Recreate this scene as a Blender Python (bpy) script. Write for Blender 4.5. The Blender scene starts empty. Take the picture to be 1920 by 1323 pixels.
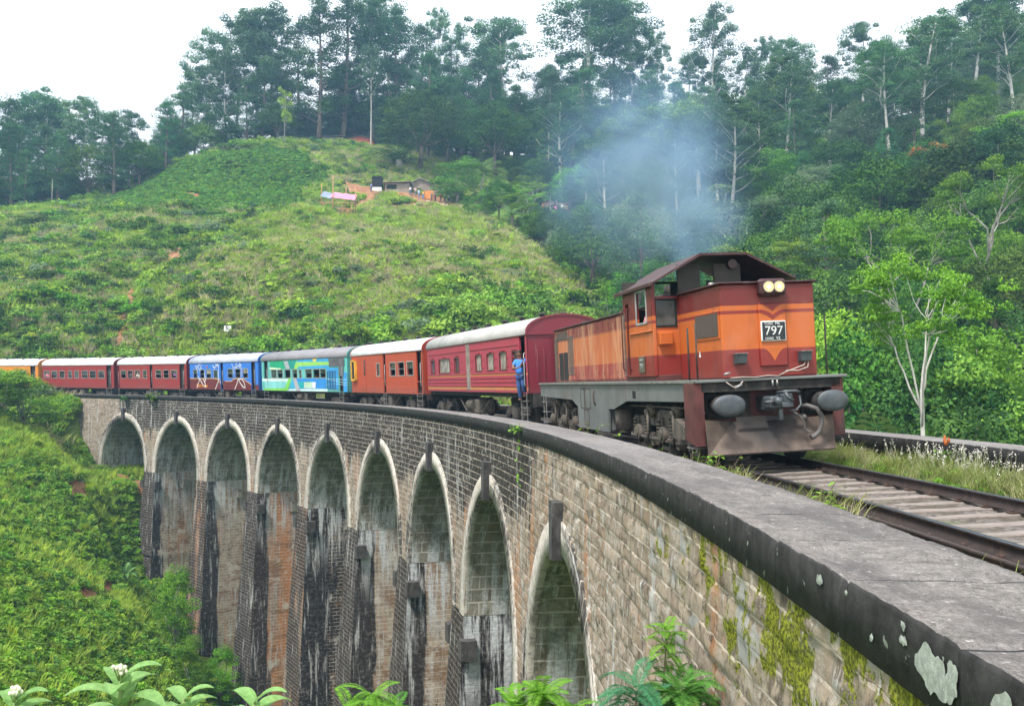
import bpy, math, random
import numpy as np
from mathutils import Vector, Matrix
R = math.radians
scene = bpy.context.scene
C = scene.collection

# ------------------------------------------------------------------ camera
HR = 1.40533
PITCH, ROLL = 0.0363318, -0.0086041
cam_data = bpy.data.cameras.new('camera')
cam_data.sensor_width = 36.0
cam_data.lens = 33.75
cam_data.clip_start = 0.05
cam_data.clip_end = 3000
cam = bpy.data.objects.new('camera', cam_data)
C.objects.link(cam)
_f = Vector((0, math.cos(PITCH), math.sin(PITCH)))
_u = Vector((0, -math.sin(PITCH), math.cos(PITCH)))
_r = Vector((1, 0, 0))
_right = _r * math.cos(ROLL) - _u * math.sin(ROLL)
_up = _r * math.sin(ROLL) + _u * math.cos(ROLL)
cam.matrix_world = Matrix(((_right.x, _up.x, -_f.x, 0), (_right.y, _up.y, -_f.y, 0), (_right.z, _up.z, -_f.z, HR), (0, 0, 0, 1)))
scene.camera = cam

# ------------------------------------------------------------------ light
SUN_EL, SUN_AZ = R(58), R(215)      # azimuth measured clockwise from +Y
world = bpy.data.worlds.new('World')
scene.world = world
world.use_nodes = True
wt = world.node_tree
wt.nodes.clear()
wo = wt.nodes.new('ShaderNodeOutputWorld')
bg = wt.nodes.new('ShaderNodeBackground')
sky = wt.nodes.new('ShaderNodeTexSky')
sky.sky_type = 'NISHITA'
sky.sun_disc = False
sky.sun_elevation = SUN_EL
sky.sun_rotation = SUN_AZ
tc = wt.nodes.new('ShaderNodeTexCoord')
cn = wt.nodes.new('ShaderNodeTexNoise')
cn.inputs['Scale'].default_value = 2.2
cn.inputs['Detail'].default_value = 6
cr = wt.nodes.new('ShaderNodeMapRange')
cr.inputs['From Min'].default_value = 0.3
cr.inputs['From Max'].default_value = 0.6
cr.inputs['To Min'].default_value = 0.80
cr.inputs['To Max'].default_value = 0.97
mx = wt.nodes.new('ShaderNodeMix')
mx.data_type = 'RGBA'
mx.inputs['B'].default_value = (11.6, 11.9, 12.4, 1)
wt.links.new(tc.outputs['Generated'], cn.inputs['Vector'])
wt.links.new(cn.outputs['Fac'], cr.inputs['Value'])
wt.links.new(cr.outputs['Result'], mx.inputs['Factor'])
wt.links.new(sky.outputs['Color'], mx.inputs['A'])
wt.links.new(mx.outputs['Result'], bg.inputs['Color'])
bg.inputs['Strength'].default_value = 0.078
wt.links.new(bg.outputs['Background'], wo.inputs['Surface'])

sl = bpy.data.lights.new('sun', 'SUN')
sl.energy = 3.0
sl.angle = R(10)
sl.color = (1.0, 0.96, 0.9)
sun = bpy.data.objects.new('sun', sl)
C.objects.link(sun)
_sd = Vector((math.cos(SUN_EL) * math.sin(SUN_AZ), math.cos(SUN_EL) * math.cos(SUN_AZ), math.sin(SUN_EL)))
sun.rotation_euler = _sd.to_track_quat('Z', 'Y').to_euler()

scene.view_settings.view_transform = 'Standard'
scene.view_settings.look = 'None'
scene.view_settings.exposure = 0.92
scene.view_settings.gamma = 1.0
scene.cycles.use_denoising = True
try:
    scene.cycles.denoiser = 'OPENIMAGEDENOISE'
except Exception:
    pass
scene.cycles.max_bounces = 6
scene.cycles.diffuse_bounces = 3
scene.cycles.glossy_bounces = 2
scene.cycles.transmission_bounces = 3
scene.cycles.transparent_max_bounces = 4
scene.cycles.volume_bounces = 0
scene.cycles.use_adaptive_sampling = True
scene.cycles.adaptive_threshold = 0.02

# ------------------------------------------------------------------ tags and meshes
def tag(o, label=None, cat=None, group=None, kind=None):
    if label: o['label'] = label
    if cat: o['category'] = cat
    if group: o['group'] = group
    if kind: o['kind'] = kind
    return o

def empty(name, loc=(0, 0, 0), rz=0.0, parent=None):
    o = bpy.data.objects.new(name, None)
    o.empty_display_size = 0.3
    C.objects.link(o)
    o.location = loc
    o.rotation_euler = (0, 0, rz)
    if parent: o.parent = parent
    return o

def copy_tree(o, parent=None):
    c = o.copy()
    C.objects.link(c)
    c.parent = parent
    for ch in list(o.children):
        copy_tree(ch, c)
    return c

def np_mesh(name, V, F, mats, mi=None, uv=None, tint=None, smooth=False, parent=None, link=True):
    """V (n,3); F (m,4) quads (or (m,3)); uv per loop (m*k,2); tint per face."""
    V = np.asarray(V, dtype=np.float32)
    F = np.asarray(F, dtype=np.int32)
    k = F.shape[1]
    me = bpy.data.meshes.new(name)
    me.vertices.add(len(V)); me.vertices.foreach_set('co', V.ravel())
    me.loops.add(F.size); me.loops.foreach_set('vertex_index', F.ravel())
    me.polygons.add(len(F))
    me.polygons.foreach_set('loop_start', np.arange(0, F.size, k, dtype=np.int32))
    if not isinstance(mats, (list, tuple)): mats = [mats]
    for m in mats: me.materials.append(m)
    if mi is not None: me.polygons.foreach_set('material_index', np.asarray(mi, dtype=np.int32))
    if smooth: me.polygons.foreach_set('use_smooth', np.ones(len(F), dtype=bool))
    if uv is not None:
        l = me.uv_layers.new(name='UVMap')
        l.data.foreach_set('uv', np.asarray(uv, dtype=np.float32).ravel())
    if tint is not None:
        a = me.attributes.new('tint', 'FLOAT', 'FACE')
        a.data.foreach_set('value', np.asarray(tint, dtype=np.float32))
    me.update(calc_edges=True)
    me.validate()
    o = bpy.data.objects.new(name, me)
    if link: C.objects.link(o)
    if parent: o.parent = parent
    return o

class MB:
    """collects faces of any size, then builds one mesh object"""
    def __init__(s):
        s.v = []; s.f = []; s.m = []; s.uv = []; s.sm = []
    def face(s, pts, m=0, uv=None, sm=False):
        b = len(s.v); s.v += [tuple(p) for p in pts]
        s.f.append(tuple(range(b, b + len(pts)))); s.m.append(m); s.sm.append(sm)
        s.uv.append(uv)
    def raw(s, V, F, m=0, sm=False):
        b = len(s.v); s.v += [tuple(p) for p in V]
        for f in F:
            s.f.append(tuple(i + b for i in f)); s.m.append(m); s.sm.append(sm); s.uv.append(None)
        return s
    def box(s, x0, x1, y0, y1, z0, z1, m=0, mat=None, bev=0.0):
        if bev > 0:
            b = min(bev, (x1 - x0) / 3, (y1 - y0) / 3, (z1 - z0) / 3)
            V = []
            for (zz, i) in ((z0, b), (z0 + b, 0), (z1 - b, 0), (z1, b)):
                q = b
                a0, a1, c0, c1 = x0 + i, x1 - i, y0 + i, y1 - i
                e = max(q - i, 0) if i == 0 else 0.0
                V += [(a0 + e, c0, zz), (a1 - e, c0, zz), (a1, c0 + e, zz), (a1, c1 - e, zz), (a1 - e, c1, zz), (a0 + e, c1, zz), (a0, c1 - e, zz), (a0, c0 + e, zz)]
            F = [tuple(range(7, -1, -1)), tuple(range(24, 32))]
            for r in range(3):
                for k in range(8):
                    F.append((r * 8 + k, r * 8 + (k + 1) % 8, r * 8 + 8 + (k + 1) % 8, r * 8 + 8 + k))
        else:
            V = [(x0, y0, z0), (x1, y0, z0), (x1, y1, z0), (x0, y1, z0), (x0, y0, z1), (x1, y0, z1), (x1, y1, z1), (x0, y1, z1)]
            F = [(3, 2, 1, 0), (4, 5, 6, 7), (0, 1, 5, 4), (1, 2, 6, 5), (2, 3, 7, 6), (3, 0, 4, 7)]
        if mat is not None: V = [tuple(mat @ Vector(p)) for p in V]
        s.raw(V, F, m); return s
    def tube(s, pts, rad, n=8, m=0, cap=True, sm=True):
        pts = [Vector(p) for p in pts]
        if not hasattr(rad, '__len__'): rad = [rad] * len(pts)
        V = []; F = []
        ref = None
        for i, p in enumerate(pts):
            t = (pts[min(i + 1, len(pts) - 1)] - pts[max(i - 1, 0)])
            if t.length < 1e-9: t = Vector((0, 0, 1))
            t.normalize()
            if ref is None:
                ref = Vector((1, 0, 0)) if abs(t.x) < 0.8 else Vector((0, 1, 0))
            a = (ref - t * ref.dot(t))
            if a.length < 1e-6: a = t.orthogonal()
            a.normalize(); ref = a
            b = t.cross(a)
            for k in range(n):
                an = 2 * math.pi * k / n
                V.append(p + (a * math.cos(an) + b * math.sin(an)) * rad[i])
        for i in range(len(pts) - 1):
            for k in range(n):
                F.append((i * n + k, i * n + (k + 1) % n, (i + 1) * n + (k + 1) % n, (i + 1) * n + k))
        s.raw(V, F, m, sm)
        if cap:
            b = len(s.v) - len(V)
            s.f.append(tuple(b + k for k in range(n - 1, -1, -1))); s.m.append(m); s.uv.append(None); s.sm.append(False)
            s.f.append(tuple(b + (len(pts) - 1) * n + k for k in range(n))); s.m.append(m); s.uv.append(None); s.sm.append(False)
        return s
    def cyl(s, p0, p1, r, n=16, m=0, r2=None):
        return s.tube([p0, p1], [r, r if r2 is None else r2], n, m)
    def prism(s, poly, axis, a, b, m=0):
        """poly of 2D points extruded along axis ('x','y','z') from a to b"""
        def P3(p, t):
            if axis == 'x': return (t, p[0], p[1])
            if axis == 'y': return (p[0], t, p[1])
            return (p[0], p[1], t)
        n = len(poly)
        V = [P3(p, a) for p in poly] + [P3(p, b) for p in poly]
        F = [tuple(range(n - 1, -1, -1)), tuple(range(n, 2 * n))] + [(k, (k + 1) % n, n + (k + 1) % n, n + k) for k in range(n)]
        s.raw(V, F, m); return s
    def ellipsoid(s, c, r, m=0, nu=12, nv=8):
        V = []; F = []
        for j in range(nv + 1):
            ph = math.pi * j / nv
            for i in range(nu):
                th = 2 * math.pi * i / nu
                V.append((c[0] + r[0] * math.sin(ph) * math.cos(th), c[1] + r[1] * math.sin(ph) * math.sin(th), c[2] - r[2] * math.cos(ph)))
        for j in range(nv):
            for i in range(nu):
                F.append((j * nu + i, j * nu + (i + 1) % nu, (j + 1) * nu + (i + 1) % nu, (j + 1) * nu + i))
        s.raw(V, F, m, True); return s
    def build(s, name, mats, parent=None, link=True, fix=True):
        me = bpy.data.meshes.new(name)
        me.from_pydata([tuple(p) for p in s.v], [], s.f)
        if not isinstance(mats, (list, tuple)): mats = [mats]
        for m in mats: me.materials.append(m)
        me.polygons.foreach_set('material_index', s.m)
        me.polygons.foreach_set('use_smooth', s.sm)
        if any(u is not None for u in s.uv):
            l = me.uv_layers.new(name='UVMap')
            i = 0
            for f, u in zip(s.f, s.uv):
                for k in range(len(f)):
                    if u is not None: l.data[i].uv = u[k]
                    i += 1
        if fix and not any(u is not None for u in s.uv):
            import bmesh
            bm = bmesh.new(); bm.from_mesh(me)
            bmesh.ops.recalc_face_normals(bm, faces=bm.faces)
            bm.to_mesh(me); bm.free()
        me.update()
        o = bpy.data.objects.new(name, me)
        if link: C.objects.link(o)
        if parent: o.parent = parent
        return o

# ------------------------------------------------------------------ node helper
class NT:
    def __init__(s, name):
        s.mat = bpy.data.materials.new(name)
        s.mat.use_nodes = True
        s.t = s.mat.node_tree
        s.t.nodes.clear()
        s.out = s.t.nodes.new('ShaderNodeOutputMaterial')
        s.p = s.t.nodes.new('ShaderNodeBsdfPrincipled')
        s.t.links.new(s.p.outputs[0], s.out.inputs['Surface'])
    def set(s, sock, v):
        if hasattr(v, 'is_output') or isinstance(v, bpy.types.NodeSocket): s.t.links.new(v, sock)
        else:
            if sock.type == 'RGBA' and hasattr(v, '__len__') and len(v) == 3: v = tuple(v) + (1,)
            sock.default_value = v
    def n(s, typ, props=None, **ins):
        nd = s.t.nodes.new(typ)
        for k, v in (props or {}).items(): setattr(nd, k, v)
        for k, v in ins.items(): s.set(nd.inputs[k.replace('_', ' ')], v)
        return nd
    def pr(s, **ins):
        for k, v in ins.items(): s.set(s.p.inputs[k.replace('_', ' ')], v)
    def coord(s, kind='Object'): return s.n('ShaderNodeTexCoord').outputs[kind]
    def map(s, vec, scale=(1, 1, 1), loc=(0, 0, 0), rot=(0, 0, 0)):
        return s.n('ShaderNodeMapping', Vector=vec, Scale=scale, Location=loc, Rotation=rot).outputs[0]
    def noise(s, vec, scale=1.0, detail=4.0, rough=0.55, dist=0.0):
        return s.n('ShaderNodeTexNoise', Vector=vec, Scale=scale, Detail=detail, Roughness=rough, Distortion=dist).outputs['Fac']
    def ramp(s, fac, a, b, lo=0.0, hi=1.0):
        return s.n('ShaderNodeMapRange', {'interpolation_type': 'SMOOTHSTEP'}, Value=fac, From_Min=a, From_Max=b, To_Min=lo, To_Max=hi).outputs[0]
    def math(s, op, a, b=0.0, clamp=False):
        nd = s.n('ShaderNodeMath', {'operation': op, 'use_clamp': clamp})
        s.set(nd.inputs[0], a); s.set(nd.inputs[1], b); return nd.outputs[0]
    def mix(s, fac, a, b, blend='MIX'):
        nd = s.n('ShaderNodeMix', {'data_type': 'RGBA', 'blend_type': blend})
        s.set(nd.inputs['Factor'], fac); s.set(nd.inputs['A'], a); s.set(nd.inputs['B'], b)
        return nd.outputs['Result']
    def sep(s, vec):
        nd = s.n('ShaderNodeSeparateXYZ', Vector=vec); return nd.outputs
    def bump(s, h, strength=0.4, dist=0.02, normal=None):
        nd = s.n('ShaderNodeBump', Height=h, Strength=strength, Distance=dist)
        if normal is not None: s.set(nd.inputs['Normal'], normal)
        s.set(s.p.inputs['Normal'], nd.outputs[0]); return nd.outputs[0]

def plain(name, col, rough=0.6, metal=0.0, var=0.25, scale=3.0, bump=0.15, dirt=None, dirt_amt=0.5, dscale=None, spec=0.5):
    k = NT(name)
    o = k.coord('Object')
    n1 = k.noise(o, scale, 6, 0.6)
    dark = tuple(c * (1 - var) for c in col); lite = tuple(min(c * (1 + var), 1) for c in col)
    c = k.mix(k.ramp(n1, 0.3, 0.7), dark, lite)
    if dirt is not None:
        n2 = k.noise(k.map(o, (1, 1, 0.35)), dscale or scale * 1.7, 8, 0.65)
        c = k.mix(k.ramp(n2, 0.5, 0.72, 0, dirt_amt), c, dirt)
    k.pr(Base_Color=c, Roughness=rough, Metallic=metal)
    k.p.inputs['Specular IOR Level'].default_value = spec
    if bump: k.bump(k.noise(o, scale * 6, 4, 0.6), bump, 0.01)
    return k.mat

def leafmat(name, c1, c2, trans=0.3, rough=0.55, obj=0.35, vein=False):
    k = NT(name)
    t = k.n('ShaderNodeAttribute', {'attribute_name': 'tint'}).outputs['Fac']
    c = k.mix(t, c1, c2)
    if vein:
        o = k.coord('Object')
        c = k.mix(k.ramp(k.noise(o, 38, 6, .7), .35, .7, 0, .45), c, tuple(v * .45 for v in c1))
        c = k.mix(k.ramp(k.noise(o, 9, 4, .6), .55, .75, 0, .4), c, (.30, .32, .08))
        k.bump(k.noise(o, 110, 5, .7), .35, .004)
    rnd = k.n('ShaderNodeObjectInfo').outputs['Random']
    hsv = k.n('ShaderNodeHueSaturation', Color=c, Hue=k.ramp(rnd, 0, 1, 0.5 - 0.03 * obj * 2, 0.5 + 0.02 * obj * 2), Saturation=k.math('ADD', k.math('MULTIPLY', k.math('FRACT', k.math('MULTIPLY', rnd, 7.3)), 0.35 * obj), 1 - 0.2 * obj), Value=k.ramp(k.math('FRACT', k.math('MULTIPLY', rnd, 13.7)), 0, 1, 1 - obj, 1 + obj))
    k.pr(Base_Color=hsv.outputs[0], Roughness=max(rough, .7))
    k.p.inputs['Specular IOR Level'].default_value = 0.10
    if trans > 0:
        tr = k.n('ShaderNodeBsdfTranslucent', Color=k.mix(0.5, hsv.outputs[0], (0.35, 0.5, 0.08), 'MULTIPLY'))
        tr2 = k.n('ShaderNodeBsdfTranslucent', Color=hsv.outputs[0])
        ms = k.t.nodes.new('ShaderNodeMixShader')
        ms.inputs[0].default_value = trans
        k.t.links.new(k.p.outputs[0], ms.inputs[1]); k.t.links.new(tr2.outputs[0], ms.inputs[2])
        k.t.links.new(ms.outputs[0], k.out.inputs['Surface'])
    return k.mat
# ------------------------------------------------------------------ the line of the railway (s metres along it, d metres to its right)
_S = np.arange(-16, 170, .05)
def _mkline():
    sc = np.clip(_S / 100, -.1, 1.1); s = _S / 100
    th = np.pi / 2 - 0.02605 + 0.91293 * sc - 0.0371 * sc * sc + 0.04924 * sc ** 3 + (s - sc) * .9
    X = np.cumsum(np.cos(th)) * .05; Y = np.cumsum(np.sin(th)) * .05
    i = int(np.abs(_S).argmin())
    return X - X[i] + 1.67717, Y - Y[i] + 3.0, th
_LX, _LY, _LT = _mkline()
def LP(s, d):
    x = np.interp(s, _S, _LX); y = np.interp(s, _S, _LY); t = np.interp(s, _S, _LT)
    return x + d * np.sin(t), y - d * np.cos(t)
def LH(s): return float(np.interp(s, _S, _LT))
def near_line(X, Y):
    """for arrays of points: s and d relative to the line"""
    step = 20
    sx, sy, st, ss = _LX[::step], _LY[::step], _LT[::step], _S[::step]
    X = np.asarray(X); Y = np.asarray(Y); sh = X.shape
    xf, yf = X.ravel(), Y.ravel()
    so = np.empty(len(xf)); do = np.empty(len(xf))
    for a in range(0, len(xf), 20000):
        dx = xf[a:a + 20000, None] - sx[None]; dy = yf[a:a + 20000, None] - sy[None]
        i = (dx * dx + dy * dy).argmin(1)
        r = np.arange(len(i))
        dxx, dyy = dx[r, i], dy[r, i]; t = st[i]
        so[a:a + 20000] = ss[i] + dxx * np.cos(t) + dyy * np.sin(t)
        do[a:a + 20000] = dxx * np.sin(t) - dyy * np.cos(t)
    return so.reshape(sh), do.reshape(sh)

CT = [(-51.8,97.0,4.3),(-40.1,95.0,4.6),(-28.6,92.0,5.1),(-15.9,92.0,6.2),(-3.3,97.0,8.2),(5.3,107.0,9.6),(9.3,112.0,10.3),(-64.2,120.0,12.0),(-53.0,125.0,14.0),(-37.5,120.0,14.9),(-24.2,120.0,16.4),(-11.3,125.0,18.5),(-0.8,130.0,19.3),(6.2,125.0,15.9),(-83.2,155.0,25.5),(-68.1,160.0,29.1),(-50.3,160.0,30.2),(-31.4,155.0,29.4),(-15.0,165.0,31.4),(-5.7,165.0,30.6),(3.1,145.0,21.4),(-99.5,185.0,34.8),(-77.8,190.0,38.1),(-69.8,200.0,47.5),(-61.8,215.0,55.3),(-50.9,225.0,59.6),(-39.5,225.0,59.3),(-29.3,215.0,53.7),(-29.0,190.0,41.7),(-21.8,192.0,41.9),(-14.1,190.0,40.5),(-30.7,168.0,31.8),
 (4.8,230.0,56.4),(8.7,200.0,38.6),(13.1,170.0,27.6),(14.7,140.0,10.5),(29.2,220.0,50.2),(23.9,180.0,28.5),(38.5,240.0,58.9),(64.7,215.0,53.0),(75.4,185.0,51.1),(79.7,170.0,46.0),(88.5,165.0,48.9),(34.0,180.0,30.6),(49.9,140.0,23.4),(60.3,115.0,18.9),(46.0,88.0,7.0),(35.0,85.0,2.7),(30.0,100.0,4.7),(22.7,120.0,7.1),(26,55,-6.),(27,42,-7.),(40,60,-2.),(45,35,-4.),
 (-44.6,84.0,-2.4),(-40.8,82.0,-4.5),(-37.6,82.0,-6.8),(-34.6,86.5,-7.4),(-32.8,62.0,-8.2),(-34.1,72.0,-9.7),(-33.4,80.0,-10.9),(-32.3,84.0,-11.5),(-31.1,83.5,-15.3),(-24.3,77.0,-20.0),(-25.2,48.0,-11.3),(-24.9,60.0,-14.4),(-25.2,70.0,-17.0),(-21.2,64.0,-18.9),(-19.5,69.0,-21.6),(-21.5,52.0,-15.7),(-22.0,42.0,-12.4),
 (-34.2,89.7,-7.6),(-36.2,87.4,-7.9),(-33.9,85.4,-10.5),(-43.6,90.7,-4.6),(-48.4,90.4,-3.0),(-39.5,103.7,-2.5),(-50.7,110.4,-.3),(-31.8,99.3,-5),(-22,93.4,-12),(-13.6,86,-15),(-5.8,77.5,-18),(6.3,58.2,-17),(13.9,36.6,-14),(16,19.6,-11),(16,8.3,-6),(14,2.7,-2),(-21.2,79.4,-20),(-14.9,71.2,-23),(-4.6,53.2,-24),(2.3,33.7,-22),(4.3,23.5,-18),(5.3,15.3,-13),(-19.8,67.8,-22.5),(-10.9,50.3,-24),(-4.5,32,-22),
 (0,0,-.3),(0,-10,-.3),(-6,-4,-.2),(-12,-6,0.5),(0,2.2,-.7),(0,4,-1.6),(0,7,-3.6),(0,12,-8),(-1,18,-13),(-5,3,-.8),(-6,8,-3.5),(-7,15,-8),(-10,25,-11.5),(-15,10,-3),(-20,25,-7.5),(-30,30,-4),(-30,12,1),(-45,40,2),(-45,65,-2),(-60,80,1),(-70,60,6),(-60,100,3),(-85,90,8),(-90,120,14),(-110,150,24),(-120,60,14),(-60,20,8),
 (10,0,-1.),(20,-5,-.5),(35,5,-1.5),(30,20,-6),(60,20,1),(80,60,8),(90,100,22),(110,140,42),(130,60,20),(140,180,60),
 (-130,200,33),(-100,240,33),(-70,250,42),(-130,300,30),(-60,290,60),(-30,270,64),(0,280,66),(30,290,66),(70,280,70),(110,240,72),(150,260,80),(-100,400,40),(0,400,80),(120,400,95),(200,200,80),(200,60,40),(-220,250,30),(-220,100,24),(-220,-30,5),(0,-60,2),(150,-60,10),(220,400,100),(-250,420,35)]
_CA = np.array(CT, dtype=float)
def _solve():
    P = _CA[:, :2]
    D = np.hypot(P[:, None, 0] - P[None, :, 0], P[:, None, 1] - P[None, :, 1])
    n = len(P)
    A = np.zeros((n + 3, n + 3))
    A[:n, :n] = -D + np.eye(n) * 0.25
    A[:n, n] = A[n, :n] = 1; A[:n, n + 1:] = P / 100; A[n + 1:, :n] = P.T / 100
    return np.linalg.solve(A, np.r_[_CA[:, 2], 0, 0, 0])
_W = _solve()
def _vn(x, y, s, seed):
    """smooth value noise"""
    x = x / s + seed * 17.3; y = y / s - seed * 9.1
    xi, yi = np.floor(x), np.floor(y); fx, fy = x - xi, y - yi
    fx = fx * fx * (3 - 2 * fx); fy = fy * fy * (3 - 2 * fy)
    def h(a, b):
        v = np.sin(a * 127.1 + b * 311.7 + seed * 74.7) * 43758.5453
        return v - np.floor(v)
    return (h(xi, yi) * (1 - fx) + h(xi + 1, yi) * fx) * (1 - fy) + (h(xi, yi + 1) * (1 - fx) + h(xi + 1, yi + 1) * fx) * fy
def sstep(a, b, x):
    t = np.clip((x - a) / (b - a), 0, 1); return t * t * (3 - 2 * t)
def TH(X, Y):
    X = np.asarray(X, dtype=float); Y = np.asarray(Y, dtype=float); sh = X.shape
    x, y = X.ravel(), Y.ravel(); z = np.empty(len(x)); n = len(_CA)
    for a in range(0, len(x), 20000):
        xa, ya = x[a:a + 20000], y[a:a + 20000]
        D = np.hypot(xa[:, None] - _CA[None, :, 0], ya[:, None] - _CA[None, :, 1])
        z[a:a + 20000] = -D @ _W[:n] + _W[n] + _W[n + 1] * xa / 100 + _W[n + 2] * ya / 100
    r = np.hypot(x, y)
    amp = sstep(5, 60, r)
    z += amp * ((_vn(x, y, 14, 1) - .5) * 2.4 + (_vn(x, y, 6, 2) - .5) * 1.2 + (_vn(x, y, 2.6, 3) - .5) * .5)
    s, d = near_line(x, y)
    # the cutting beyond the far abutment carries the track at grade; nothing rises over the viaduct
    w = sstep(104.5, 109.5, s) * sstep(10.5, 4.6, np.abs(d - 4.07)) 
    z = z * (1 - w) - .40 * w
    wb = (s < 104) * (s > -16) * sstep(11, 6.5, np.abs(d - 4.6))
    lim = np.where(s > 8, -3.0, -1.2)
    lim = np.where(s > 60, np.interp(s, [60, 80, 90.5, 92.5, 94, 101, 104, 200], [-22, -19.5, -15.4, -12, -7.4, -6.6, -4.0, -4.0]), lim)
    z = np.where((wb > 0) & (z > lim), z * (1 - wb) + lim * wb, z)
    cap = -.42 + 3.2 * sstep(3.6, 6.5, np.abs(d - 4.07)) + 60 * sstep(6.5, 14, np.abs(d - 4.07))
    z = np.where(s > 101, np.minimum(z, cap), z)
    return z.reshape(sh)
# ------------------------------------------------------------------ ground sheet
def soil_mask(X, Y):
    """bare red earth: footpaths, the terrace before the huts, slips"""
    m = np.zeros(np.shape(X))
    def seg(pts, w):
        nonlocal m
        for (x0, y0), (x1, y1) in zip(pts, pts[1:]):
            dx, dy = x1 - x0, y1 - y0
            t = np.clip(((X - x0) * dx + (Y - y0) * dy) / (dx * dx + dy * dy), 0, 1)
            d = np.hypot(X - x0 - t * dx, Y - y0 - t * dy)
            d = d + (_vn(X, Y, 2.2, 9) - .5) * w * 1.3
            m = np.maximum(m, 1 - sstep(w * .5, w, d))
    seg([(-31, 186), (-22, 187), (-12.5, 185)], 4.4)
    seg([(-20, 180), (-13, 181)], 4.2)
    seg([(-17, 174), (-13.5, 176)], 2.6)
    seg([(-20, 184), (-14, 183)], 3.4)
    seg([(-30, 166), (-26, 186)], 1.4)
    seg([(-31, 165), (-36, 156), (-44, 148), (-48, 140), (-47, 132)], 1.5)
    seg([(-30, 162.5), (-27, 157)], 3.4)
    seg([(-34, 163), (-33, 158)], 2.0)
    seg([(-36.5, 102), (-36, 106)], 2.0)
    seg([(-32.5, 101), (-32.3, 104.5)], 1.7)
    seg([(-47, 113), (-50, 126), (-44, 140)], .6)
    seg([(-60, 174.5), (-57, 172.5)], .9)
    seg([(-36, 88.6), (-33.5, 87.6)], 1.6)
    seg([(-30.5, 74), (-28.5, 68), (-28, 60)], .45)
    seg([(-38, 87), (-36.5, 80), (-34, 76)], .35)
    return m

gx = np.unique(np.concatenate([np.arange(-230, -100, 4.), np.arange(-100, 100, 1.4), np.arange(100, 221, 4.)]))
gy = np.unique(np.concatenate([np.arange(-30, 240, 1.4), np.arange(240, 421, 4.)]))
GX, GY = np.meshgrid(gx, gy, indexing='ij')
GZ = TH(GX, GY)
def grid_faces(nx, ny, flip=False):
    i = np.arange(nx - 1)[:, None]; j = np.arange(ny - 1)[None]
    a = i * ny + j
    F = np.stack([a, a + ny, a + ny + 1, a + 1], -1).reshape(-1, 4)
    return F[:, ::-1] if flip else F
V = np.stack([GX, GY, GZ], -1).reshape(-1, 3)

k = NT('hill_ground')
o = k.coord('Object')
soil = k.n('ShaderNodeAttribute', {'attribute_name': 'soil'}).outputs['Fac']
n1 = k.noise(o, .12, 6, .6); n2 = k.noise(o, .9, 6, .65); n3 = k.noise(o, .045, 3, .5)
g = k.mix(k.ramp(n1, .35, .65), (.07, .15, .022), (.17, .26, .045))
g = k.mix(k.ramp(n2, .45, .75, 0, .7), g, (.20, .26, .07))
g = k.mix(k.ramp(n3, .5, .7, 0, .5), g, (.06, .13, .02))
sc = k.mix(k.ramp(k.noise(o, .8, 7, .7), .35, .65), (.22, .095, .045), (.40, .22, .12))
g = k.mix(k.ramp(k.math('ADD', soil, k.math('MULTIPLY', k.math('SUBTRACT', n2, .5), 1.5)), .35, .6), g, sc)
k.pr(Base_Color=g, Roughness=.95)
k.p.inputs['Specular IOR Level'].default_value = .15
k.bump(k.noise(o, 2.5, 6, .7), .8, .25)
M_ground = k.mat
ground = np_mesh('ground', V, grid_faces(len(gx), len(gy)), M_ground, smooth=True)
a = ground.data.attributes.new('soil', 'FLOAT', 'POINT')
a.data.foreach_set('value', soil_mask(GX, GY).ravel().astype(np.float32))
tag(ground, kind='structure')

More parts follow.
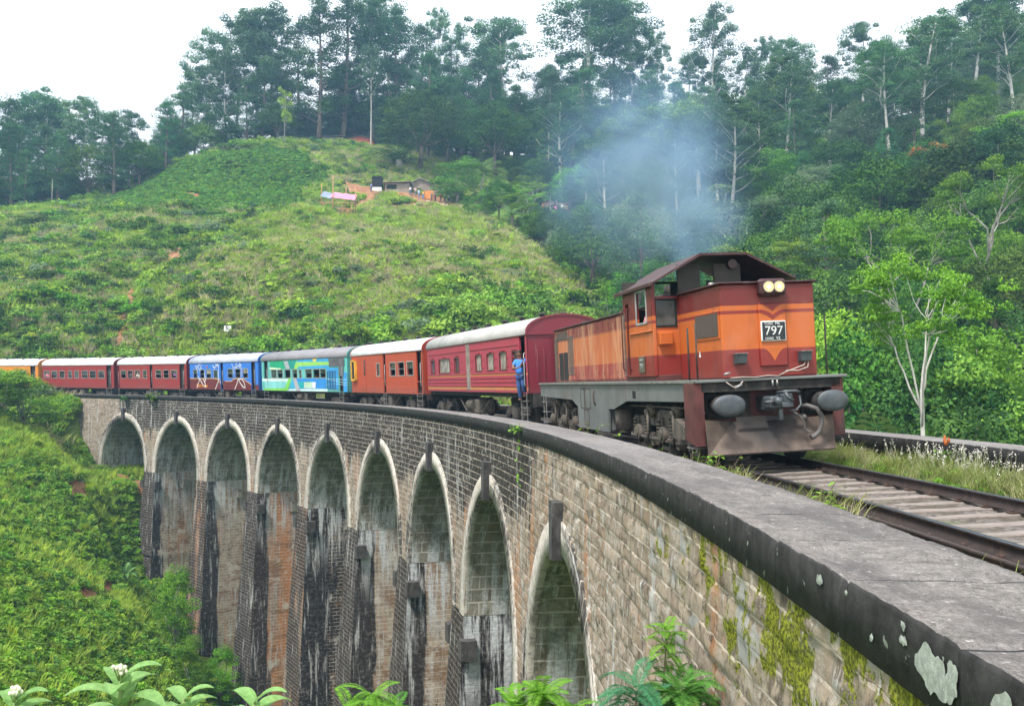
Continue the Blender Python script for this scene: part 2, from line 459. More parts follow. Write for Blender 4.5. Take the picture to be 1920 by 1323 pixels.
# ------------------------------------------------------------------ masonry
COURSE, BLK = .22, .46
def stone(name, base1=(.40, .31, .24), base2=(.27, .20, .15), mort=(.50, .44, .37), black=.5, white=.35, orange=.0, brown=.3,
          course=COURSE, blk=BLK, msize=.016, bump=.6, near=False, green=0.0, dark_top=0.0, seed=0.0, edge=0.0, limeband=0.0, hcol=(.62, .53, .43), hlamt=.8, speck=.35):
    k = NT(name)
    uv = k.coord('UV')
    br = k.n('ShaderNodeTexBrick', {'offset': .5, 'offset_frequency': 2}, Vector=uv, Color1=base1, Color2=base2, Mortar=mort, Scale=1.0,
             Mortar_Size=msize, Mortar_Smooth=.25, Bias=-.1, Brick_Width=blk, Row_Height=course)
    col = br.outputs['Color']; mf = br.outputs['Fac']
    S = seed * 13.7
    ox, oy, oz = k.sep(k.coord('Object'))
    ux, uy, uz = k.sep(uv)
    def st(sx, sy, lo=0): return k.map(uv, (sx, sy, 1), (S + lo, S * .7 + lo, 0))
    fine = k.noise(st(7, 9), 1, 7, .7)
    col = k.mix(k.ramp(fine, .35, .7, 0, .55), col, (.20, .155, .12))
    sm_ = k.noise(st(4.2, 2.6, 31), 1, 7, .72)
    col = k.mix(k.ramp(sm_, .50, .63, 0, .8 if near else .45), col, (.085, .068, .056))
    # brown and ochre washes
    nb = k.noise(st(.8, .35, 5), 1, 6, .6)
    col = k.mix(k.ramp(nb, .5, .7, 0, brown), col, (.22, .13, .06))
    if orange:
        no = k.noise(st(1.1, .10, 9), 1, 5, .6)
        col = k.mix(k.ramp(no, .58 - .18 * orange, .68 - .1 * orange, 0, min(1, .5 + orange * .5)), col, k.mix(k.ramp(fine, .3, .7), (.52, .20, .06), (.40, .19, .09)))
    # black algae: vertical runs and blotches
    n1 = k.noise(st(1.7, .16, 2), 1, 8, .66); n2 = k.noise(st(.35, .22, 3), 1, 5, .55); n3 = k.noise(st(5.5, 4.5, 4), 1, 6, .7)
    bl = k.math('ADD', k.math('ADD', k.math('MULTIPLY', n1, .5), k.math('MULTIPLY', n2, .35)), k.math('MULTIPLY', n3, .25))
    if dark_top:
        x, y, z = k.sep(uv)
        top = k.math('MULTIPLY', k.ramp(y, -3.6, .1), dark_top)
        along = k.math('MULTIPLY', k.ramp(x, 12, 27), k.ramp(x, 101, 88, 0, 1))
        bl = k.math('ADD', bl, k.math('MULTIPLY', k.math('MULTIPLY', top, along), .30))
        bl = k.math('SUBTRACT', bl, k.math('MULTIPLY', k.ramp(x, 26, 14), .10))
        bl = k.math('SUBTRACT', bl, k.math('MULTIPLY', k.ramp(x, 93, 101), .05))
    th = .715 - .30 * black
    bf = k.ramp(bl, th, th + .09, 0, .93)
    col = k.mix(bf, col, k.mix(k.ramp(fine, .4, .72), (.013, .012, .013), (.055, .048, .042)))
    # the pale pointing shows through the dirt
    col = k.mix(k.math('MULTIPLY', mf, k.ramp(n3, .42, .62, .0, .9)), col, k.mix(.5, mort, (.5, .47, .43)))
    if course < .5:
        hl = k.ramp(k.math('ABSOLUTE', k.math('SUBTRACT', k.math('FRACT', k.math('DIVIDE', uy, course)), .5)), .415, .48)
        col = k.mix(k.math('MULTIPLY', hl, k.ramp(k.noise(st(2.2, 2.4, 21), 1, 6, .7), .38, .60, .02, hlamt)), col, hcol)
    if edge:
        hb = k.noise(st(.45, 1.3, 51), 1, 7, .68); hb2 = k.noise(st(.6, .9, 53), 1, 7, .68)
        col = k.mix(k.ramp(hb, .52, .60, 0, .75), col, (.20, .105, .05))
        col = k.mix(k.ramp(hb2, .56, .64, 0, .75), col, (.60, .55, .47))
        dd_ = k.n('ShaderNodeUVMap', {'uv_map': 'UVd'}).outputs[0]
        dx_, dy_, dz_ = k.sep(dd_)
        eb = k.math('ADD', k.ramp(dx_, edge * 1.6, edge * .4), k.math('MULTIPLY', k.math('SUBTRACT', n1, .5), 2.4))
        col = k.mix(k.ramp(eb, .42, .62, 0, .95), col, k.mix(k.ramp(n3, .45, .7), (.022, .021, .022), (.065, .06, .056)))
    sp = k.noise(st(3.3, 4.6, 41), 1, 8, .78); sp2 = k.noise(st(.5, .3, 42), 1, 4, .6)
    col = k.mix(k.math('MULTIPLY', k.ramp(sp, .525, .585, 0, .85), k.ramp(sp2, .40, .60, .15, speck)), col, (.50, .47, .43))
    sp3 = k.noise(st(4.1, 3.9, 44), 1, 8, .78)
    col = k.mix(k.math('MULTIPLY', k.ramp(sp3, .54, .60, 0, .9), k.ramp(sp2, .62, .42, .1, speck)), col, (.03, .027, .026))
    # white lime runs
    w1 = k.noise(st(3.4, .30, 6), 1, 8, .72); w2 = k.noise(st(.30, .42, 7), 1, 3, .5)
    wf = k.math('MULTIPLY', k.ramp(w1, .53, .64), k.ramp(w2, .56 - .2 * white, .66 - .2 * white, 0, .85))
    col = k.mix(wf, col, k.mix(k.ramp(fine, .35, .65), (.62, .62, .60), (.36, .35, .33)))
    if limeband:
        lb = k.math('MULTIPLY', k.ramp(oz, -3.2, -5.0), k.ramp(oz, -10.5, -7.4))
        wl = k.noise(st(2.6, .22, 26), 1, 8, .74)
        col = k.mix(k.math('MULTIPLY', k.ramp(wl, .46, .56, 0, .92), k.math('MULTIPLY', lb, limeband), True), col, k.mix(k.ramp(fine, .35, .65), (.66, .68, .68), (.40, .42, .42)))
    w3 = k.noise(st(6.5, 3.2, 8), 1, 7, .75)
    col = k.mix(k.ramp(w3, .66, .72, 0, .5 + .3 * white), col, (.55, .53, .50))
    if green:
        x, y, z = k.sep(uv)
        gm = k.math('MULTIPLY', k.ramp(k.noise(st(1.6, 1.1, 11), 1, 7, .65), .55 - .1 * green, .66 - .1 * green), green, True)
        col = k.mix(gm, col, (.075, .085, .035))
    if near:
        x, y, z = k.sep(uv)
        band = k.math('MULTIPLY', k.ramp(y, -1.55, -.25), k.ramp(x, 10.5, 4.5))
        mm = k.math('ADD', k.noise(st(1.9, 1.5, 12), 1, 8, .7), k.math('MULTIPLY', band, .20))
        mosk = k.ramp(mm, .69, .725, 0, .95)
        mosk = k.math('MULTIPLY', mosk, k.ramp(band, 0.02, .3))
        mc = k.mix(k.ramp(k.noise(st(30, 30), 1, 4, .7), .4, .65), (.06, .065, .010), (.30, .33, .025))
        col = k.mix(mosk, col, mc)
        # grey render patches
        gp = k.math('MULTIPLY', k.ramp(k.noise(st(1.3, 1.6, 15), 1, 4, .5), .60, .63), k.ramp(band, 0.02, .3))
        col = k.mix(k.math('MULTIPLY', gp, k.math('SUBTRACT', 1.0, mosk)), col, (.33, .32, .30))
    k.pr(Base_Color=col, Roughness=.9)
    k.p.inputs['Specular IOR Level'].default_value = .08
    h = k.math('ADD', k.math('MULTIPLY', k.math('SUBTRACT', 1.0, mf), 1.0), k.math('MULTIPLY', k.noise(st(14, 16), 1, 6, .7), .7))
    k.bump(h, bump, .03)
    return k.mat

M_wall = stone('wall_stone', base1=(.43, .35, .27), base2=(.24, .195, .155), mort=(.36, .29, .23), hcol=(.72, .61, .50), speck=.8, black=.48, white=.75, brown=.4, orange=.15, dark_top=1.3, near=True, green=.08)
M_wallnear = M_wall
M_pier = [stone('pier_stone_%d' % i, **kw) for i, kw in enumerate([
    dict(black=.52, white=1.25, brown=.8, seed=1, orange=.35, base1=(.52, .42, .31), base2=(.36, .27, .19), msize=.018, edge=.7, limeband=1.),
    dict(black=.38, white=1.35, brown=1., seed=2, orange=.35, msize=.018, edge=.9, limeband=1., base1=(.50, .42, .32), base2=(.34, .26, .19)),
    dict(black=.28, white=.8, brown=.6, seed=3, orange=1.3, msize=.018, edge=.8, limeband=.9),
    dict(black=.90, white=1.3, brown=.8, seed=4, orange=.2, msize=.018, edge=1.5, limeband=1.),
])]
M_pierface = stone('pier_face_stone', black=1.12, white=.9, brown=.9, seed=6, orange=.2, hlamt=.35, mort=(.2, .17, .14))
M_pierorange = stone('pier_face_orange', black=.85, white=.3, brown=1., seed=7, orange=.8, hlamt=.4)
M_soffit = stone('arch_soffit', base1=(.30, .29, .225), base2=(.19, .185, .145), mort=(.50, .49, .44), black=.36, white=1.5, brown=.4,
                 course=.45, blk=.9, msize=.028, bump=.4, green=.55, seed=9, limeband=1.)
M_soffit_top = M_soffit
M_ring = stone('arch_ring_concrete', base1=(.66, .62, .55), base2=(.54, .50, .44), mort=(.22, .20, .18), black=.60, white=.8, brown=.35,
               course=.34, blk=3., msize=.012, bump=.25, seed=11)
M_key = plain('keystone_black', (.050, .047, .046), .9, var=.4, scale=4, dirt=(.28, .27, .25), dirt_amt=.35, bump=.4)
M_corbel = plain('corbel_stone', (.30, .27, .23), .9, var=.35, scale=3, dirt=(.05, .045, .04), dirt_amt=.9, bump=.5)
M_corbeldark = plain('corbel_black', (.06, .055, .05), .9, var=.35, scale=3, dirt=(.3, .28, .25), dirt_amt=.4, bump=.5)

def coping_mat(name, top):
    k = NT(name)
    uv = k.coord('UV'); o = k.coord('Object')
    br = k.n('ShaderNodeTexBrick', {'offset': 0.0}, Vector=k.map(uv, (1, 1, 1), (.65, 5, 0)), Color1=(1, 1, 1), Color2=(.8, .8, .8), Mortar=(0, 0, 0), Scale=1.0,
             Mortar_Size=.012, Mortar_Smooth=.3, Brick_Width=1.3, Row_Height=20.)
    big = k.noise(k.map(uv, (.5, 1.6, 1)), 1, 6, .6); mid = k.noise(uv, 5, 8, .7); fine = k.noise(uv, 45, 6, .7)
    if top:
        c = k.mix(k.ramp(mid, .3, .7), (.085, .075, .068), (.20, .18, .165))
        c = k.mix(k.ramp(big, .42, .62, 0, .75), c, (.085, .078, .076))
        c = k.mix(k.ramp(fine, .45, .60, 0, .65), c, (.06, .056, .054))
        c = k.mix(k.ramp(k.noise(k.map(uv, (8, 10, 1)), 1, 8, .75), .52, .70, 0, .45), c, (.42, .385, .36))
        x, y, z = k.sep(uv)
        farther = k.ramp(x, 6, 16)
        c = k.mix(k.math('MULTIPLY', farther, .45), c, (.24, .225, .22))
        # scratches left by boots and names
        sc = k.n('ShaderNodeTexNoise', Vector=k.map(uv, (1.6, 2.2, 1), (3, 1, 0), (0, 0, .5)), Scale=3.0, Detail=9, Roughness=.8, Distortion=2.2).outputs['Fac']
        c = k.mix(k.math('MULTIPLY', k.ramp(k.math('ABSOLUTE', k.math('SUBTRACT', sc, .5)), .010, .0), k.ramp(big, .60, .40, .15, .8)), c, (.62, .58, .54))
        c = k.mix(k.ramp(k.noise(uv, 16, 5, .6), .64, .70, 0, .6), c, (.55, .52, .49))
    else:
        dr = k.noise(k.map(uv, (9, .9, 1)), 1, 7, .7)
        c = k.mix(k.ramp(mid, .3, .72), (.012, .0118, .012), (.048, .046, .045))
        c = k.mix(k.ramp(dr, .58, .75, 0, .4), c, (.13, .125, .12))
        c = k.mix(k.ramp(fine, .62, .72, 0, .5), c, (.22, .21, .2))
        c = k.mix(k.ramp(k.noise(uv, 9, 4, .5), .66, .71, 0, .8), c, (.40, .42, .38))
    c = k.mix(br.outputs['Fac'], c, (.02, .02, .02))
    k.pr(Base_Color=c, Roughness=.85)
    k.p.inputs['Specular IOR Level'].default_value = .3
    h = k.math('ADD', k.math('ADD', k.math('MULTIPLY', mid, .7), k.math('MULTIPLY', fine, .25)), k.math('MULTIPLY', br.outputs['Fac'], -1.5))
    k.bump(h, .55, .02)
    return k.mat
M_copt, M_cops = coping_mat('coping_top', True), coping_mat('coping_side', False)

viaduct = empty('stone_viaduct', (0, 0, 0))
tag(viaduct, 'curved nine arched stone railway viaduct with pale arch rings and black stained piers', 'viaduct')

ZC, ZS, HW_A, PITCH_A, S1 = -1.775, -6.275, 4.0, 10.02422, 96.05
ARCH = [S1 - PITCH_A * i for i in range(9)]
PIERS = [S1 - PITCH_A * (i + .5) for i in range(8)]
WTOP, DF, DB = .125, .05, 8.14
def arch_z(s):
    """underside of the wall over an arch, spring level over a pier"""
    z = np.full(np.shape(s), ZS)
    for a in ARCH:
        u = (s - a) / HW_A
        inside = np.abs(u) < 1
        z = np.where(inside, ZS + (ZC - ZS) * np.sqrt(np.clip(1 - u * u, 0, 1)), z)
    return z
def bottoms(s):
    b = arch_z(s)
    b = np.where(s > S1 + HW_A, -11.5, b)
    b = np.where(s < ARCH[-1] - HW_A, -12.0, b)
    return b
def hash2(a, b):
    v = np.sin(a * 12.9898 + b * 78.233) * 43758.5453
    return v - np.floor(v)
def wall(s0, s1, ds, dz, d, name, pillow, flip=False, mat=None):
    s = np.arange(s0, s1 + ds / 2, ds)
    # exact arch edges so the openings are cut clean
    ed = [a + e * HW_A for a in ARCH for e in (-1, 1) if s0 < a + e * HW_A < s1]
    s = np.unique(np.concatenate([s, ed, [e + .004 * (1 if (i % 2) else -1) for i, e in enumerate(ed)]]))
    bot = bottoms(s)
    zmin = bot.min()
    z = np.arange(WTOP, zmin - dz, -dz)
    Z = np.maximum(z[None, :], bot[:, None])
    Sg = np.repeat(s[:, None], len(z), 1)
    D = np.full(Z.shape, d)
    if pillow:
        row = np.floor(Z / COURSE); off = np.where(np.mod(row, 2) == 0, BLK * .5, 0)
        u = (Sg + off) / BLK; colm = np.floor(u); fu = (u - colm) * BLK; fv = (Z / COURSE - row) * COURSE
        e = np.minimum(np.minimum(fu, BLK - fu), np.minimum(fv, COURSE - fv))
        rn = hash2(row, colm)
        amp = pillow * sstep(30, 14, Sg)
        rough = (_vn(Sg * 1., Z * 1., .09, 4) - .5) * .018 + (_vn(Sg, Z, .22, 5) - .5) * .02
        tilt = (fu / BLK - .5) * (hash2(row + 9, colm) - .5) * .03 + (fv / COURSE - .5) * (hash2(row, colm + 5) - .2) * -.035
        D = D - amp * (sstep(.004, .018, e) * (.012 + .022 * rn + rough * 1.3 + tilt))
    X, Y = LP(Sg, D)
    Vv = np.stack([X, Y, Z], -1).reshape(-1, 3)
    F = grid_faces(len(s), len(z))
    if flip: F = F[:, ::-1]
    UV = np.stack([Sg, Z], -1).reshape(-1, 2)
    zz = Vv[:, 2][F]
    ok = (zz.max(1) - zz.min(1)) > 1e-5
    F = F[ok]
    return np_mesh(name, Vv, F, mat or M_wall, uv=UV[F].reshape(-1, 2), smooth=False, parent=viaduct)
w1 = wall(-14, 24, .055, .05, DF, 'spandrel_wall', 1.0)
w2 = wall(24, 110, .16, .22, DF, 'spandrel_wall', 0)
w3 = wall(-14, 110, .4, .5, DB, 'spandrel_wall', 0, flip=True)

def strip(prof, s_arr, name, mats, mi, jitter=None, parent=viaduct, close=False):
    """sweep a (d,z) profile along the line; uv = (s, distance along profile)"""
    n = len(prof); m = len(s_arr)
    prof = np.array(prof, dtype=float)
    ln = np.r_[0, np.cumsum(np.hypot(*np.diff(prof, axis=0).T))]
    Sg = np.repeat(s_arr[:, None], n, 1)
    D = np.repeat(prof[None, :, 0], m, 0); Z = np.repeat(prof[None, :, 1], m, 0)
    if jitter is not None: D = D + jitter[0]; Z = Z + jitter[1]
    X, Y = LP(Sg, D)
    Vv = np.stack([X, Y, Z], -1).reshape(-1, 3)
    F = grid_faces(m, n)
    UV = np.stack([Sg, np.repeat(ln[None], m, 0)], -1).reshape(-1, 2)
    mi_ = np.tile(np.array(mi), m - 1)
    return np_mesh(name, Vv, F, mats, mi=mi_, uv=UV[F].reshape(-1, 2), parent=parent)

rs = np.random.RandomState(5)
CT_Z = .445
def coping(d0, d1, name, s0=-14, s1=109.5):
    s = np.unique(np.concatenate([np.arange(s0, 16, .05), np.arange(16, s1 + .1, .4)]))
    nd = 14
    top = [(d0 + .012 + (d1 - d0 - .024) * i / nd, CT_Z) for i in range(nd + 1)]
    prof = [(d0 + .02, WTOP), (d0, WTOP + .004), (d0, CT_Z - .10), (d0 + .002, CT_Z - .018)] + top + [(d1 - .002, CT_Z - .018), (d1, CT_Z - .08), (d1, -.35)]
    n = len(prof); m = len(s)
    pd = np.array(prof)
    Sg = np.repeat(s[:, None], n, 1); Dg = np.repeat(pd[None, :, 0], m, 0)
    near = sstep(20, 8, Sg)
    j = (_vn(Sg, Dg, .12, 6) - .5) * .014 * near + (_vn(Sg, Dg, .5, 7) - .5) * .009 + (_vn(Sg, Dg, .035, 8) - .5) * .006 * near
    # chipped arris and the open joints between the slabs
    fr = np.mod(Sg + .65, 1.3); jt = np.minimum(fr, 1.3 - fr)
    chip = sstep(.66, .80, _vn(Sg, Dg * 0, .10, 12)) * near * .7
    iz = np.zeros((m, n)); idd = np.zeros((m, n))
    edge = (np.arange(n) == 3) | (np.arange(n) == 4)
    iz += edge[None] * (-chip * .022); idd += edge[None] * (chip * .022)
    topm = (np.arange(n) >= 4) & (np.arange(n) <= 4 + nd)
    iz += topm[None] * (j - sstep(.03, .004, jt) * .012)
    idd += (np.arange(n) < 4)[None] * ((_vn(Sg, pd[None, :, 1] * 3 + Sg * 0, .12, 3) - .5) * .008 * near)
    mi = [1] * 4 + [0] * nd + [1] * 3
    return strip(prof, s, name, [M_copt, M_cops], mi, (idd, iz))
coping(0.0, 1.0, 'parapet_coping')
coping(7.18, 8.18, 'parapet_coping')

# pale lichen on the near face of the coping
M_lich = plain('lichen', (.33, .36, .32), .95, var=.25, scale=25, dirt=(.22, .24, .21), dirt_amt=.8, bump=.5)
def lichen(s, z, rs_, rz_, seed):
    r = np.random.RandomState(seed); m = MB(); pts = []
    for i in range(38):
        a = i / 38 * 2 * math.pi
        q = 1 + .22 * math.sin(a * 2 + seed) + .13 * math.sin(a * 5 + seed * 2) + r.uniform(-.07, .07)
        zz = min(z + rz_ * q * math.sin(a), CT_Z - .03); zz = max(zz, WTOP + .006)
        x, y = LP(s + rs_ * q * math.cos(a), -.009); pts.append((x, y, zz))
    x, y = LP(s, -.014); c = (x, y, z)
    for i in range(38): m.face([c, pts[i], pts[(i + 1) % 38]], sm=True)
    return m.build('lichen_patch', M_lich, viaduct, fix=False)
for a_ in ((.88, .29, .13, .105, 1), (.70, .30, .06, .07, 4), (2.33, .365, .045, .035, 2), (1.90, .385, .02, .014, 3), (1.17, .405, .03, .022, 5), (1.17, .335, .035, .025, 8), (.27, .28, .10, .10, 6), (1.55, .25, .02, .02, 9)):
    lichen(*a_)

# arches: ring, soffit, keystone
for ai, a in enumerate(ARCH):
    nth = 41
    th = np.linspace(0, math.pi, nth)
    def ell(r_out):
        return a + (HW_A + r_out) * np.cos(th), ZS + (ZC - ZS + r_out) * np.sin(th)
    si, zi = ell(0); so, zo = ell(.62)
    if True:
        al = np.r_[0, np.cumsum(np.hypot(np.diff(si), np.diff(zi)))]
        prof = [(si, zi, DF + .10), (si, zi, DF - .045), (so, zo, DF - .045), (so, zo, DF + .02)]
        Vv = []; UV = []
        for (ss_, zz_, dd_), vv in zip(prof, (0, .05, .67, .73)):
            X, Y = LP(ss_, np.full(nth, dd_)); Vv.append(np.stack([X, Y, zz_], -1)); UV.append(np.stack([np.full(nth, vv + ai * 1.7), al], -1))
        Vv = np.concatenate(Vv); UV = np.concatenate(UV)
        F = grid_faces(4, nth)[:, ::-1]
        np_mesh('arch_ring', Vv, F, M_ring, uv=UV[F].reshape(-1, 2), parent=viaduct)
    # soffit from front to back, and down to the spring
    ds_ = np.linspace(DF + .0, DB, 9)
    Sg = np.repeat(si[:, None], 9, 1); Zg = np.repeat(zi[:, None], 9, 1); Dg = np.repeat(ds_[None], nth, 0)
    X, Y = LP(Sg, Dg)
    Vv = np.stack([X, Y, Zg], -1).reshape(-1, 3); F = grid_faces(nth, 9)[:, ::-1]
    UV = np.stack([Dg + ai * 11.3, np.repeat(al[:, None], 9, 1)], -1).reshape(-1, 2)
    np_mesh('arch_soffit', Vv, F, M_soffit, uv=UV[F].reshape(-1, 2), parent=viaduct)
    m = MB()
    def kp(s, d, z): x, y = LP(s, d); return (x, y, z)
    for (w0, w1_, z0, z1, dd) in ((.16, .24, ZC - .14, ZC + .98, -.17),):
        V8 = [kp(a - w0, dd, z0), kp(a + w0, dd, z0), kp(a + w0, .3, z0), kp(a - w0, .3, z0), kp(a - w1_, dd, z1), kp(a + w1_, dd, z1), kp(a + w1_, .3, z1), kp(a - w1_, .3, z1)]
        m.raw(V8, [(3, 2, 1, 0), (4, 5, 6, 7), (0, 1, 5, 4), (1, 2, 6, 5), (2, 3, 7, 6), (3, 0, 4, 7)])
    m.build('keystone', M_key, viaduct)

# piers
def pier(s0, zt, zb, d0, d1, mats, name='pier', ba=.055, bd=.05, halfw=1.0, ztop_ref=ZS, split_uv=0.0, parent=viaduct):
    """tapered shaft; mats = (front/back, sides)"""
    nz = max(2, int((zt - zb) / .7))
    zs = np.linspace(zt, zb, nz + 1)
    Vv = []; F = []; UV = []; mi = []; UD = []
    ring = []
    for z in zs:
        h = ztop_ref - z
        hw = halfw + ba * h; a0 = d0 - bd * h; a1 = d1 + bd * h
        ring.append((hw, a0, a1, z))
    def quad(P4, U4, m):
        b = len(Vv); Vv.extend(P4); F.append((b, b + 1, b + 2, b + 3)); UV.extend(U4); mi.append(m)
    for i in range(nz):
        for (side) in range(4):
            q = []
            u = []
            for (hw, a0, a1, z) in (ring[i], ring[i + 1]):
                c = {0: ((s0 - hw, a0), (s0 + hw, a0)), 1: ((s0 + hw, a0), (s0 + hw, a1)), 2: ((s0 + hw, a1), (s0 - hw, a1)), 3: ((s0 - hw, a1), (s0 - hw, a0))}[side]
                for (s_, d_) in c:
                    x, y = LP(s_, d_); q.append((float(x), float(y), z))
                    u.append(((s_ if side in (0, 2) else d_ + s0 * 3.1 + split_uv), z))
            quad([q[0], q[1], q[3], q[2]], [u[0], u[1], u[3], u[2]], 0 if side in (0, 2) else 1)
            dv = [(v_[0] - s0 * 3.1 - split_uv - d0 if side in (1, 3) else 0.0, v_[1]) for v_ in u]
            UD.extend([dv[0], dv[1], dv[3], dv[2]])
    ob = np_mesh(name, Vv, np.array(F), list(mats), mi=mi, uv=np.array(UV), parent=parent)
    l2 = ob.data.uv_layers.new(name='UVd')
    l2.data.foreach_set('uv', np.array(UD, dtype=np.float32).ravel())
    ob.data.uv_layers.active_index = 0
    return ob
gz = {}
for i, s0 in enumerate(PIERS):
    x, y = LP(s0, 3.0); zb = float(TH(np.array([x]), np.array([y]))[0]) - 3.0
    x, y = LP(s0, -1.5); zb = min(zb, float(TH(np.array([x]), np.array([y]))[0]) - 2.5)
    zb -= 5.0 if i < 2 else 1.5
    gz[i] = zb
    face = M_pierface if i not in (1, 3) else M_pierorange
    side = M_pier[[0, 1, 2, 3, 1, 0, 3, 0][i]]
    if i == 1:
        pier(s0, ZS, -11.6, DF - .02, DB + .02, (face, side))
        h = -11.6
        pier(s0, -11.6, zb, DF - .02, 4.6, (face, side))
        pier(s0, -11.6, zb, 6.1, DB + .02, (face, side))
        m = MB()
        for k_ in range(8):      # the round head of the passage through the shaft
            pass
    else:
        pier(s0, ZS, zb, DF - .02, DB + .02, (face, side))
    if i == 0:
        pier(s0, -12.9, -13.4, DF - .42, DB + .4, (face, side), 'plinth_band', halfw=1.5, ztop_ref=-12.9)
        pier(s0, -13.4, zb, DF - .22, DB + .2, (face, side), 'plinth', halfw=1.36, ztop_ref=-12.9)
    # corbels left from the centring
    for e in (-1, 1):
        for j, dd in enumerate((.0, 2.7, 5.3, 7.9)):
            zc_ = -7.35
            hw = 1.0 + .055 * (ZS - zc_)
            m = MB()
            s_a, s_b = s0 + e * (hw - .1), s0 + e * (hw + .38)
            if s_a > s_b: s_a, s_b = s_b, s_a
            d_a, d_b = dd - (.25 if j else .12), dd + (.25 if j else .42)
            V8 = [kp(s_a, d_a, zc_ - .33), kp(s_b, d_a, zc_ - .33), kp(s_b, d_b, zc_ - .33), kp(s_a, d_b, zc_ - .33),
                  kp(s_a, d_a, zc_ + .33), kp(s_b, d_a, zc_ + .33), kp(s_b, d_b, zc_ + .33), kp(s_a, d_b, zc_ + .33)]
            m.raw(V8, [(3, 2, 1, 0), (4, 5, 6, 7), (0, 1, 5, 4), (1, 2, 6, 5), (2, 3, 7, 6), (3, 0, 4, 7)])
            m.build('corbel', M_corbeldark if j == 0 else M_corbel, viaduct)
# abutment faces inside the end arches
pier(S1 + HW_A + 1.0, ZS, -12, DF + .01, DB - .01, (M_wall, M_pier[1]), 'abutment', ba=.0, bd=0)
for j, dd in enumerate((.9, 3.3, 5.3, 7.2)):
    m = MB(); zc_ = -6.95
    V8 = [kp(S1 + 3.55, dd - .4, zc_ - .35), kp(S1 + 4.1, dd - .4, zc_ - .35), kp(S1 + 4.1, dd + .4, zc_ - .35), kp(S1 + 3.55, dd + .4, zc_ - .35),
          kp(S1 + 3.55, dd - .4, zc_ + .35), kp(S1 + 4.1, dd - .4, zc_ + .35), kp(S1 + 4.1, dd + .4, zc_ + .35), kp(S1 + 3.55, dd + .4, zc_ + .35)]
    m.raw(V8, [(3, 2, 1, 0), (4, 5, 6, 7), (0, 1, 5, 4), (1, 2, 6, 5), (2, 3, 7, 6), (3, 0, 4, 7)])
    m.build('corbel', M_corbel, viaduct)
pier(ARCH[-1] - HW_A - 1.0, ZS, -14, DF + .01, DB - .01, (M_wall, M_pier[2]), 'abutment', ba=.0, bd=0)

# ------------------------------------------------------------------ track bed and rails
TCD = 4.0498                       # centre of the track, metres right of the coping's edge
CANT = .053
def tz(d): return (d - TCD) * math.tan(CANT)
k = NT('track_bed')
o = k.coord('Object')
vor = k.n('ShaderNodeTexVoronoi', Vector=o, Scale=16.0)
n2 = k.noise(o, 1.3, 6, .65); n3 = k.noise(o, 30, 5, .7)
stn = k.mix(vor.outputs['Color'], (.045, .038, .034), (.26, .225, .20))
c = k.mix(k.ramp(n2, .42, .62), stn, (.085, .068, .045))
c = k.mix(k.ramp(n3, .5, .75, 0, .6), c, (.05, .04, .03))
c = k.mix(k.ramp(k.noise(o, .8, 5, .6), .55, .68, 0, .8), c, (.11, .13, .035))
k.pr(Base_Color=c, Roughness=.95)
k.bump(k.math('ADD', vor.outputs['Distance'], k.math('MULTIPLY', n3, .4)), .9, .05)
M_bed = k.mat
s = np.unique(np.concatenate([np.arange(-14, 26, .12), np.arange(26, 131, 1.)]))
dd = np.unique(np.concatenate([np.arange(1.0, 7.181, .12), [7.18]]))
Sg, Dg = np.meshgrid(s, dd, indexing='ij')
X, Y = LP(Sg, Dg)
Z = -.188 + .012 * (_vn(X, Y, .5, 1) - .5) + .05 * (_vn(X, Y, .11, 2) - .5) * sstep(30, 20, Sg) + (Dg - TCD) * .03
Z += sstep(5.2, 6.2, Dg) * .07
UVd = None
bed = np_mesh('track_bed', np.stack([X, Y, Z], -1).reshape(-1, 3), grid_faces(len(s), len(dd))[:, ::-1], M_bed, smooth=True)
if bed.data.polygons[0].normal.z < 0: bed.data.flip_normals()
tag(bed, kind='structure')

M_rail = plain('rail_side', (.040, .028, .024), .7, .3, var=.3, scale=6, bump=.3, dirt=(.12, .07, .045), dirt_amt=.7)
M_railtop = plain('rail_head', (.085, .10, .135), .3, .8, var=.15, scale=8, bump=.02)
track = empty('railway_track', (0, 0, 0))
tag(track, 'broad gauge railway track on timber sleepers curving across the viaduct', 'railway track')
def rail(d, zo, name, s0=-14, s1=130, sc=1.0, head=True):
    w, h = .036 * sc, .156 * sc
    prof = [(-.07 * sc, -h), (-.07 * sc, -h + .012), (-.012, -h + .03), (-.012, -.04), (-w, -.03), (-w, -.006), (-w + .008, 0), (w - .008, 0), (w, -.006), (w, -.03), (.012, -.04), (.012, -h + .03), (.07 * sc, -h + .012), (.07 * sc, -h)]
    zb = tz(d) + zo
    prof = [(d + p[0], zb + p[1]) for p in prof]
    s = np.arange(s0, s1, .5)
    mi = [0] * 13
    if head:
        for q in (5, 6, 7): mi[q] = 1
    ob = strip(prof, s, name, [M_rail, M_railtop], mi, parent=track)
    return ob
rail(TCD - .873, 0, 'rail'); rail(TCD + .873, 0, 'rail')
rail(TCD - .873 - .27, -.085, 'guard_rail', s0=-14, s1=24, head=False)
k = NT('sleeper_wood')
o = k.coord('Object')
gr = k.noise(k.map(o, (1.2, 22, 22)), 1, 6, .7); n2 = k.noise(o, 5, 5, .6)
rnd = k.n('ShaderNodeObjectInfo').outputs['Random']
c = k.mix(k.ramp(gr, .3, .7), (.13, .11, .095), (.33, .285, .25))
c = k.mix(k.ramp(n2, .5, .7, 0, .6), c, (.16, .12, .10))
c = k.mix(k.math('MULTIPLY', rnd, .35), c, (.20, .16, .14))
k.pr(Base_Color=c, Roughness=.9)
k.bump(gr, .6, .02)
M_slp = k.mat
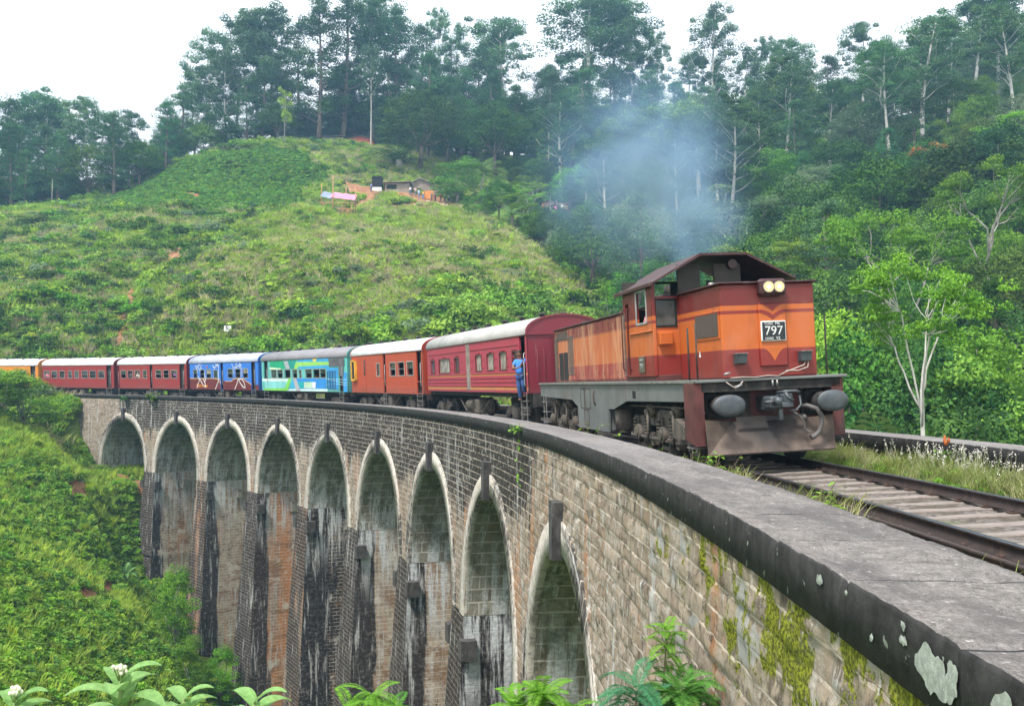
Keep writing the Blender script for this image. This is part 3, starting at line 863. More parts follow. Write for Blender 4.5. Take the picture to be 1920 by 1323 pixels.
M_iron = plain('rusty_iron', (.075, .045, .034), .75, .4, var=.3, scale=12, bump=.4)
rr = random.Random(3)
def sleeper_mesh(seed):
    r = random.Random(seed); m = MB()
    nx, L, w, h = 14, 1.36, .115, .13
    V = []; F = []
    for i in range(nx + 1):
        x = -L + 2 * L * i / nx
        a = w * (1 + r.uniform(-.07, .07)); b = w * (1 + r.uniform(-.07, .07)); t = r.uniform(-.007, .007)
        V += [(x, -a, -h), (x, -a, -.012 + t), (x, -a + .012, t), (x, 0, t + r.uniform(-.01, .003)), (x, b - .012, t), (x, b, -.012 + t), (x, b, -h)]
    for i in range(nx):
        for j in range(6): F.append((i * 7 + j, (i + 1) * 7 + j, (i + 1) * 7 + j + 1, i * 7 + j + 1))
    F += [tuple(range(7))[::-1], tuple(nx * 7 + q for q in range(7))]
    m.raw(V, F)
    return m
s_ = -3.0; cnt = 0
while s_ < 19.5:
    m = sleeper_mesh(cnt); cnt += 1
    ob = m.build('sleeper', M_slp, track)
    x, y = LP(s_ , TCD + rr.uniform(-.03, .03)); h_ = LH(s_) + rr.uniform(-.025, .025)
    # local x = to the right of the line
    ob.matrix_local = Matrix.Translation((float(x), float(y), -.165 + rr.uniform(-.014, .002))) @ Matrix.Rotation(h_ - math.pi / 2, 4, 'Z') @ Matrix.Rotation(-CANT, 4, 'Y')
    for w_ in (-.873, .873):
        pm = MB()
        pm.box(w_ - .14, w_ + .14, -.075, .075, .001, .017, bev=.004)
        for q in (-1, 1):
            pm.box(w_ + q * .095 - .02, w_ + q * .095 + .02, -.03, .03, .015, .045, bev=.006)
        if s_ > -1: pm.build('rail_chair', M_iron, ob)
    s_ += .66 + rr.uniform(-.03, .03)
# ------------------------------------------------------------------ plants
LM = {
    'dark':  leafmat('leaf_dark', (.020, .075, .016), (.085, .190, .030), .2),
    'mid':   leafmat('leaf_mid', (.045, .135, .015), (.165, .33, .035), .25),
    'light': leafmat('leaf_light', (.11, .25, .022), (.26, .43, .05), .3),
    'olive': leafmat('leaf_olive', (.07, .13, .025), (.19, .27, .06), .3),
    'yg':    leafmat('leaf_yellow_green', (.08, .21, .02), (.21, .40, .045), .3, obj=.1),
    'tall':  leafmat('leaf_tall', (.018, .080, .028), (.085, .200, .065), .25),
    'euc':   leafmat('leaf_eucalyptus', (.032, .115, .045), (.125, .25, .085), .3, obj=.25),
    'grey':  leafmat('leaf_greygreen', (.11, .18, .09), (.22, .31, .16), .35, obj=.25),
    'grass': leafmat('leaf_grass', (.20, .35, .03), (.42, .56, .085), .45, obj=.35),
    'dry':   leafmat('leaf_dry', (.34, .34, .16), (.50, .45, .26), .35, obj=.3),
    'tea':   leafmat('leaf_tea', (.055, .18, .025), (.15, .34, .045), .3),
    'banana': leafmat('leaf_banana', (.10, .22, .06), (.22, .38, .14), .35, obj=.2),
    'palm':  leafmat('leaf_palm', (.05, .12, .03), (.15, .25, .07), .3),
    'flower': leafmat('blossom_orange', (.45, .14, .04), (.60, .26, .08), .2, obj=.1),
    'fresh': leafmat('leaf_fresh', (.13, .30, .03), (.27, .47, .06), .33, obj=.15),
}
M_bark = plain('bark_grey', (.30, .28, .24), .9, var=.35, scale=2.5, dirt=(.10, .085, .07), dirt_amt=.7, bump=.4)
M_barkpale = plain('bark_pale', (.52, .50, .45), .85, var=.2, scale=2.0, dirt=(.20, .17, .14), dirt_amt=.6, bump=.3)
M_barkdark = plain('bark_brown', (.14, .11, .085), .9, var=.35, scale=3, bump=.4)

def leaf_faces(P, N, size, rng, aspect=.5, droop=0.0):
    """rhombus leaves at points P with rough normals N"""
    n = len(P)
    N = N / (np.linalg.norm(N, axis=1, keepdims=True) + 1e-9)
    T = rng.normal(size=(n, 3)); T[:, 2] -= droop
    T -= N * (T * N).sum(1, keepdims=True); T /= np.linalg.norm(T, axis=1, keepdims=True) + 1e-9
    B = np.cross(N, T)
    sz = size * rng.uniform(.6, 1.35, (n, 1))
    a = P - T * sz * .5; b = P + B * sz * aspect * .5 - T * sz * .05; c = P + T * sz * .5; d = P - B * sz * aspect * .5 - T * sz * .05
    V = np.stack([a, b, c, d], 1).reshape(-1, 3)
    return V, np.arange(4 * n).reshape(n, 4)
def cloud(centers, radii, nper, size, rng, aspect=.55, up=.35, shell=.55, droop=0.0):
    Vs, Fs, Ts = [], [], []; off = 0
    for c, r in zip(centers, radii):
        r = np.asarray(r, dtype=float)
        n = int(nper * rng.uniform(.75, 1.25))
        d = rng.normal(size=(n, 3)); d /= np.linalg.norm(d, axis=1, keepdims=True)
        low = d[:, 2] < -.25
        d[low, 2] *= .35
        q = rng.uniform(0, 1, (n, 1)); q = shell + (1 - shell) * q ** .6
        lump = 1 + .22 * np.sin(d[:, :1] * 5 + c[0]) * np.cos(d[:, 1:2] * 5 + c[1] * 3)
        P = np.asarray(c) + d * q * r * lump
        N = d * .8 + rng.normal(size=(n, 3)) * .55; N[:, 2] += up
        V, F = leaf_faces(P, N, size, rng, aspect, droop)
        Vs.append(V); Fs.append(F + off); off += len(V)
        base = rng.uniform(.1, .9)
        Ts.append(np.clip(base + rng.normal(size=n) * .22, 0, 1))
    return np.concatenate(Vs), np.concatenate(Fs), np.concatenate(Ts)

def limb(m, p0, p1, r0, r1, rng, n=5, wob=.06, seg=6):
    p0 = np.array(p0, dtype=float); p1 = np.array(p1, dtype=float); L = np.linalg.norm(p1 - p0)
    pts = []
    o = rng.normal(size=3) * wob * L
    for i in range(n + 1):
        t = i / n
        pts.append(p0 + (p1 - p0) * t + o * math.sin(t * math.pi) + (rng.normal(size=3) * wob * .25 * L if 0 < i < n else 0))
    m.tube(pts, [r0 + (r1 - r0) * (i / n) for i in range(n + 1)], seg)
    return pts

def make_tree(kind, seed):
    """returns (root, height as built)"""
    rng = np.random.RandomState(seed)
    m = MB(); cs, rs_ = [], []
    nper, size, up, mat, bark = 200, .4, .35, 'mid', M_bark
    if kind == 'eucalyptus':
        H = 30.; lean = rng.normal(size=2) * 1.2
        tp = [np.array([lean[0] * (t ** 1.4) + .5 * math.sin(t * 4 + seed), lean[1] * (t ** 1.4) + .4 * math.cos(t * 3 + seed), H * .95 * t]) for t in np.linspace(0, 1, 10)]
        m.tube(tp, [.42 * (1 - .88 * t) + .03 for t in np.linspace(0, 1, 10)], 8)
        lo = rng.uniform(.40, .52)
        nb = 21
        for i in range(nb):
            t = lo + (1 - lo) * ((i + .6) / nb) ** .9
            j = min(int(t * 9), 8); f = t * 9 - j
            b = tp[j] * (1 - f) + tp[j + 1] * f
            az = i * 2.4 + rng.uniform(-.7, .7)
            q_ = (t - lo) / (1 - lo)
            w = (5.6 * math.sin(math.pi * (.2 + .72 * q_)) ** .8) * rng.uniform(.6, 1.15)
            if i == nb - 1: w = .6
            e = b + np.array([math.cos(az) * w, math.sin(az) * w, w * rng.uniform(.35, .8)])
            if e[2] > H * 1.0: e[2] = H * rng.uniform(.94, 1.0)
            limb(m, b - np.array([0, 0, w * .25]), e, .13 * (1.2 - t), .03, rng, 4)
            r = rng.uniform(1.5, 2.7) * (1 if i < nb - 3 else .8)
            cs.append(e); rs_.append((r, r * rng.uniform(.8, 1.1), r * rng.uniform(.72, .95)))
            for q in range(rng.randint(3, 5)):
                u = rng.uniform(.45, 1.0)
                c = b + (e - b) * u + rng.normal(size=3) * [1.5, 1.5, .9]
                r2 = rng.uniform(.7, 1.5)
                cs.append(c); rs_.append((r2, r2, r2 * .85))
        nper, size, mat, bark = 210, .34, 'euc', M_barkpale
    elif kind == 'tall_dense':
        H = 28.
        tp = [np.array([.5 * math.sin(t * 3 + seed), .4 * math.cos(t * 3), H * .9 * t]) for t in np.linspace(0, 1, 8)]
        m.tube(tp, [.5 * (1 - .85 * t) + .03 for t in np.linspace(0, 1, 8)], 8)
        for i in range(86):
            t = rng.uniform(.16, 1.0)
            az = i * 2.4; w = 4.7 * math.sin(min(1, (1.07 - t) * 1.9) * math.pi / 2) * rng.uniform(.35, 1.12)
            c = np.array([math.cos(az) * w, math.sin(az) * w, H * (.06 + .92 * t) * 1.0])
            if i % 3 == 0: limb(m, (0, 0, c[2] - 2), c, .1, .03, rng, 4)
            r = rng.uniform(1.0, 2.1); cs.append(c); rs_.append((r, r, r * .8))
        nper, size, mat, bark = 165, .35, 'tall', M_barkdark
    elif kind == 'broadleaf':
        H = 12.
        tops = []
        m.tube([(0, 0, 0), (.1, .1, 2.2), (.0, .2, 4.2)], [.34, .27, .2], 8)
        for i in range(72):
            v = (i + .5) / 72; az = i * 2.39996
            ph = math.acos(1 - 1.5 * v)
            Rr = 4.6 * rng.uniform(.72, 1.05)
            c = np.array([Rr * math.sin(ph) * math.cos(az), Rr * math.sin(ph) * math.sin(az), 6.6 + 4.4 * math.cos(ph) * rng.uniform(.8, 1.1)])
            if i % 6 == 0: limb(m, (0, .1, 3.6), c * .85, .10, .02, rng, 4)
            r = rng.uniform(.85, 1.5); cs.append(c); rs_.append((r, r, r * .75))
        nper, size, mat, bark = 210, .26, 'dark', M_barkdark
    elif kind == 'bushy':
        H = 8.
        m.tube([(0, 0, 0), (.1, 0, 1.6), (-.1, .1, 3)], [.2, .16, .12], 7)
        for i in range(44):
            az = i * 2.39996; v = rng.uniform(0, 1)
            w = 2.9 * math.sqrt(rng.uniform(.1, 1)) * (1 - .45 * v)
            c = np.array([w * math.cos(az), w * math.sin(az), 1.3 + 6 * v])
            if i % 4 == 0: limb(m, (0, 0, 1.5), c, .08, .02, rng, 3)
            r = rng.uniform(.6, 1.1); cs.append(c); rs_.append((r, r, r * .85))
        nper, size, mat = 300, .17, 'mid'
    elif kind == 'spreading':
        H = 11.
        m.tube([(0, 0, 0), (.15, 0, 2.5), (0, .1, 5.0)], [.19, .14, .11], 8)
        mains = []
        for i in range(5):
            az = i * 1.26 + rng.uniform(-.3, .3); w = rng.uniform(1.6, 2.7)
            e = np.array([w * math.cos(az), w * math.sin(az), rng.uniform(7.2, 8.6)])
            limb(m, (0, .1, 4.8 - .25 * i), e, .09, .045, rng, 5, .08); mains.append(e)
            for q in range(5):
                a2 = az + rng.uniform(-1.1, 1.1); w2 = rng.uniform(1.0, 2.6)
                e2 = e + np.array([w2 * math.cos(a2), w2 * math.sin(a2), rng.uniform(.2, 2.2)])
                limb(m, e, e2, .04, .012, rng, 3, .08)
                for z_ in range(2):
                    r = rng.uniform(.6, 1.15)
                    cs.append(e2 + rng.normal(size=3) * [.5, .5, .3]); rs_.append((r, r, r * .5))
        nper, size, mat, bark, up = 210, .17, 'light', M_bark, .9
    elif kind == 'slender':
        H = 19.
        m.tube([(0, 0, 0), (.25, 0, 5), (.1, .1, 10), (.0, .0, 14.2)], [.15, .13, .115, .10], 8)
        for i in range(5):
            az = i * 1.26 + rng.uniform(-.3, .3); w = rng.uniform(1.0, 1.9)
            e = np.array([w * math.cos(az), w * math.sin(az), rng.uniform(15.6, 17.0)])
            limb(m, (0, 0, 14.0 - .3 * i), e, .06, .035, rng, 5, .05)
            for q in range(6):
                a2 = az + rng.uniform(-1.2, 1.2); w2 = rng.uniform(.8, 2.0)
                e2 = e + np.array([w2 * math.cos(a2), w2 * math.sin(a2), rng.uniform(-.3, 2.0)])
                limb(m, e, e2, .025, .010, rng, 3, .08)
                for z_ in range(3):
                    r = rng.uniform(.4, .8); cs.append(e2 + rng.normal(size=3) * [.4, .4, .25]); rs_.append((r, r, r * .55))
        nper, size, mat, bark, up = 150, .15, 'light', M_barkpale, .8
    elif kind == 'sapling':
        H = 6.
        m.tube([(0, 0, 0), (.1, .05, 2), (0, 0, 4.8)], [.08, .06, .03], 6)
        for i in range(16):
            az = i * 2.4; t = rng.uniform(.45, 1); w = 1.1 * rng.uniform(.4, 1)
            c = np.array([w * math.cos(az), w * math.sin(az), 5.6 * t]); limb(m, (0, 0, c[2] - .5), c, .03, .012, rng, 3)
            r = rng.uniform(.35, .65); cs.append(c); rs_.append((r, r, r * .7))
        nper, size, mat = 110, .2, 'light'
    root = bpy.data.objects.new(kind, None)
    tr = m.build('trunk', bark, root, link=False, fix=False)
    V, F, T = cloud(cs, rs_, nper, size, rng, up=up)
    cr_ = np_mesh('crown', V, F, LM[mat], tint=T, parent=root, link=False)
    return root, H

def frond(V, F, T, base, d, L, droop, n, ll, rng, width=.06, mat_t=.5, down=.5, fold=.4):
    """pinnate leaf: arching midrib with leaflets either side (in place)"""
    d = np.array(d, dtype=float); d /= np.linalg.norm(d)
    side = np.cross(d, (0, 0, 1)); side /= np.linalg.norm(side) + 1e-9
    p = np.array(base, dtype=float); pts = [p.copy()]; dirs = []
    st = L / n; cur = d.copy()
    for i in range(n):
        cur = cur + np.array([0, 0, -droop / n]); cur /= np.linalg.norm(cur)
        p = p + cur * st; pts.append(p.copy()); dirs.append(cur.copy())
    b = len(V)
    # midrib
    for i in range(n):
        w = width * .3 * (1 - .7 * i / n)
        q = [pts[i] - side * w, pts[i] + side * w, pts[i + 1] + side * w * .9, pts[i + 1] - side * w * .9]
        k0 = len(V); V.extend(q); F.append((k0, k0 + 1, k0 + 2, k0 + 3)); T.append(.8)
    for i in range(1, n + 1):
        t = i / n
        l = ll * math.sin(math.pi * min(1, .12 + .83 * t)) ** .6
        for sgn in (-1, 1):
            u = side * sgn * 1.0 + dirs[i - 1] * .55 + np.array([0, 0, fold - down * rng.uniform(.6, 1.2)])
            u /= np.linalg.norm(u)
            e = pts[i] + u * l * .55; e2 = pts[i] + u * l + np.array([0, 0, -down * l * .3])
            w = dirs[i - 1] * width * .5
            k0 = len(V)
            V.extend([pts[i], e - w, e2, e + w]); F.append((k0, k0 + 1, k0 + 2, k0 + 3)); T.append(float(np.clip(mat_t + rng.normal() * .2, 0, 1)))

def blade(V, F, T, base, d, L, W, droop, rng, n=6, tint=.5, torn=False, curl=.25):
    """a broad leaf with a fold along its midrib"""
    d = np.array(d, dtype=float); d /= np.linalg.norm(d)
    side = np.cross(d, (0, 0, 1)); side /= np.linalg.norm(side) + 1e-9
    p = np.array(base, dtype=float); cur = d.copy(); rows = []
    for i in range(n + 1):
        t = i / n; w = W * .5 * (math.sin(math.pi * min(1, t * .93 + .05)) ** .75)
        upn = np.cross(side, cur)
        rows.append((p - side * w + upn * w * curl, p.copy(), p + side * w + upn * w * curl))
        cur = cur + np.array([0, 0, -droop / n]); cur /= np.linalg.norm(cur)
        p = p + cur * L / n
    k0 = len(V)
    for r in rows: V.extend(r)
    for i in range(n):
        tt = float(np.clip(tint + rng.normal() * .08, 0, 1))
        a = k0 + i * 3
        F.append((a, a + 1, a + 4, a + 3)); T.append(tt)
        F.append((a + 1, a + 2, a + 5, a + 4)); T.append(float(np.clip(tt + .12, 0, 1)))

def finish(name, V, F, T, mat, parent=None, link=True, smooth=False):
    return np_mesh(name, np.array(V), np.array(F), mat, tint=np.array(T), parent=parent, link=link, smooth=smooth)

def make_palm(kind, seed):
    rng = np.random.RandomState(seed); root = bpy.data.objects.new(kind, None); m = MB(); V, F, T = [], [], []
    if kind == 'areca_palm':
        H = 12.; m.tube([(0, 0, 0), (.1, 0, 5), (.15, .1, 10.6)], [.13, .10, .09], 8)
        for i in range(11):
            az = i * 2.4; el = rng.uniform(.35, 1.3)
            frond(V, F, T, (.15, .1, 10.5), (math.cos(az) * math.cos(el), math.sin(az) * math.cos(el), math.sin(el)), 2.4, 1.7, 12, .6, rng, .16)
    elif kind == 'coconut_palm':
        H = 10.; m.tube([(0, 0, 0), (.3, 0, 3), (.7, .1, 6.0)], [.24, .18, .15], 8)
        for i in range(18):
            az = i * 2.4; el = rng.uniform(-.1, 1.4)
            frond(V, F, T, (.7, .1, 6.0), (math.cos(az) * math.cos(el), math.sin(az) * math.cos(el), math.sin(el)), 4.6, 1.6, 18, .95, rng, .16, .7)
    elif kind == 'low_palm':
        H = 4.; m.tube([(0, 0, 0), (0, 0, .9)], [.3, .22], 8)
        for i in range(16):
            az = i * 2.4; el = rng.uniform(.2, 1.35)
            frond(V, F, T, (0, 0, .9), (math.cos(az) * math.cos(el), math.sin(az) * math.cos(el), math.sin(el)), 3.6, 1.9, 22, .85, rng, .09, .6)
    elif kind == 'banana_plant':
        H = 4.2; m.tube([(0, 0, 0), (.03, 0, 1.1), (0, 0, 2.1)], [.16, .13, .09], 8)
        for i in range(10):
            az = i * 2.4 + rng.uniform(-.3, .3); el = rng.uniform(.45, 1.3)
            blade(V, F, T, (0, 0, 2.0), (math.cos(az) * math.cos(el), math.sin(az) * math.cos(el), math.sin(el)), rng.uniform(1.4, 2.1), .46, 1.3, rng, 8, .5)
    m.build('trunk', M_bark if kind != 'banana_plant' else plain('banana_stem', (.16, .14, .07), .8, dirt=(.08, .05, .03)), root, link=False, fix=False)
    finish('crown', V, F, T, LM['banana' if kind == 'banana_plant' else 'palm'], root, link=False)
    return root, H

PROTO = {}
for kd, seeds in (('eucalyptus', (1, 2, 3, 4, 5)), ('tall_dense', (11, 12, 13)), ('broadleaf', (21, 22, 23)), ('bushy', (31, 32, 33)), ('spreading', (41, 42)), ('slender', (44,)), ('sapling', (51, 52))):
    PROTO[kd] = [make_tree(kd, s) for s in seeds]
for kd, seeds in (('areca_palm', (61, 62)), ('coconut_palm', (63,)), ('low_palm', (65,)), ('banana_plant', (66, 67))):
    PROTO[kd] = [make_palm(kd, s) for s in seeds]
NAMES = {'eucalyptus': 'eucalyptus_tree', 'tall_dense': 'forest_tree', 'broadleaf': 'broadleaf_tree', 'bushy': 'leafy_tree', 'spreading': 'spreading_tree', 'slender': 'slender_tree', 'sapling': 'young_tree',
         'areca_palm': 'areca_palm', 'coconut_palm': 'coconut_palm', 'low_palm': 'low_palm', 'banana_plant': 'banana_plant'}
KMAT = {}
def tree(kind, x, y, H, label, group=None, width=1.0, var=None, z=None, rz=None, mat=None, bark=None):
    pr = PROTO[kind]
    i = var if var is not None else int(abs(math.sin(x * 12.9 + y * 7.7)) * 1000) % len(pr)
    root, h0 = pr[i % len(pr)]
    if z is None: z = float(TH(np.array([x]), np.array([y]))[0]) - .25
    r = bpy.data.objects.new(NAMES[kind], None); r.empty_display_size = .5
    C.objects.link(r)
    s = H / h0
    r.location = (x, y, z); r.scale = (s * width, s * width, s)
    r.rotation_euler = (0, 0, rz if rz is not None else (x * 3.7 + y * 1.3) % 6.28)
    for ch in root.children:
        c = ch.copy(); c.parent = r
        rep = mat if ch.name.startswith('crown') else bark
        if rep:
            key = (ch.data.name, rep.name)
            if key not in KMAT:
                d = ch.data.copy(); d.materials[0] = rep; KMAT[key] = d
            c.data = KMAT[key]
        C.objects.link(c)
    tag(r, label, 'tree' if 'palm' not in kind and 'banana' not in kind else ('palm' if 'palm' in kind else 'banana plant'), group)
    return r
TREES = [
 ('eucalyptus', -112.7, 211.0, 29.3, 1.0, 'grey green eucalyptus at the left end of the far ridge skyline', None),
 ('eucalyptus', -112.1, 218.0, 34.8, 1.15, 'broad eucalyptus with the highest crown of the far left ridge', None),
 ('eucalyptus', -104.7, 214.0, 26.8, 1.0, 'eucalyptus with layered crown right of the highest one on the far left ridge', None),
 ('eucalyptus', -105.1, 226.0, 32.0, 0.7, 'small topped thin eucalyptus in the dip of the far left skyline', None),
 ('eucalyptus', -94.3, 211.0, 26.7, 0.85, 'eucalyptus with two separate top tufts on the far left skyline', None),
 ('eucalyptus', -88.5, 206.0, 19.5, 1.0, 'pale trunked eucalyptus at the left edge of the tea slope', None),
 ('areca_palm', -86.8, 215.0, 14.3, 1.6, 'tall areca palm with pale trunk standing at the start of the tea slope', None),
 ('areca_palm', -92.0, 190.0, 7.7, 1.6, 'areca palm with dark head standing before the far left wood', None),
 ('eucalyptus', -87.3, 218.0, 22.2, 1.0, 'eucalyptus with rounded top behind the tall areca palm', None),
 ('eucalyptus', -85.9, 231.0, 20.0, 1.0, 'low eucalyptus in the gap left of the hill shoulder', None),
 ('eucalyptus', -81.0, 228.0, 21.1, 1.0, 'eucalyptus with drooping sprays left of the hill shoulder', None),
 ('eucalyptus', -77.8, 232.0, 35.9, 0.8, 'eucalyptus with a round dark head at the left end of the hilltop grove', None),
 ('eucalyptus', -72.2, 227.0, 39.0, 0.75, 'tall thin eucalyptus with ladder like tufts at the left of the hilltop grove', None),
 ('eucalyptus', -67.3, 223.0, 28.5, 0.9, 'medium eucalyptus below the two tallest at the left of the hilltop grove', None),
 ('eucalyptus', -66.4, 229.0, 38.8, 0.85, 'straight eucalyptus with pale trunk third from the left of the hilltop grove', None),
 ('eucalyptus', -63.7, 233.0, 41.9, 0.95, 'tall eucalyptus with pointed crown left of the dense hilltop trees', None),
 ('eucalyptus', -60.1, 237.0, 42.5, 0.9, 'eucalyptus touching the left side of the dense hilltop trees', None),
 ('tall_dense', -52.9, 232.0, 33.8, 0.85, 'dark dense tree at the left of the dense hilltop clump', None),
 ('tall_dense', -46.0, 223.0, 35.4, 0.95, 'tallest dense dark tree above the grey stone hut on the hilltop', None),
 ('tall_dense', -40.4, 227.0, 36.6, 1.0, 'dense dark tree right of the tallest one on the hilltop', None),
 ('tall_dense', -34.9, 233.0, 36.8, 0.95, 'bluish dense tree in the middle of the hilltop clump', None),
 ('tall_dense', -29.4, 237.0, 36.3, 0.9, 'dense tree behind the large domed tree on the hilltop', None),
 ('eucalyptus', -32.4, 249.0, 44.0, 1.0, 'tall eucalyptus peeping above the dense hilltop clump', None),
 ('tall_dense', -24.7, 250.0, 35.6, 0.8, 'dense tree at the right end of the hilltop clump', None),
 ('eucalyptus', -20.1, 254.0, 39.6, 0.55, 'slim eucalyptus with ragged tip right of the hilltop clump', None),
 ('eucalyptus', -15.8, 257.0, 36.6, 0.5, 'narrow eucalyptus standing in the sky gap right of the hilltop clump', None),
 ('eucalyptus', -33.5, 222.0, 25.4, 0.5, 'light green thin eucalyptus before the dense hilltop clump', None),
 ('sapling', -49.3, 205.0, 14.7, 0.5, 'thin tree with long bare trunk on the left hilltop meadow', None),
 ('sapling', -53.6, 203.0, 3.3, 0.6, 'small tree with ball crown beside the tea terraces', None),
 ('broadleaf', -20.2, 206.0, 17.6, 1.3, 'large domed dark tree above the huts on the terrace', None),
 ('broadleaf', -4.1, 216.0, 16.7, 1.15, 'dark rounded tree right of the large domed tree', None),
 ('eucalyptus', -2.2, 254.0, 37.3, 1.35, 'broad grey eucalyptus with forked pale trunks above the pink house', None),
 ('eucalyptus', -8.9, 262.0, 35.6, 0.9, 'eucalyptus behind the left side of the broad grey one', None),
 ('tall_dense', 9.3, 254.0, 25.7, 0.9, 'dark tree in the skyline gap right of the broad grey eucalyptus', None),
 ('eucalyptus', 19.2, 254.0, 47.9, 1.35, 'very tall eucalyptus with twin white trunks cut by the top edge of the picture', None),
 ('eucalyptus', 26.8, 258.0, 44.6, 1.1, 'eucalyptus leaning against the right of the one with twin white trunks', None),
 ('eucalyptus', 32.1, 254.0, 38.2, 0.9, 'eucalyptus with hanging right hand tufts above the smoke', None),
 ('eucalyptus', 38.5, 258.0, 35.4, 0.55, 'slim eucalyptus with a single round tuft above the smoke', None),
 ('eucalyptus', 46.8, 256.0, 30.2, 0.7, 'eucalyptus with sparse left tufts beside the tall narrow one', None),
 ('eucalyptus', 51.3, 250.0, 39.9, 0.8, 'tall narrow eucalyptus right of the smoke with dense base', None),
 ('tall_dense', 53.9, 252.0, 26.7, 0.8, 'dark tree wrapped round the foot of the tall narrow eucalyptus', None),
 ('eucalyptus', 58.1, 240.0, 27.7, 0.75, 'eucalyptus with small left tuft over the sky gap right of the smoke', None),
 ('eucalyptus', 64.9, 244.0, 29.8, 0.7, 'eucalyptus with a detached round top tuft', None),
 ('eucalyptus', 69.7, 236.0, 28.6, 1.0, 'eucalyptus with broad double top in the middle of the right skyline', None),
 ('eucalyptus', 54.0, 190.0, 27.1, 1.15, 'grey eucalyptus with long pale trunk halfway up the right slope', None),
 ('eucalyptus', 50.6, 195.0, 21.3, 0.8, 'pale trunked eucalyptus left of the long trunked grey one', None),
 ('eucalyptus', 76.5, 225.0, 15.8, 0.9, 'shorter eucalyptus between two skyline crowns on the right', None),
 ('eucalyptus', 81.1, 220.0, 27.9, 1.05, 'eucalyptus with domed crown and white sky gaps on the right skyline', None),
 ('eucalyptus', 86.2, 222.0, 21.3, 0.9, 'eucalyptus overlapping the right of the domed one', None),
 ('tall_dense', 81.2, 214.0, 16.4, 0.8, 'very dark tree beneath the domed eucalyptus', None),
 ('tall_dense', 87.3, 205.0, 17.2, 0.75, 'dark rounded tree in the dip before the tallest right hand group', None),
 ('eucalyptus', 78.3, 196.0, 14.4, 0.6, 'twin trunked pale eucalyptus on the open right slope', None),
 ('eucalyptus', 83.7, 183.0, 21.3, 1.0, 'eucalyptus with the whitest straight trunk on the open right slope', None),
 ('eucalyptus', 83.2, 188.0, 16.9, 0.8, 'grey eucalyptus just left of the whitest straight trunk', None),
 ('eucalyptus', 83.5, 180.0, 11.9, 0.6, 'short pale trunked eucalyptus right of the whitest straight trunk', None),
 ('eucalyptus', 95.5, 196.0, 26.7, 1.25, 'tall billowing eucalyptus left of centre in the right hand group cut by the top edge', None),
 ('eucalyptus', 101.1, 198.0, 27.2, 1.25, 'tallest billowing eucalyptus at the right corner of the skyline', None),
 ('eucalyptus', 105.8, 200.0, 18.6, 0.9, 'eucalyptus with low hanging tuft at the right edge of the skyline', None),
 ('tall_dense', 91.9, 172.0, 10.7, 0.8, 'dark dense tree at the right edge halfway up the skyline', None),
 ('eucalyptus', 85.5, 200.0, 21.1, 0.8, 'eucalyptus standing free left of the right hand group', None),
 ('bushy', -10.8, 184.0, 10.0, 1.5, 'dense round tree beside the plank hut on the terrace', None),
 ('coconut_palm', -6.7, 188.0, 10.9, 1.1, 'coconut palm with long pale fronds beside the dense round tree', None),
 ('low_palm', -3.5, 170.0, 2.0, 1.3, 'grey green drooping palm below the dense round tree', None),
 ('low_palm', -7.6, 166.0, 2.6, 1.2, 'drooping palm left below the dense round tree', None),
 ('low_palm', -24.6, 205.0, 9.0, 1.4, 'shady palm at the foot of the large domed tree', None),
 ('areca_palm', 7.8, 215.0, 13.1, 1.3, 'slim areca palm rising behind the pink house', None),
 ('areca_palm', 13.2, 175.0, 11.9, 1.2, 'leaning areca palm right of the pink house', None),
 ('banana_plant', -0.2, 160.0, 5.5, 1.3, 'banana clump at the upper edge of the grass spur', None),
 ('banana_plant', 1.9, 150.0, 2.9, 1.3, 'banana clump halfway down the edge of the grass spur', None),
 ('banana_plant', 3.4, 160.0, 5.1, 1.2, 'banana clump below the pink house', None),
 ('bushy', 15.4, 118.0, 8.0, 1.2, 'pale rounded tree rising above the carriage roof beside the spur', None),
 ('bushy', 12.2, 140.0, 14.1, 1.2, 'yellow green pointed tree at the foot of the spur', None),
 ('broadleaf', 19.1, 150.0, 15.0, 1.1, 'hazy domed tree under the smoke', None),
 ('bushy', 19.4, 125.0, 15.0, 1.2, 'light grey green tree directly behind the locomotive roof', None),
 ('broadleaf', 22.3, 118.0, 14.9, 1.0, 'light tree just left above the locomotive cab roof', None),
 ('spreading', 31.8, 130.0, 16.1, 1.3, 'pale feathery tree right above the locomotive cab roof', None),
 ('broadleaf', 38.5, 128.0, 17.1, 1.1, 'dark layered tree right of the pale feathery tree', None),
 ('broadleaf', 36.8, 110.0, 15.9, 1.1, 'dark broad tree behind the locomotive nose', None),
 ('spreading', 30.2, 76.0, 18.9, 0.72, 'yellow green umbrella tree with visible pale branches on the right slope', None),
 ('broadleaf', 47.4, 125.0, 16.5, 1.2, 'dark domed tree above the yellow green umbrella tree', None),
 ('broadleaf', 60.5, 140.0, 11.0, 1.0, 'tree with orange blossom on its crown on the right slope', 'flower'),
 ('broadleaf', 56.3, 120.0, 14.9, 1.3, 'large mid green tree right of the orange blossomed tree', None),
 ('broadleaf', 60.6, 118.0, 14.9, 1.2, 'large tree at the right edge below the skyline group', None),
 ('spreading', 42.7, 86.0, 16.4, 0.7, 'big tree with stout white forked trunk near the right edge', None),
 ('slender', 15.8, 37.0, 20.0, 0.7, 'light green tree with slender white trunk standing beyond the far parapet', None),
 ('bushy', 24.0, 72.0, 16.7, 0.8, 'dark leafy tree right behind the locomotive nose', None),
 ('bushy', 20.3, 58.0, 15.4, 0.8, 'bright green bushy tree immediately right of the locomotive', None),
 ('bushy', 20.7, 54.0, 13.4, 0.9, 'creeper covered tree left of the slender white trunk', None),
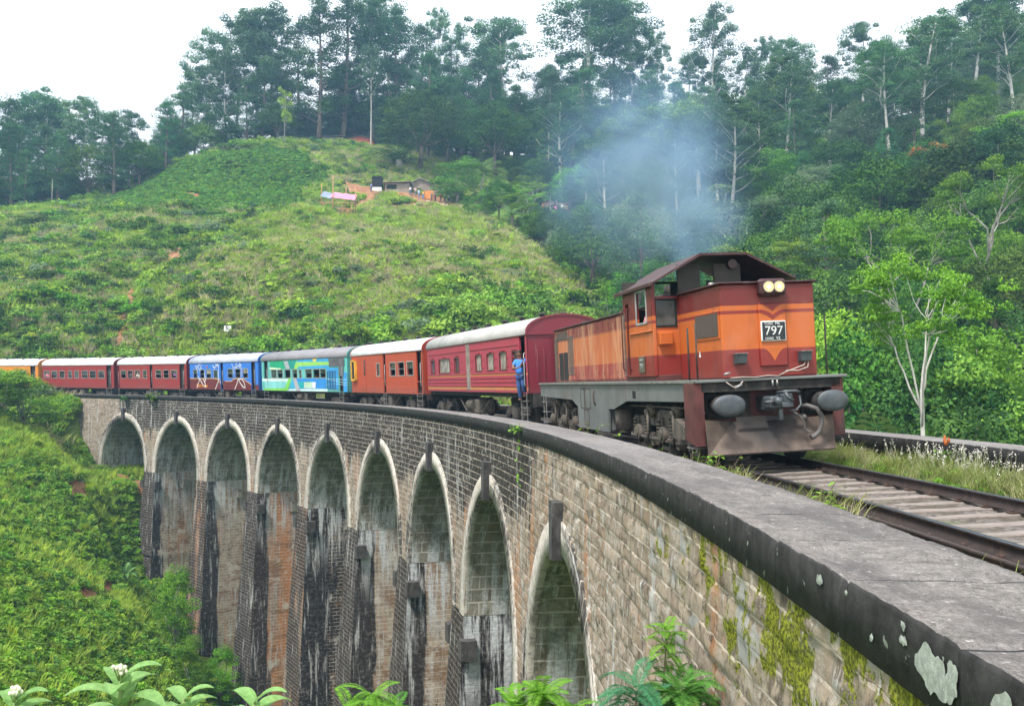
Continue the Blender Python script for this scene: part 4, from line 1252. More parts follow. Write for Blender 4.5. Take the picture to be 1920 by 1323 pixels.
 ('bushy', 23.9, 50.0, 13.2, 0.9, 'dense tree with yellow green top right of the slender white trunk', None),
 ('bushy', 23.7, 46.0, 12.5, 0.9, 'bright leafed tree at the right edge above the far parapet', None),
 ('bushy', 16.9, 52.0, 16.4, 0.8, 'dark rounded bush close behind the locomotive buffer', None),
 ('tall_dense', 27.2, 66.0, 14.0, 0.6, 'dark tree filling the wood behind the slender white trunk', None),
 ('tall_dense', 31.1, 62.0, 13.0, 0.7, 'dark tree filling the wood behind the bright leafed tree', None),
 ('broadleaf', 21.4, 48.0, 13.0, 0.8, 'dark leafy dome between palm and yellow green top', None),
 ('bushy', 34.7, 66.0, 10.3, 1.2, 'leafy tree at the right edge behind the bright leafed one', None),
 ('coconut_palm', 14.3, 34.0, 15.8, 0.8, 'short coconut palm with drooping fronds behind the far parapet', None),
 ('bushy', 18.8, 38.0, 13.0, 1.0, 'low leafy tree peeping over the far parapet near the right edge', None),
 ('bushy', 14.9, 42.0, 13.6, 0.9, 'low leafy tree peeping over the parapet beside the locomotive', None),
 ('bushy', 19.8, 44.0, 11.3, 0.9, 'low bush like tree between palm and right edge behind the parapet', None),
 ('bushy', -43.6, 86.0, 5.9, 1.5, 'big rounded leafy bush at the far left end of the viaduct', None),
 ('bushy', -44.5, 84.0, 4.6, 1.5, 'big leafy bush cut by the left edge of the picture', None),
 ('banana_plant', -31.7, 80.0, 3.6, 0.8, 'banana plant standing on the slope below the first arch', None),
 ('bushy', -25.2, 73.0, 7.5, 0.7, 'leafy green bush growing at the foot of the second pier', None),
 ('bushy', -21.8, 66.0, 4.4, 0.9, 'leafy bush at the foot of the third pier', None),
 ('bushy', -20.2, 68.0, 4.7, 0.9, 'leafy bush between the third and fourth piers', None),
 ('bushy', -44.4, 118.0, 3.7, 1.1, 'round green tree on the lower left hillside', None),
 ('bushy', -41.8, 152.0, 2.6, 1.0, 'dark shrub like tree at the bend of the footpath', None),
 ('bushy', -37.2, 143.0, 1.8, 0.9, 'yellow green small tree by the footpath', None),
 ('sapling', -29.8, 138.0, 3, 0.8, 'tiny conical tree on the grass spur', None),
]
CREEP = leafmat('leaf_creeper', (.035, .13, .02), (.12, .30, .05), .2)
_n = 0
for (kd, x, y, H, w, lab, ex) in TREES:
    mat = None
    if ex == 'flower':
        r = tree(kd, x, y, H, lab, None, w)
        rng = np.random.RandomState(77)
        # blossom stands on the crown as a part of its own
        cr_ = [c for c in r.children if c.name.startswith('crown')][0]
        h0 = 12.
        cs = [(3.6 * math.cos(a) * rng.uniform(.3, 1), 3.6 * math.sin(a) * rng.uniform(.3, 1), 11.2 - rng.uniform(0, 1.8)) for a in np.arange(0, 6.28, .42)]
        V, F, T = cloud(cs, [(.9, .9, .5)] * len(cs), 45, .34, rng, up=.8)
        np_mesh('blossom', V, F, LM['flower'], tint=T, parent=r)
        continue
    if 'creeper' in lab: mat = CREEP
    elif kd == 'slender': mat = LM['yg']
    elif kd == 'bushy' and x > 10 and y < 60 and 'yellow green' not in lab and 'bright' not in lab: mat = LM['dark']
    elif 'behind the bright' in lab or 'dark' in lab: mat = LM['dark']
    elif 'yellow green' in lab: mat = LM['yg']
    elif 'bright' in lab: mat = LM['light']
    elif 'pale feathery' in lab or 'hazy' in lab or 'grey green tree' in lab: mat = LM['grey']
    elif 'slender white' in lab and kd == 'spreading': mat = LM['light']
    tree(kd, x, y, H, lab, None, w, mat=mat)

# the wood on the right hand slope, tree by tree
def inside(x, y):
    if y < 45: return 18 < x
    if y < 112: return x > 9 + (112 - y) * .16
    if y < 145: return x > 10.5 - (y - 112) * .13
    if y < 170: return x > 6.2 - (y - 145) * .35
    if y < 228: return x > 2
    return x > -8
rng = np.random.RandomState(12)
placed = [(t[1], t[2], 3.5) for t in TREES]
LBL = {'broadleaf': 'dark broadleaf tree packed in the wood on the right hand slope', 'bushy': 'mid green bushy tree packed in the wood on the right hand slope',
       'spreading': 'pale branched light green tree in the wood on the right hand slope', 'eucalyptus': 'thin grey green eucalyptus rising from the wood on the right hand slope',
       'tall_dense': 'tall dark tree in the right hand wood'}
open_slope = [(76, 182, 9), (66, 190, 7), (60, 192, 6)]
cnt = 0; tries = 0
sr, dr = None, None
cand = np.stack([rng.uniform(8, 135, 9000), rng.uniform(24, 262, 9000)], 1)
cs_, cd_ = near_line(cand[:, 0], cand[:, 1])
for (x, y), s0, d0 in zip(cand, cs_, cd_):
    if cnt >= 262: break
    if not inside(x, y) or d0 < 13.5 + 0: continue
    if x > y * .56 + 8: continue
    if any((x - a) ** 2 + (y - b) ** 2 < r * r for a, b, r in open_slope): continue
    dist = 3.5 + y * .018
    if any((x - a) ** 2 + (y - b) ** 2 < (dist if r < 4 else 0) ** 2 for a, b, r in placed): continue
    u = rng.uniform()
    if y > 205: kd = 'tall_dense' if u < .6 else ('broadleaf' if u < .85 else 'bushy'); H = rng.uniform(13, 22) if kd != 'bushy' else rng.uniform(7, 10)
    elif y > 150: kd = 'broadleaf' if u < .38 else ('bushy' if u < .6 else ('tall_dense' if u < .75 else 'eucalyptus')); H = {'broadleaf': 11, 'bushy': 8, 'tall_dense': 15, 'eucalyptus': 22}[kd] * rng.uniform(.75, 1.2)
    elif y > 75: kd = 'broadleaf' if u < .5 else ('bushy' if u < .78 else ('tall_dense' if u < .92 else 'spreading')); H = {'broadleaf': 11, 'bushy': 8, 'spreading': 11, 'tall_dense': 15}[kd] * rng.uniform(.8, 1.2)
    else: kd = 'bushy' if u < .5 else 'broadleaf'; H = {'broadleaf': 8, 'bushy': 6.}[kd] * rng.uniform(.8, 1.15)
    mat = None
    if kd == 'bushy': mat = [None, LM['dark'], LM['yg'], LM['grey'], LM['olive']][int(rng.choice(5, p=[.3, .2, .2, .12, .18]))]
    if kd == 'broadleaf': mat = [None, LM['mid'], LM['grey'], LM['olive'], LM['yg']][int(rng.choice(5, p=[.28, .34, .14, .14, .10]))]
    tree(kd, float(x), float(y), float(H), LBL[kd], 'trees of the wood on the right hand slope', float(rng.uniform(.95, 1.3)), mat=mat)
    placed.append((x, y, 1)); cnt += 1
# behind the hilltop and on the far left ridge
LBL2 = {'tall_dense': 'dark tree of the background wood behind the left ridge', 'broadleaf': 'rounded tree of the background wood behind the left ridge', 'bushy': 'low bushy tree of the background wood behind the left ridge'}
cand = np.stack([rng.uniform(-125, -52, 3000), rng.uniform(178, 250, 3000)], 1)
cnt = 0
for x, y in cand:
    if cnt >= 96: break
    if x > -y * .36 + 0 and y < 214: continue
    if y < 188 + max(0, (x + 100)) * .55 : continue
    if any((x - a) ** 2 + (y - b) ** 2 < 3.8 ** 2 for a, b, r in placed): continue
    u = rng.uniform(); kd = 'broadleaf' if u < .4 else ('bushy' if u < .55 else 'tall_dense')
    H = {'broadleaf': 11, 'bushy': 7, 'tall_dense': 17}[kd] * rng.uniform(.75, 1.25)
    tree(kd, float(x), float(y), float(H), LBL2[kd], 'trees of the wood behind the left ridge', float(rng.uniform(.95, 1.25)), mat=(LM['mid'] if rng.uniform() < .4 and kd != 'tall_dense' else None))
    placed.append((x, y, 1)); cnt += 1
cand = np.stack([rng.uniform(-52, 34, 3000), rng.uniform(216, 262, 3000)], 1); cnt = 0
for x, y in cand:
    if cnt >= 92: break
    if x < -28 and y < 232: continue
    if any((x - a) ** 2 + (y - b) ** 2 < 3.6 ** 2 for a, b, r in placed): continue
    u = rng.uniform(); kd = 'broadleaf' if u < .3 else ('bushy' if u < .6 else 'tall_dense')
    H = {'broadleaf': 14, 'bushy': 8, 'tall_dense': 22}[kd] * rng.uniform(.8, 1.2)
    tree(kd, float(x), float(y), float(H), 'dark tree filling the back of the hilltop wood', 'trees filling the back of the hilltop', float(rng.uniform(.95, 1.3)))
    placed.append((x, y, 1)); cnt += 1
# shadier small trees along the right flank of the spur
cand = np.stack([rng.uniform(-12, 24, 3000), rng.uniform(140, 214, 3000)], 1); cnt = 0
for x, y in cand:
    if cnt >= 80: break
    edge = {True: 5.5 - (y - 145) * .62}[True] if y < 172 else -8
    if x < edge + 1.5: continue
    if y > 176 and x < 0: continue
    if (x - 8.5) ** 2 / 25 + (y - 197) ** 2 / 100 < 1 or (.024 < x / y < .064 and 172 < y < 205): continue
    if any((x - a) ** 2 + (y - b) ** 2 < 2.5 ** 2 for a, b, r in placed): continue
    u = rng.uniform(); kd = 'bushy' if u < .6 else ('spreading' if u < .72 else ('broadleaf' if u < .86 else ('banana_plant' if u < .94 else 'areca_palm')))
    H = {'bushy': 5., 'spreading': 6, 'broadleaf': 7., 'banana_plant': 4.2, 'areca_palm': 9}[kd] * rng.uniform(.8, 1.2)
    tree(kd, float(x), float(y), float(H), {'bushy': 'small bushy tree', 'spreading': 'small light tree', 'broadleaf': 'small rounded dark tree', 'banana_plant': 'banana plant', 'areca_palm': 'slender areca palm'}[kd] + ' of the garden thicket between grass spur and wood',
         'plants of the garden thicket beside the spur', 1.1)
    placed.append((x, y, 1)); cnt += 1

# ------------------------------------------------------------------ ground cover (stuff nobody could count)
def proto_col(name, objs):
    c = bpy.data.collections.new(name)
    for o_ in objs: c.objects.link(o_)
    return c
def tuft(seed, n, h, mat, spread=.35, w=.03, lean=.5):
    rng = np.random.RandomState(seed); V, F, T = [], [], []
    for i in range(n):
        a = rng.uniform(0, 6.28); r = spread * math.sqrt(rng.uniform()); b = np.array([r * math.cos(a), r * math.sin(a), -.05])
        a2 = rng.uniform(0, 6.28); hh = h * rng.uniform(.55, 1.2); le = lean * hh * rng.uniform(.2, 1)
        t1 = b + np.array([math.cos(a2) * le * .35, math.sin(a2) * le * .35, hh * .6]); t2 = b + np.array([math.cos(a2) * le, math.sin(a2) * le, hh])
        sd = np.array([-math.sin(a2 + 1), math.cos(a2 + 1), 0]) * w
        k0 = len(V); V.extend([b - sd, b + sd, t1 + sd * .8, t1 - sd * .8, t2]); F.append((k0, k0 + 1, k0 + 2, k0 + 3)); T.append(rng.uniform(0, 1))
        V.extend([t1 - sd * .8, t1 + sd * .8, t2 + sd * .15, t2 - sd * .15]); F.append((k0 + 5, k0 + 6, k0 + 7, k0 + 8)); T.append(rng.uniform(.3, 1))
    return finish('tuft_proto', V, F, T, mat, link=False)
def shrub(seed, R_, nb, nper, size, mat, flat=.75):
    rng = np.random.RandomState(seed); cs = []; rr_ = []
    for i in range(nb):
        a = rng.uniform(0, 6.28); r = R_ * math.sqrt(rng.uniform()) * .75; q = R_ * rng.uniform(.28, .5)
        cs.append((r * math.cos(a), r * math.sin(a), R_ * flat * rng.uniform(.1, .85) * (1 - .35 * r / R_))); rr_.append((q, q, q * .8))
    V, F, T = cloud(cs, rr_, nper, size, rng, up=.6)
    return np_mesh('shrub_proto', V, F, mat, tint=T, link=False)
P_grass = proto_col('grass_protos', [tuft(1, 46, .55, LM['grass']), shrub(41, .5, 7, 34, .16, LM['light'], .7), tuft(3, 40, .6, LM['grass'], lean=.9), tuft(4, 36, .6, LM['dry'], lean=.8), shrub(42, .5, 7, 34, .15, LM['grass'], .6)])
P_shrub = proto_col('shrub_protos', [shrub(1, 1.3, 12, 60, .24, LM['mid']), shrub(2, 1.5, 14, 60, .26, LM['light']), shrub(3, 1.0, 9, 60, .2, LM['fresh']), shrub(4, 1.4, 12, 60, .25, LM['dark']), shrub(5, 1.2, 10, 55, .24, LM['grey'])])
P_weed = proto_col('weed_protos', [shrub(11, .55, 8, 34, .15, LM['fresh'], .6), shrub(12, .6, 8, 34, .17, LM['light'], .6), shrub(13, .6, 8, 34, .16, LM['mid'], .7), shrub(14, .5, 7, 34, .15, LM['tea'], .7), tuft(15, 40, .6, LM['grass'])])
P_tea = proto_col('tea_protos', [shrub(21, .6, 7, 55, .17, LM['tea'], .6), shrub(22, .55, 7, 55, .17, LM['mid'], .6), shrub(23, .6, 7, 50, .16, LM['light'], .6)])
M_tg = leafmat('leaf_trackside', (.10, .15, .03), (.27, .31, .09), .25, obj=.3)
P_fine = proto_col('trackside_protos', [tuft(31, 60, .26, M_tg, .16, .006, .8), tuft(32, 50, .34, M_tg, .15, .006, .9), tuft(33, 40, .30, LM['dry'], .15, .005, .8), shrub(34, .17, 8, 26, .045, LM['fresh'], .7), shrub(35, .15, 7, 26, .04, LM['mid'], .7)])

def scatter(name, pts, pick, scl, rot, coll, parent=None, tilt=.15, seed=0):
    rs2 = np.random.RandomState(seed + 5)
    n = len(pts)
    me = bpy.data.meshes.new(name)
    me.vertices.add(n); me.vertices.foreach_set('co', np.asarray(pts, dtype=np.float32).ravel())
    a = me.attributes.new('pick', 'INT', 'POINT'); a.data.foreach_set('value', np.asarray(pick, dtype=np.int32))
    a = me.attributes.new('scl', 'FLOAT_VECTOR', 'POINT'); a.data.foreach_set('vector', np.asarray(scl, dtype=np.float32).ravel())
    e = np.stack([rs2.normal(size=n) * tilt, rs2.normal(size=n) * tilt, rot], 1)
    a = me.attributes.new('rot', 'FLOAT_VECTOR', 'POINT'); a.data.foreach_set('vector', e.astype(np.float32).ravel())
    o_ = bpy.data.objects.new(name, me); C.objects.link(o_)
    g = bpy.data.node_groups.new(name, 'GeometryNodeTree')
    g.interface.new_socket('Geometry', in_out='INPUT', socket_type='NodeSocketGeometry')
    g.interface.new_socket('Geometry', in_out='OUTPUT', socket_type='NodeSocketGeometry')
    gi = g.nodes.new('NodeGroupInput'); go = g.nodes.new('NodeGroupOutput')
    ip = g.nodes.new('GeometryNodeInstanceOnPoints'); ci = g.nodes.new('GeometryNodeCollectionInfo')
    ci.inputs['Collection'].default_value = coll; ci.inputs['Separate Children'].default_value = True; ci.inputs['Reset Children'].default_value = True
    def attr(nm, t):
        q = g.nodes.new('GeometryNodeInputNamedAttribute'); q.data_type = t; q.inputs['Name'].default_value = nm; return q.outputs['Attribute']
    ip.inputs['Pick Instance'].default_value = True
    g.links.new(gi.outputs[0], ip.inputs['Points']); g.links.new(ci.outputs[0], ip.inputs['Instance'])
    g.links.new(attr('pick', 'INT'), ip.inputs['Instance Index'])
    e2r = g.nodes.new('FunctionNodeEulerToRotation'); g.links.new(attr('rot', 'FLOAT_VECTOR'), e2r.inputs[0])
    g.links.new(e2r.outputs[0], ip.inputs['Rotation']); g.links.new(attr('scl', 'FLOAT_VECTOR'), ip.inputs['Scale'])
    g.links.new(ip.outputs[0], go.inputs[0])
    md = o_.modifiers.new('scatter', 'NODES'); md.node_group = g
    return o_

def clearance(x, y, pad=1.0):
    s0, d0 = near_line(x, y)
    on = (s0 > -16) & (d0 > -0.9 - pad) & (d0 < 9.2 + pad)
    inb = on & (s0 < 108)
    cut = (s0 >= 108.5) & (np.abs(d0 - 4.07) < 3.6)
    return ~(inb | cut), s0, d0
def tea_mask(x, y):
    e = (_vn(x, y, 7, 61) - .5) * 9
    return (x > -86 + e) & (x < -38 + (y - 180) * -.15 + e) & (y > 163 + e) & (y < 203) & (x > -100 + (200 - y))
def in_view(x, y, m=.08):
    return (np.abs(x) < y * (.5333 + m) + 6) & (y > 1)
rng = np.random.RandomState(99)
def jitter_pts(n, x0, x1, y0, y1):
    return rng.uniform(x0, x1, n), rng.uniform(y0, y1, n)
def spur_edge(y):
    return np.where(y < 112, 14., np.where(y < 145, 11 - (y - 112) * .14, np.where(y < 172, 6.2 - (y - 145) * .5, np.where(y < 205, -5, -12))))
# grass and shrubs over the far hillside
x, y = jitter_pts(135000, -110, 22, 88, 232)
ok, s0, d0 = clearance(x, y)
ok &= in_view(x, y) & (x < spur_edge(y)) & (soil_mask(x, y) < .08)
tea = tea_mask(x, y)
ok &= ~tea
keep = rng.uniform(size=len(x)) < np.clip(1.15 - (y - 95) / 260, .4, 1)
ok &= keep
x, y = x[ok], y[ok]; z = TH(x, y)
pk = rng.choice(5, size=len(x), p=[.25, .20, .18, .09, .28])
patch = _vn(x, y, 9, 21)
pk = np.where((patch > .62) & (rng.uniform(size=len(x)) < .5), 3, pk)
sc_ = (.9 + .7 * rng.uniform(size=len(x)) ** 2) * (1 + .4 * (_vn(x, y, 5, 22) > .6))
g1 = scatter('hillside_grass', np.stack([x, y, z], 1), pk, np.stack([sc_ * 1.25, sc_ * 1.25, sc_], 1), rng.uniform(0, 6.28, len(x)), P_grass, seed=1)
tag(g1, 'long yellow green grass over the whole hillside spur behind the train', 'grass', kind='stuff')
x, y = jitter_pts(17000, -115, 22, 88, 235)
ok, s0, d0 = clearance(x, y, 1.5)
dens = np.clip((_vn(x, y, 11, 31) * .6 + _vn(x, y, 4.5, 32) * .5 - .40) * 2.8, .10, 1)
dens = np.where((x > -36) & (y > 112), dens * .38, dens)
dens = np.where((y < 106 + 6 * _vn(x, y, 9, 5)) | (x < -42), np.maximum(dens, .5), dens)
ok &= in_view(x, y) & (x < spur_edge(y)) & (soil_mask(x, y) < .12) & (rng.uniform(size=len(x)) < dens)
tea = tea_mask(x, y)
ok &= ~tea
x, y = x[ok], y[ok]; z = TH(x, y)
pk = rng.choice(5, size=len(x), p=[.3, .26, .18, .12, .14])
sc_ = .55 + .75 * rng.uniform(size=len(x)) ** 1.6
sc_ = sc_ * np.where(y < 116, 1.55, np.where(x < -42, 1.3, 1.0))
pk = np.where((y < 118) & (rng.uniform(size=len(x)) < .5), rng.choice([1, 2], size=len(x)), pk)
sh = scatter('hillside_shrubs', np.stack([x, y, z], 1), pk, np.stack([sc_, sc_, sc_ * rng.uniform(.8, 1.15, len(x))], 1), rng.uniform(0, 6.28, len(x)), P_shrub, seed=2)
tag(sh, 'low green shrubs dotted over the hillside spur', 'shrubs', kind='stuff')
# tea in contour rows
tx, ty = [], []
for zc_ in np.arange(26, 56, .62):
    pass
x, y = jitter_pts(26000, -90, -36, 158, 205)
tea = tea_mask(x, y) & (soil_mask(x, y) < .3)
x, y = x[tea], y[tea]; z = TH(x, y)
row = np.abs((z / .85) % 1 - .5) < .30
x, y, z = x[row], y[row], z[row]
sc_ = .9 + .5 * rng.uniform(size=len(x))
te = scatter('tea_bushes', np.stack([x, y, z], 1), rng.choice(3, size=len(x)), np.stack([sc_] * 3, 1), rng.uniform(0, 6.28, len(x)), P_tea, seed=3)
tag(te, 'dark green tea planted in contour rows on the upper left slope', 'tea', kind='stuff')
# undergrowth in the wood
x, y = jitter_pts(15000, 4, 130, 22, 250)
ok, s0, d0 = clearance(x, y, 2.2)
ok &= in_view(x, y) & (x > spur_edge(y)) & (d0 > 11)
x, y = x[ok], y[ok]; z = TH(x, y)
pk = rng.choice(5, size=len(x), p=[.32, .08, .05, .43, .12])
sc_ = .8 + 1.0 * rng.uniform(size=len(x)) ** 1.4
ug = scatter('undergrowth', np.stack([x, y, z], 1), pk, np.stack([sc_] * 3, 1), rng.uniform(0, 6.28, len(x)), P_shrub, seed=4)
tag(ug, 'tangled undergrowth beneath the trees of the right hand wood', 'undergrowth', kind='stuff')
# the near slope below the viaduct
x, y = jitter_pts(90000, -52, 2, 8, 95)
ok, s0, d0 = clearance(x, y, .6)
ok &= in_view(x, y, .12) & (d0 < -1.2) & (soil_mask(x, y) < .4)
x, y = x[ok], y[ok]
kp_ = rng.uniform(size=len(x)) < np.clip(y / 55, .15, 1); x, y = x[kp_], y[kp_]
x2, y2 = jitter_pts(16000, -50, -18, 78, 104)
s2, d2 = near_line(x2, y2)
ok = (s2 > 76) & (s2 < 112) & (((d2 < -.6) & (d2 > -7)) | ((s2 < 100) & (d2 < 14) & (d2 > -1)) | ((s2 < 112) & (d2 > 8.6) & (d2 < 14))) & (soil_mask(x2, y2) < .5)
ok &= ~((s2 > 99.8) & (d2 > -.6) & (d2 < 8.6))
x3, y3 = jitter_pts(60000, -50, -34, 84, 104)
s3, d3 = near_line(x3, y3)
ok3 = (s3 > 99.2) & (s3 < 113) & (d3 < -.15) & (d3 > -6.5)
x, y = np.concatenate([x, x2[ok], x3[ok3]]), np.concatenate([y, y2[ok], y3[ok3]])
z = TH(x, y)
pk = rng.choice(5, size=len(x), p=[.30, .22, .22, .10, .16])
patch = _vn(x, y, 7, 41); pk = np.where((patch > .66) & (rng.uniform(size=len(x)) < .6), 4, pk)
sc_ = .6 + .75 * rng.uniform(size=len(x)) ** 1.5
ns = scatter('slope_weeds', np.stack([x, y, z], 1), pk, np.stack([sc_, sc_, sc_ * .9], 1), rng.uniform(0, 6.28, len(x)), P_weed, seed=5)
tag(ns, 'lush green weeds covering the slope below the first arches', 'weeds', kind='stuff')
# trackside grass on the deck
xs, ds = rng.uniform(-3, 24, 9000), rng.uniform(1.0, 7.15, 9000)
gp = _vn(xs, ds, 1.1, 51)
pd_ = np.where(ds > 5.15, .95 * np.clip((ds - 5.0) / .8, .15, 1), np.where(ds < 2.7, np.where(ds < 1.35, .45, .16) * (gp > .42), .035 * (gp > .5)))
pd_ = np.where((ds > 2.75) & (ds < 3.4), .12 * (gp > .55), pd_)
ok = (rng.uniform(size=len(xs)) < pd_) & (np.abs(ds - TCD + .873) > .09) & (np.abs(ds - TCD - .873) > .10)
xs, ds = xs[ok], ds[ok]; x, y = LP(xs, ds); z = -.21 + (ds - TCD) * .03 + np.where(ds > 5.6, .06, 0)
pk = rng.choice(5, size=len(x), p=[.30, .24, .28, .10, .08])
sc_ = (.5 + .7 * rng.uniform(size=len(x))) * np.where((ds > 2.6) & (ds < 5.1), .45, 1.0) * np.where(ds < 2.6, 1.5, 1)
tg = scatter('trackside_grass', np.stack([x, y, z], 1), pk, np.stack([sc_] * 3, 1), rng.uniform(0, 6.28, len(x)), P_fine, seed=6)
tag(tg, 'fine green and straw grass growing beside the rails on the deck', 'grass', kind='stuff')
# ------------------------------------------------------------------ train helpers
def ZR(a): return Matrix.Rotation(a, 4, 'Z')
def car_root(name, s0, L, lat=0.0, cant=CANT):
    x0, y0 = LP(s0, TCD); x1, y1 = LP(s0 + L, TCD)
    b = Vector((float(x1 - x0), float(y1 - y0), 0)).normalized()      # rearwards
    r = Vector((b.y, -b.x, 0))                                        # +X of the car: right when seen from its nose
    e = bpy.data.objects.new(name, None); C.objects.link(e)
    M = Matrix(((r.x, b.x, 0, float(x0) + r.x * lat), (r.y, b.y, 0, float(y0) + r.y * lat), (0, 0, 1, 0), (0, 0, 0, 1)))
    e.matrix_world = M @ Matrix.Rotation(-cant, 4, 'Y')
    return e
def text(body, size, loc, rot, mat, parent, name='lettering', ext=.003, align='CENTER', sx=1.0):
    cu = bpy.data.curves.new(name, 'FONT'); cu.body = body; cu.size = size; cu.extrude = ext; cu.align_x = align; cu.align_y = 'CENTER'
    cu.materials.append(mat)
    tmp = bpy.data.objects.new(name, cu); C.objects.link(tmp)
    bpy.context.view_layer.update()
    me = bpy.data.meshes.new_from_object(tmp.evaluated_get(bpy.context.evaluated_depsgraph_get()))
    me.name = name
    if not me.materials: me.materials.append(mat)
    bpy.data.objects.remove(tmp)
    o_ = bpy.data.objects.new(name, me)
    C.objects.link(o_); o_.parent = parent; o_.location = loc; o_.rotation_euler = rot; o_.scale = (sx, 1, 1)
    return o_
ROT_FRONT = (R(90), 0, 0); ROT_SIDE = (R(90), 0, R(-90))
def holes_plate(m, x, y0, y1, z0, z1, holes, th=.05, mi=0, sign=-1):
    """side sheet in the plane x with openings (ya,yb,za,zb), returns to depth th"""
    ys = sorted({y0, y1, *[h[0] for h in holes], *[h[1] for h in holes]})
    ys = [v for v in ys if y0 - 1e-6 <= v <= y1 + 1e-6]
    for a, b in zip(ys, ys[1:]):
        if b - a < 1e-6: continue
        mid = (a + b) / 2
        hs = sorted([(h[2], h[3]) for h in holes if h[0] < mid < h[1]])
        z = z0
        for (h0, h1) in hs + [(z1, z1)]:
            if h0 - z > 1e-6:
                m.face([(x, a, z), (x, b, z), (x, b, h0), (x, a, h0)], mi)
            z = max(z, h1)
    xi = x - sign * th
    for (a, b, c, d) in holes:
        for P4 in ([(x, a, c), (x, b, c), (xi, b, c), (xi, a, c)], [(x, a, d), (x, b, d), (xi, b, d), (xi, a, d)], [(x, a, c), (x, a, d), (xi, a, d), (xi, a, c)], [(x, b, c), (x, b, d), (xi, b, d), (xi, b, c)]):
            m.face(P4, mi)
def poly_side(m, pts, x, mi=0):
    m.face([(x, p[0], p[1]) for p in pts], mi)
def ribbon(m, pts, w, x, mi=0):
    for a, b in zip(pts, pts[1:]):
        a = Vector(a); b = Vector(b); d = (b - a).normalized() if (b - a).length > 1e-6 else Vector((1, 0))
        n = Vector((-d.y, d.x)) * w * .5; e = d * w * .3
        m.face([(x, *(a - n - e)), (x, *(b - n + e)), (x, *(b + n + e)), (x, *(a + n - e))], mi)

M_dark = plain('underframe_black', (.035, .032, .030), .85, .1, var=.4, scale=5, bump=.4, dirt=(.13, .10, .075), dirt_amt=.75)
M_under = plain('bogie_grime', (.095, .080, .066), .85, .1, var=.35, scale=5, bump=.4, dirt=(.20, .165, .13), dirt_amt=.6)
M_steel = plain('worn_steel', (.30, .29, .28), .5, .6, var=.3, scale=9, dirt=(.12, .10, .08), dirt_amt=.5)
M_black = plain('interior_black', (.012, .012, .012), .9, bump=0)
M_interior = plain('interior_shade', (.05, .045, .04), .9, bump=0)  # near-black colour paints in the shade inside cab and carriages
M_white = plain('white_paint', (.75, .75, .73), .5, bump=0, dirt=(.45, .42, .38), dirt_amt=.4)
M_frame = plain('window_alloy', (.46, .48, .48), .45, .4, bump=0, dirt=(.22, .20, .18), dirt_amt=.5)
def glass(name, col, rough=.12):
    k = NT(name); o = k.coord('Object')
    c = k.mix(k.ramp(k.noise(k.map(o, (1, 1.6, 1.6)), 1.5, 5, .6), .35, .65), col, tuple(min(1, c * 2.2 + .02) for c in col))
    k.pr(Base_Color=c, Roughness=rough); k.p.inputs['Specular IOR Level'].default_value = .8
    return k.mat
M_glass = glass('window_glass', (.030, .038, .036))
M_glassc = glass('curtained_glass', (.18, .17, .14), .2)
M_clear = None
def lampmat():
    k = NT('headlamp_glow'); k.pr(Base_Color=(.12, .10, .07), Roughness=.3)
    k.p.inputs['Emission Color'].default_value = (1.0, .60, .25, 1); k.p.inputs['Emission Strength'].default_value = .75
    return k.mat
M_lamp = lampmat()
def lampmat2():
    k = NT('headlamp_filament'); k.pr(Base_Color=(1, .95, .85), Roughness=.3)
    k.p.inputs['Emission Color'].default_value = (1.0, .84, .50, 1); k.p.inputs['Emission Strength'].default_value = 1.6
    return k.mat
M_lampc = lampmat2()

def paint(name, bands, rough=.42, grime=.35, fade=None, vert=True, base=None, spec=.5):
    """bands: [(z_from, colour)] from the bottom up, in the vehicle's own coordinates"""
    k = NT(name); o = k.coord('Object'); x, y, z = k.sep(o)
    c = bands[0][1]
    for zf, col in bands[1:]:
        c = k.mix(k.math('GREATER_THAN', z, zf), c, col)
    n1 = k.noise(k.map(o, (1, 1, .3)), 2.2, 7, .65); n2 = k.noise(o, .9, 4, .55); n3 = k.noise(k.map(o, (8, 8, .8)), 1, 6, .7)
    c = k.mix(k.ramp(n1, .48, .72, 0, grime), c, k.mix(.35, (.10, .055, .04), c))
    c = k.mix(k.ramp(n2, .5, .7, 0, .22), c, k.mix(.5, c, (.55, .35, .28)))
    c = k.mix(k.ramp(n3, .6, .72, 0, grime * .7), c, (.12, .07, .05))
    # road dirt thrown up from below
    c = k.mix(k.math('MULTIPLY', k.ramp(z, 2.1, 1.1), k.ramp(k.noise(k.map(o, (3, 3, 1)), 1, 6, .7), .35, .7, .08, .55)), c, (.13, .10, .085))
    if fade:
        c = k.mix(k.ramp(k.noise(k.map(o, (2.5, 2.5, .5)), 1.4, 6, .65), fade[0], fade[0] + .14, 0, fade[1]), c, fade[2])
    k.pr(Base_Color=c, Roughness=k.ramp(n1, .3, .75, rough - .08, rough + .2)); k.p.inputs['Specular IOR Level'].default_value = spec
    k.bump(k.math('ADD', n2, k.math('MULTIPLY', n1, .3)), .08, .03)
    return k.mat
RED, ORA = (.23, .022, .017), (.52, .120, .020)
M_loco = paint('loco_livery', [(0, RED), (2.20, ORA), (2.87, RED), (2.935, ORA), (3.03, (.155, .016, .014))], grime=.5)
M_locol = paint('long_hood_livery', [(0, (.30, .035, .028)), (2.13, (.50, .135, .042)), (2.95, (.33, .085, .035)), (3.0, (.19, .03, .024))], grime=.6, fade=(.46, .5, (.58, .32, .18)), rough=.5)
M_maroon = plain('cab_roof_maroon', (.050, .014, .016), .45, var=.2, scale=2, dirt=(.2, .12, .1), dirt_amt=.4, bump=.1)
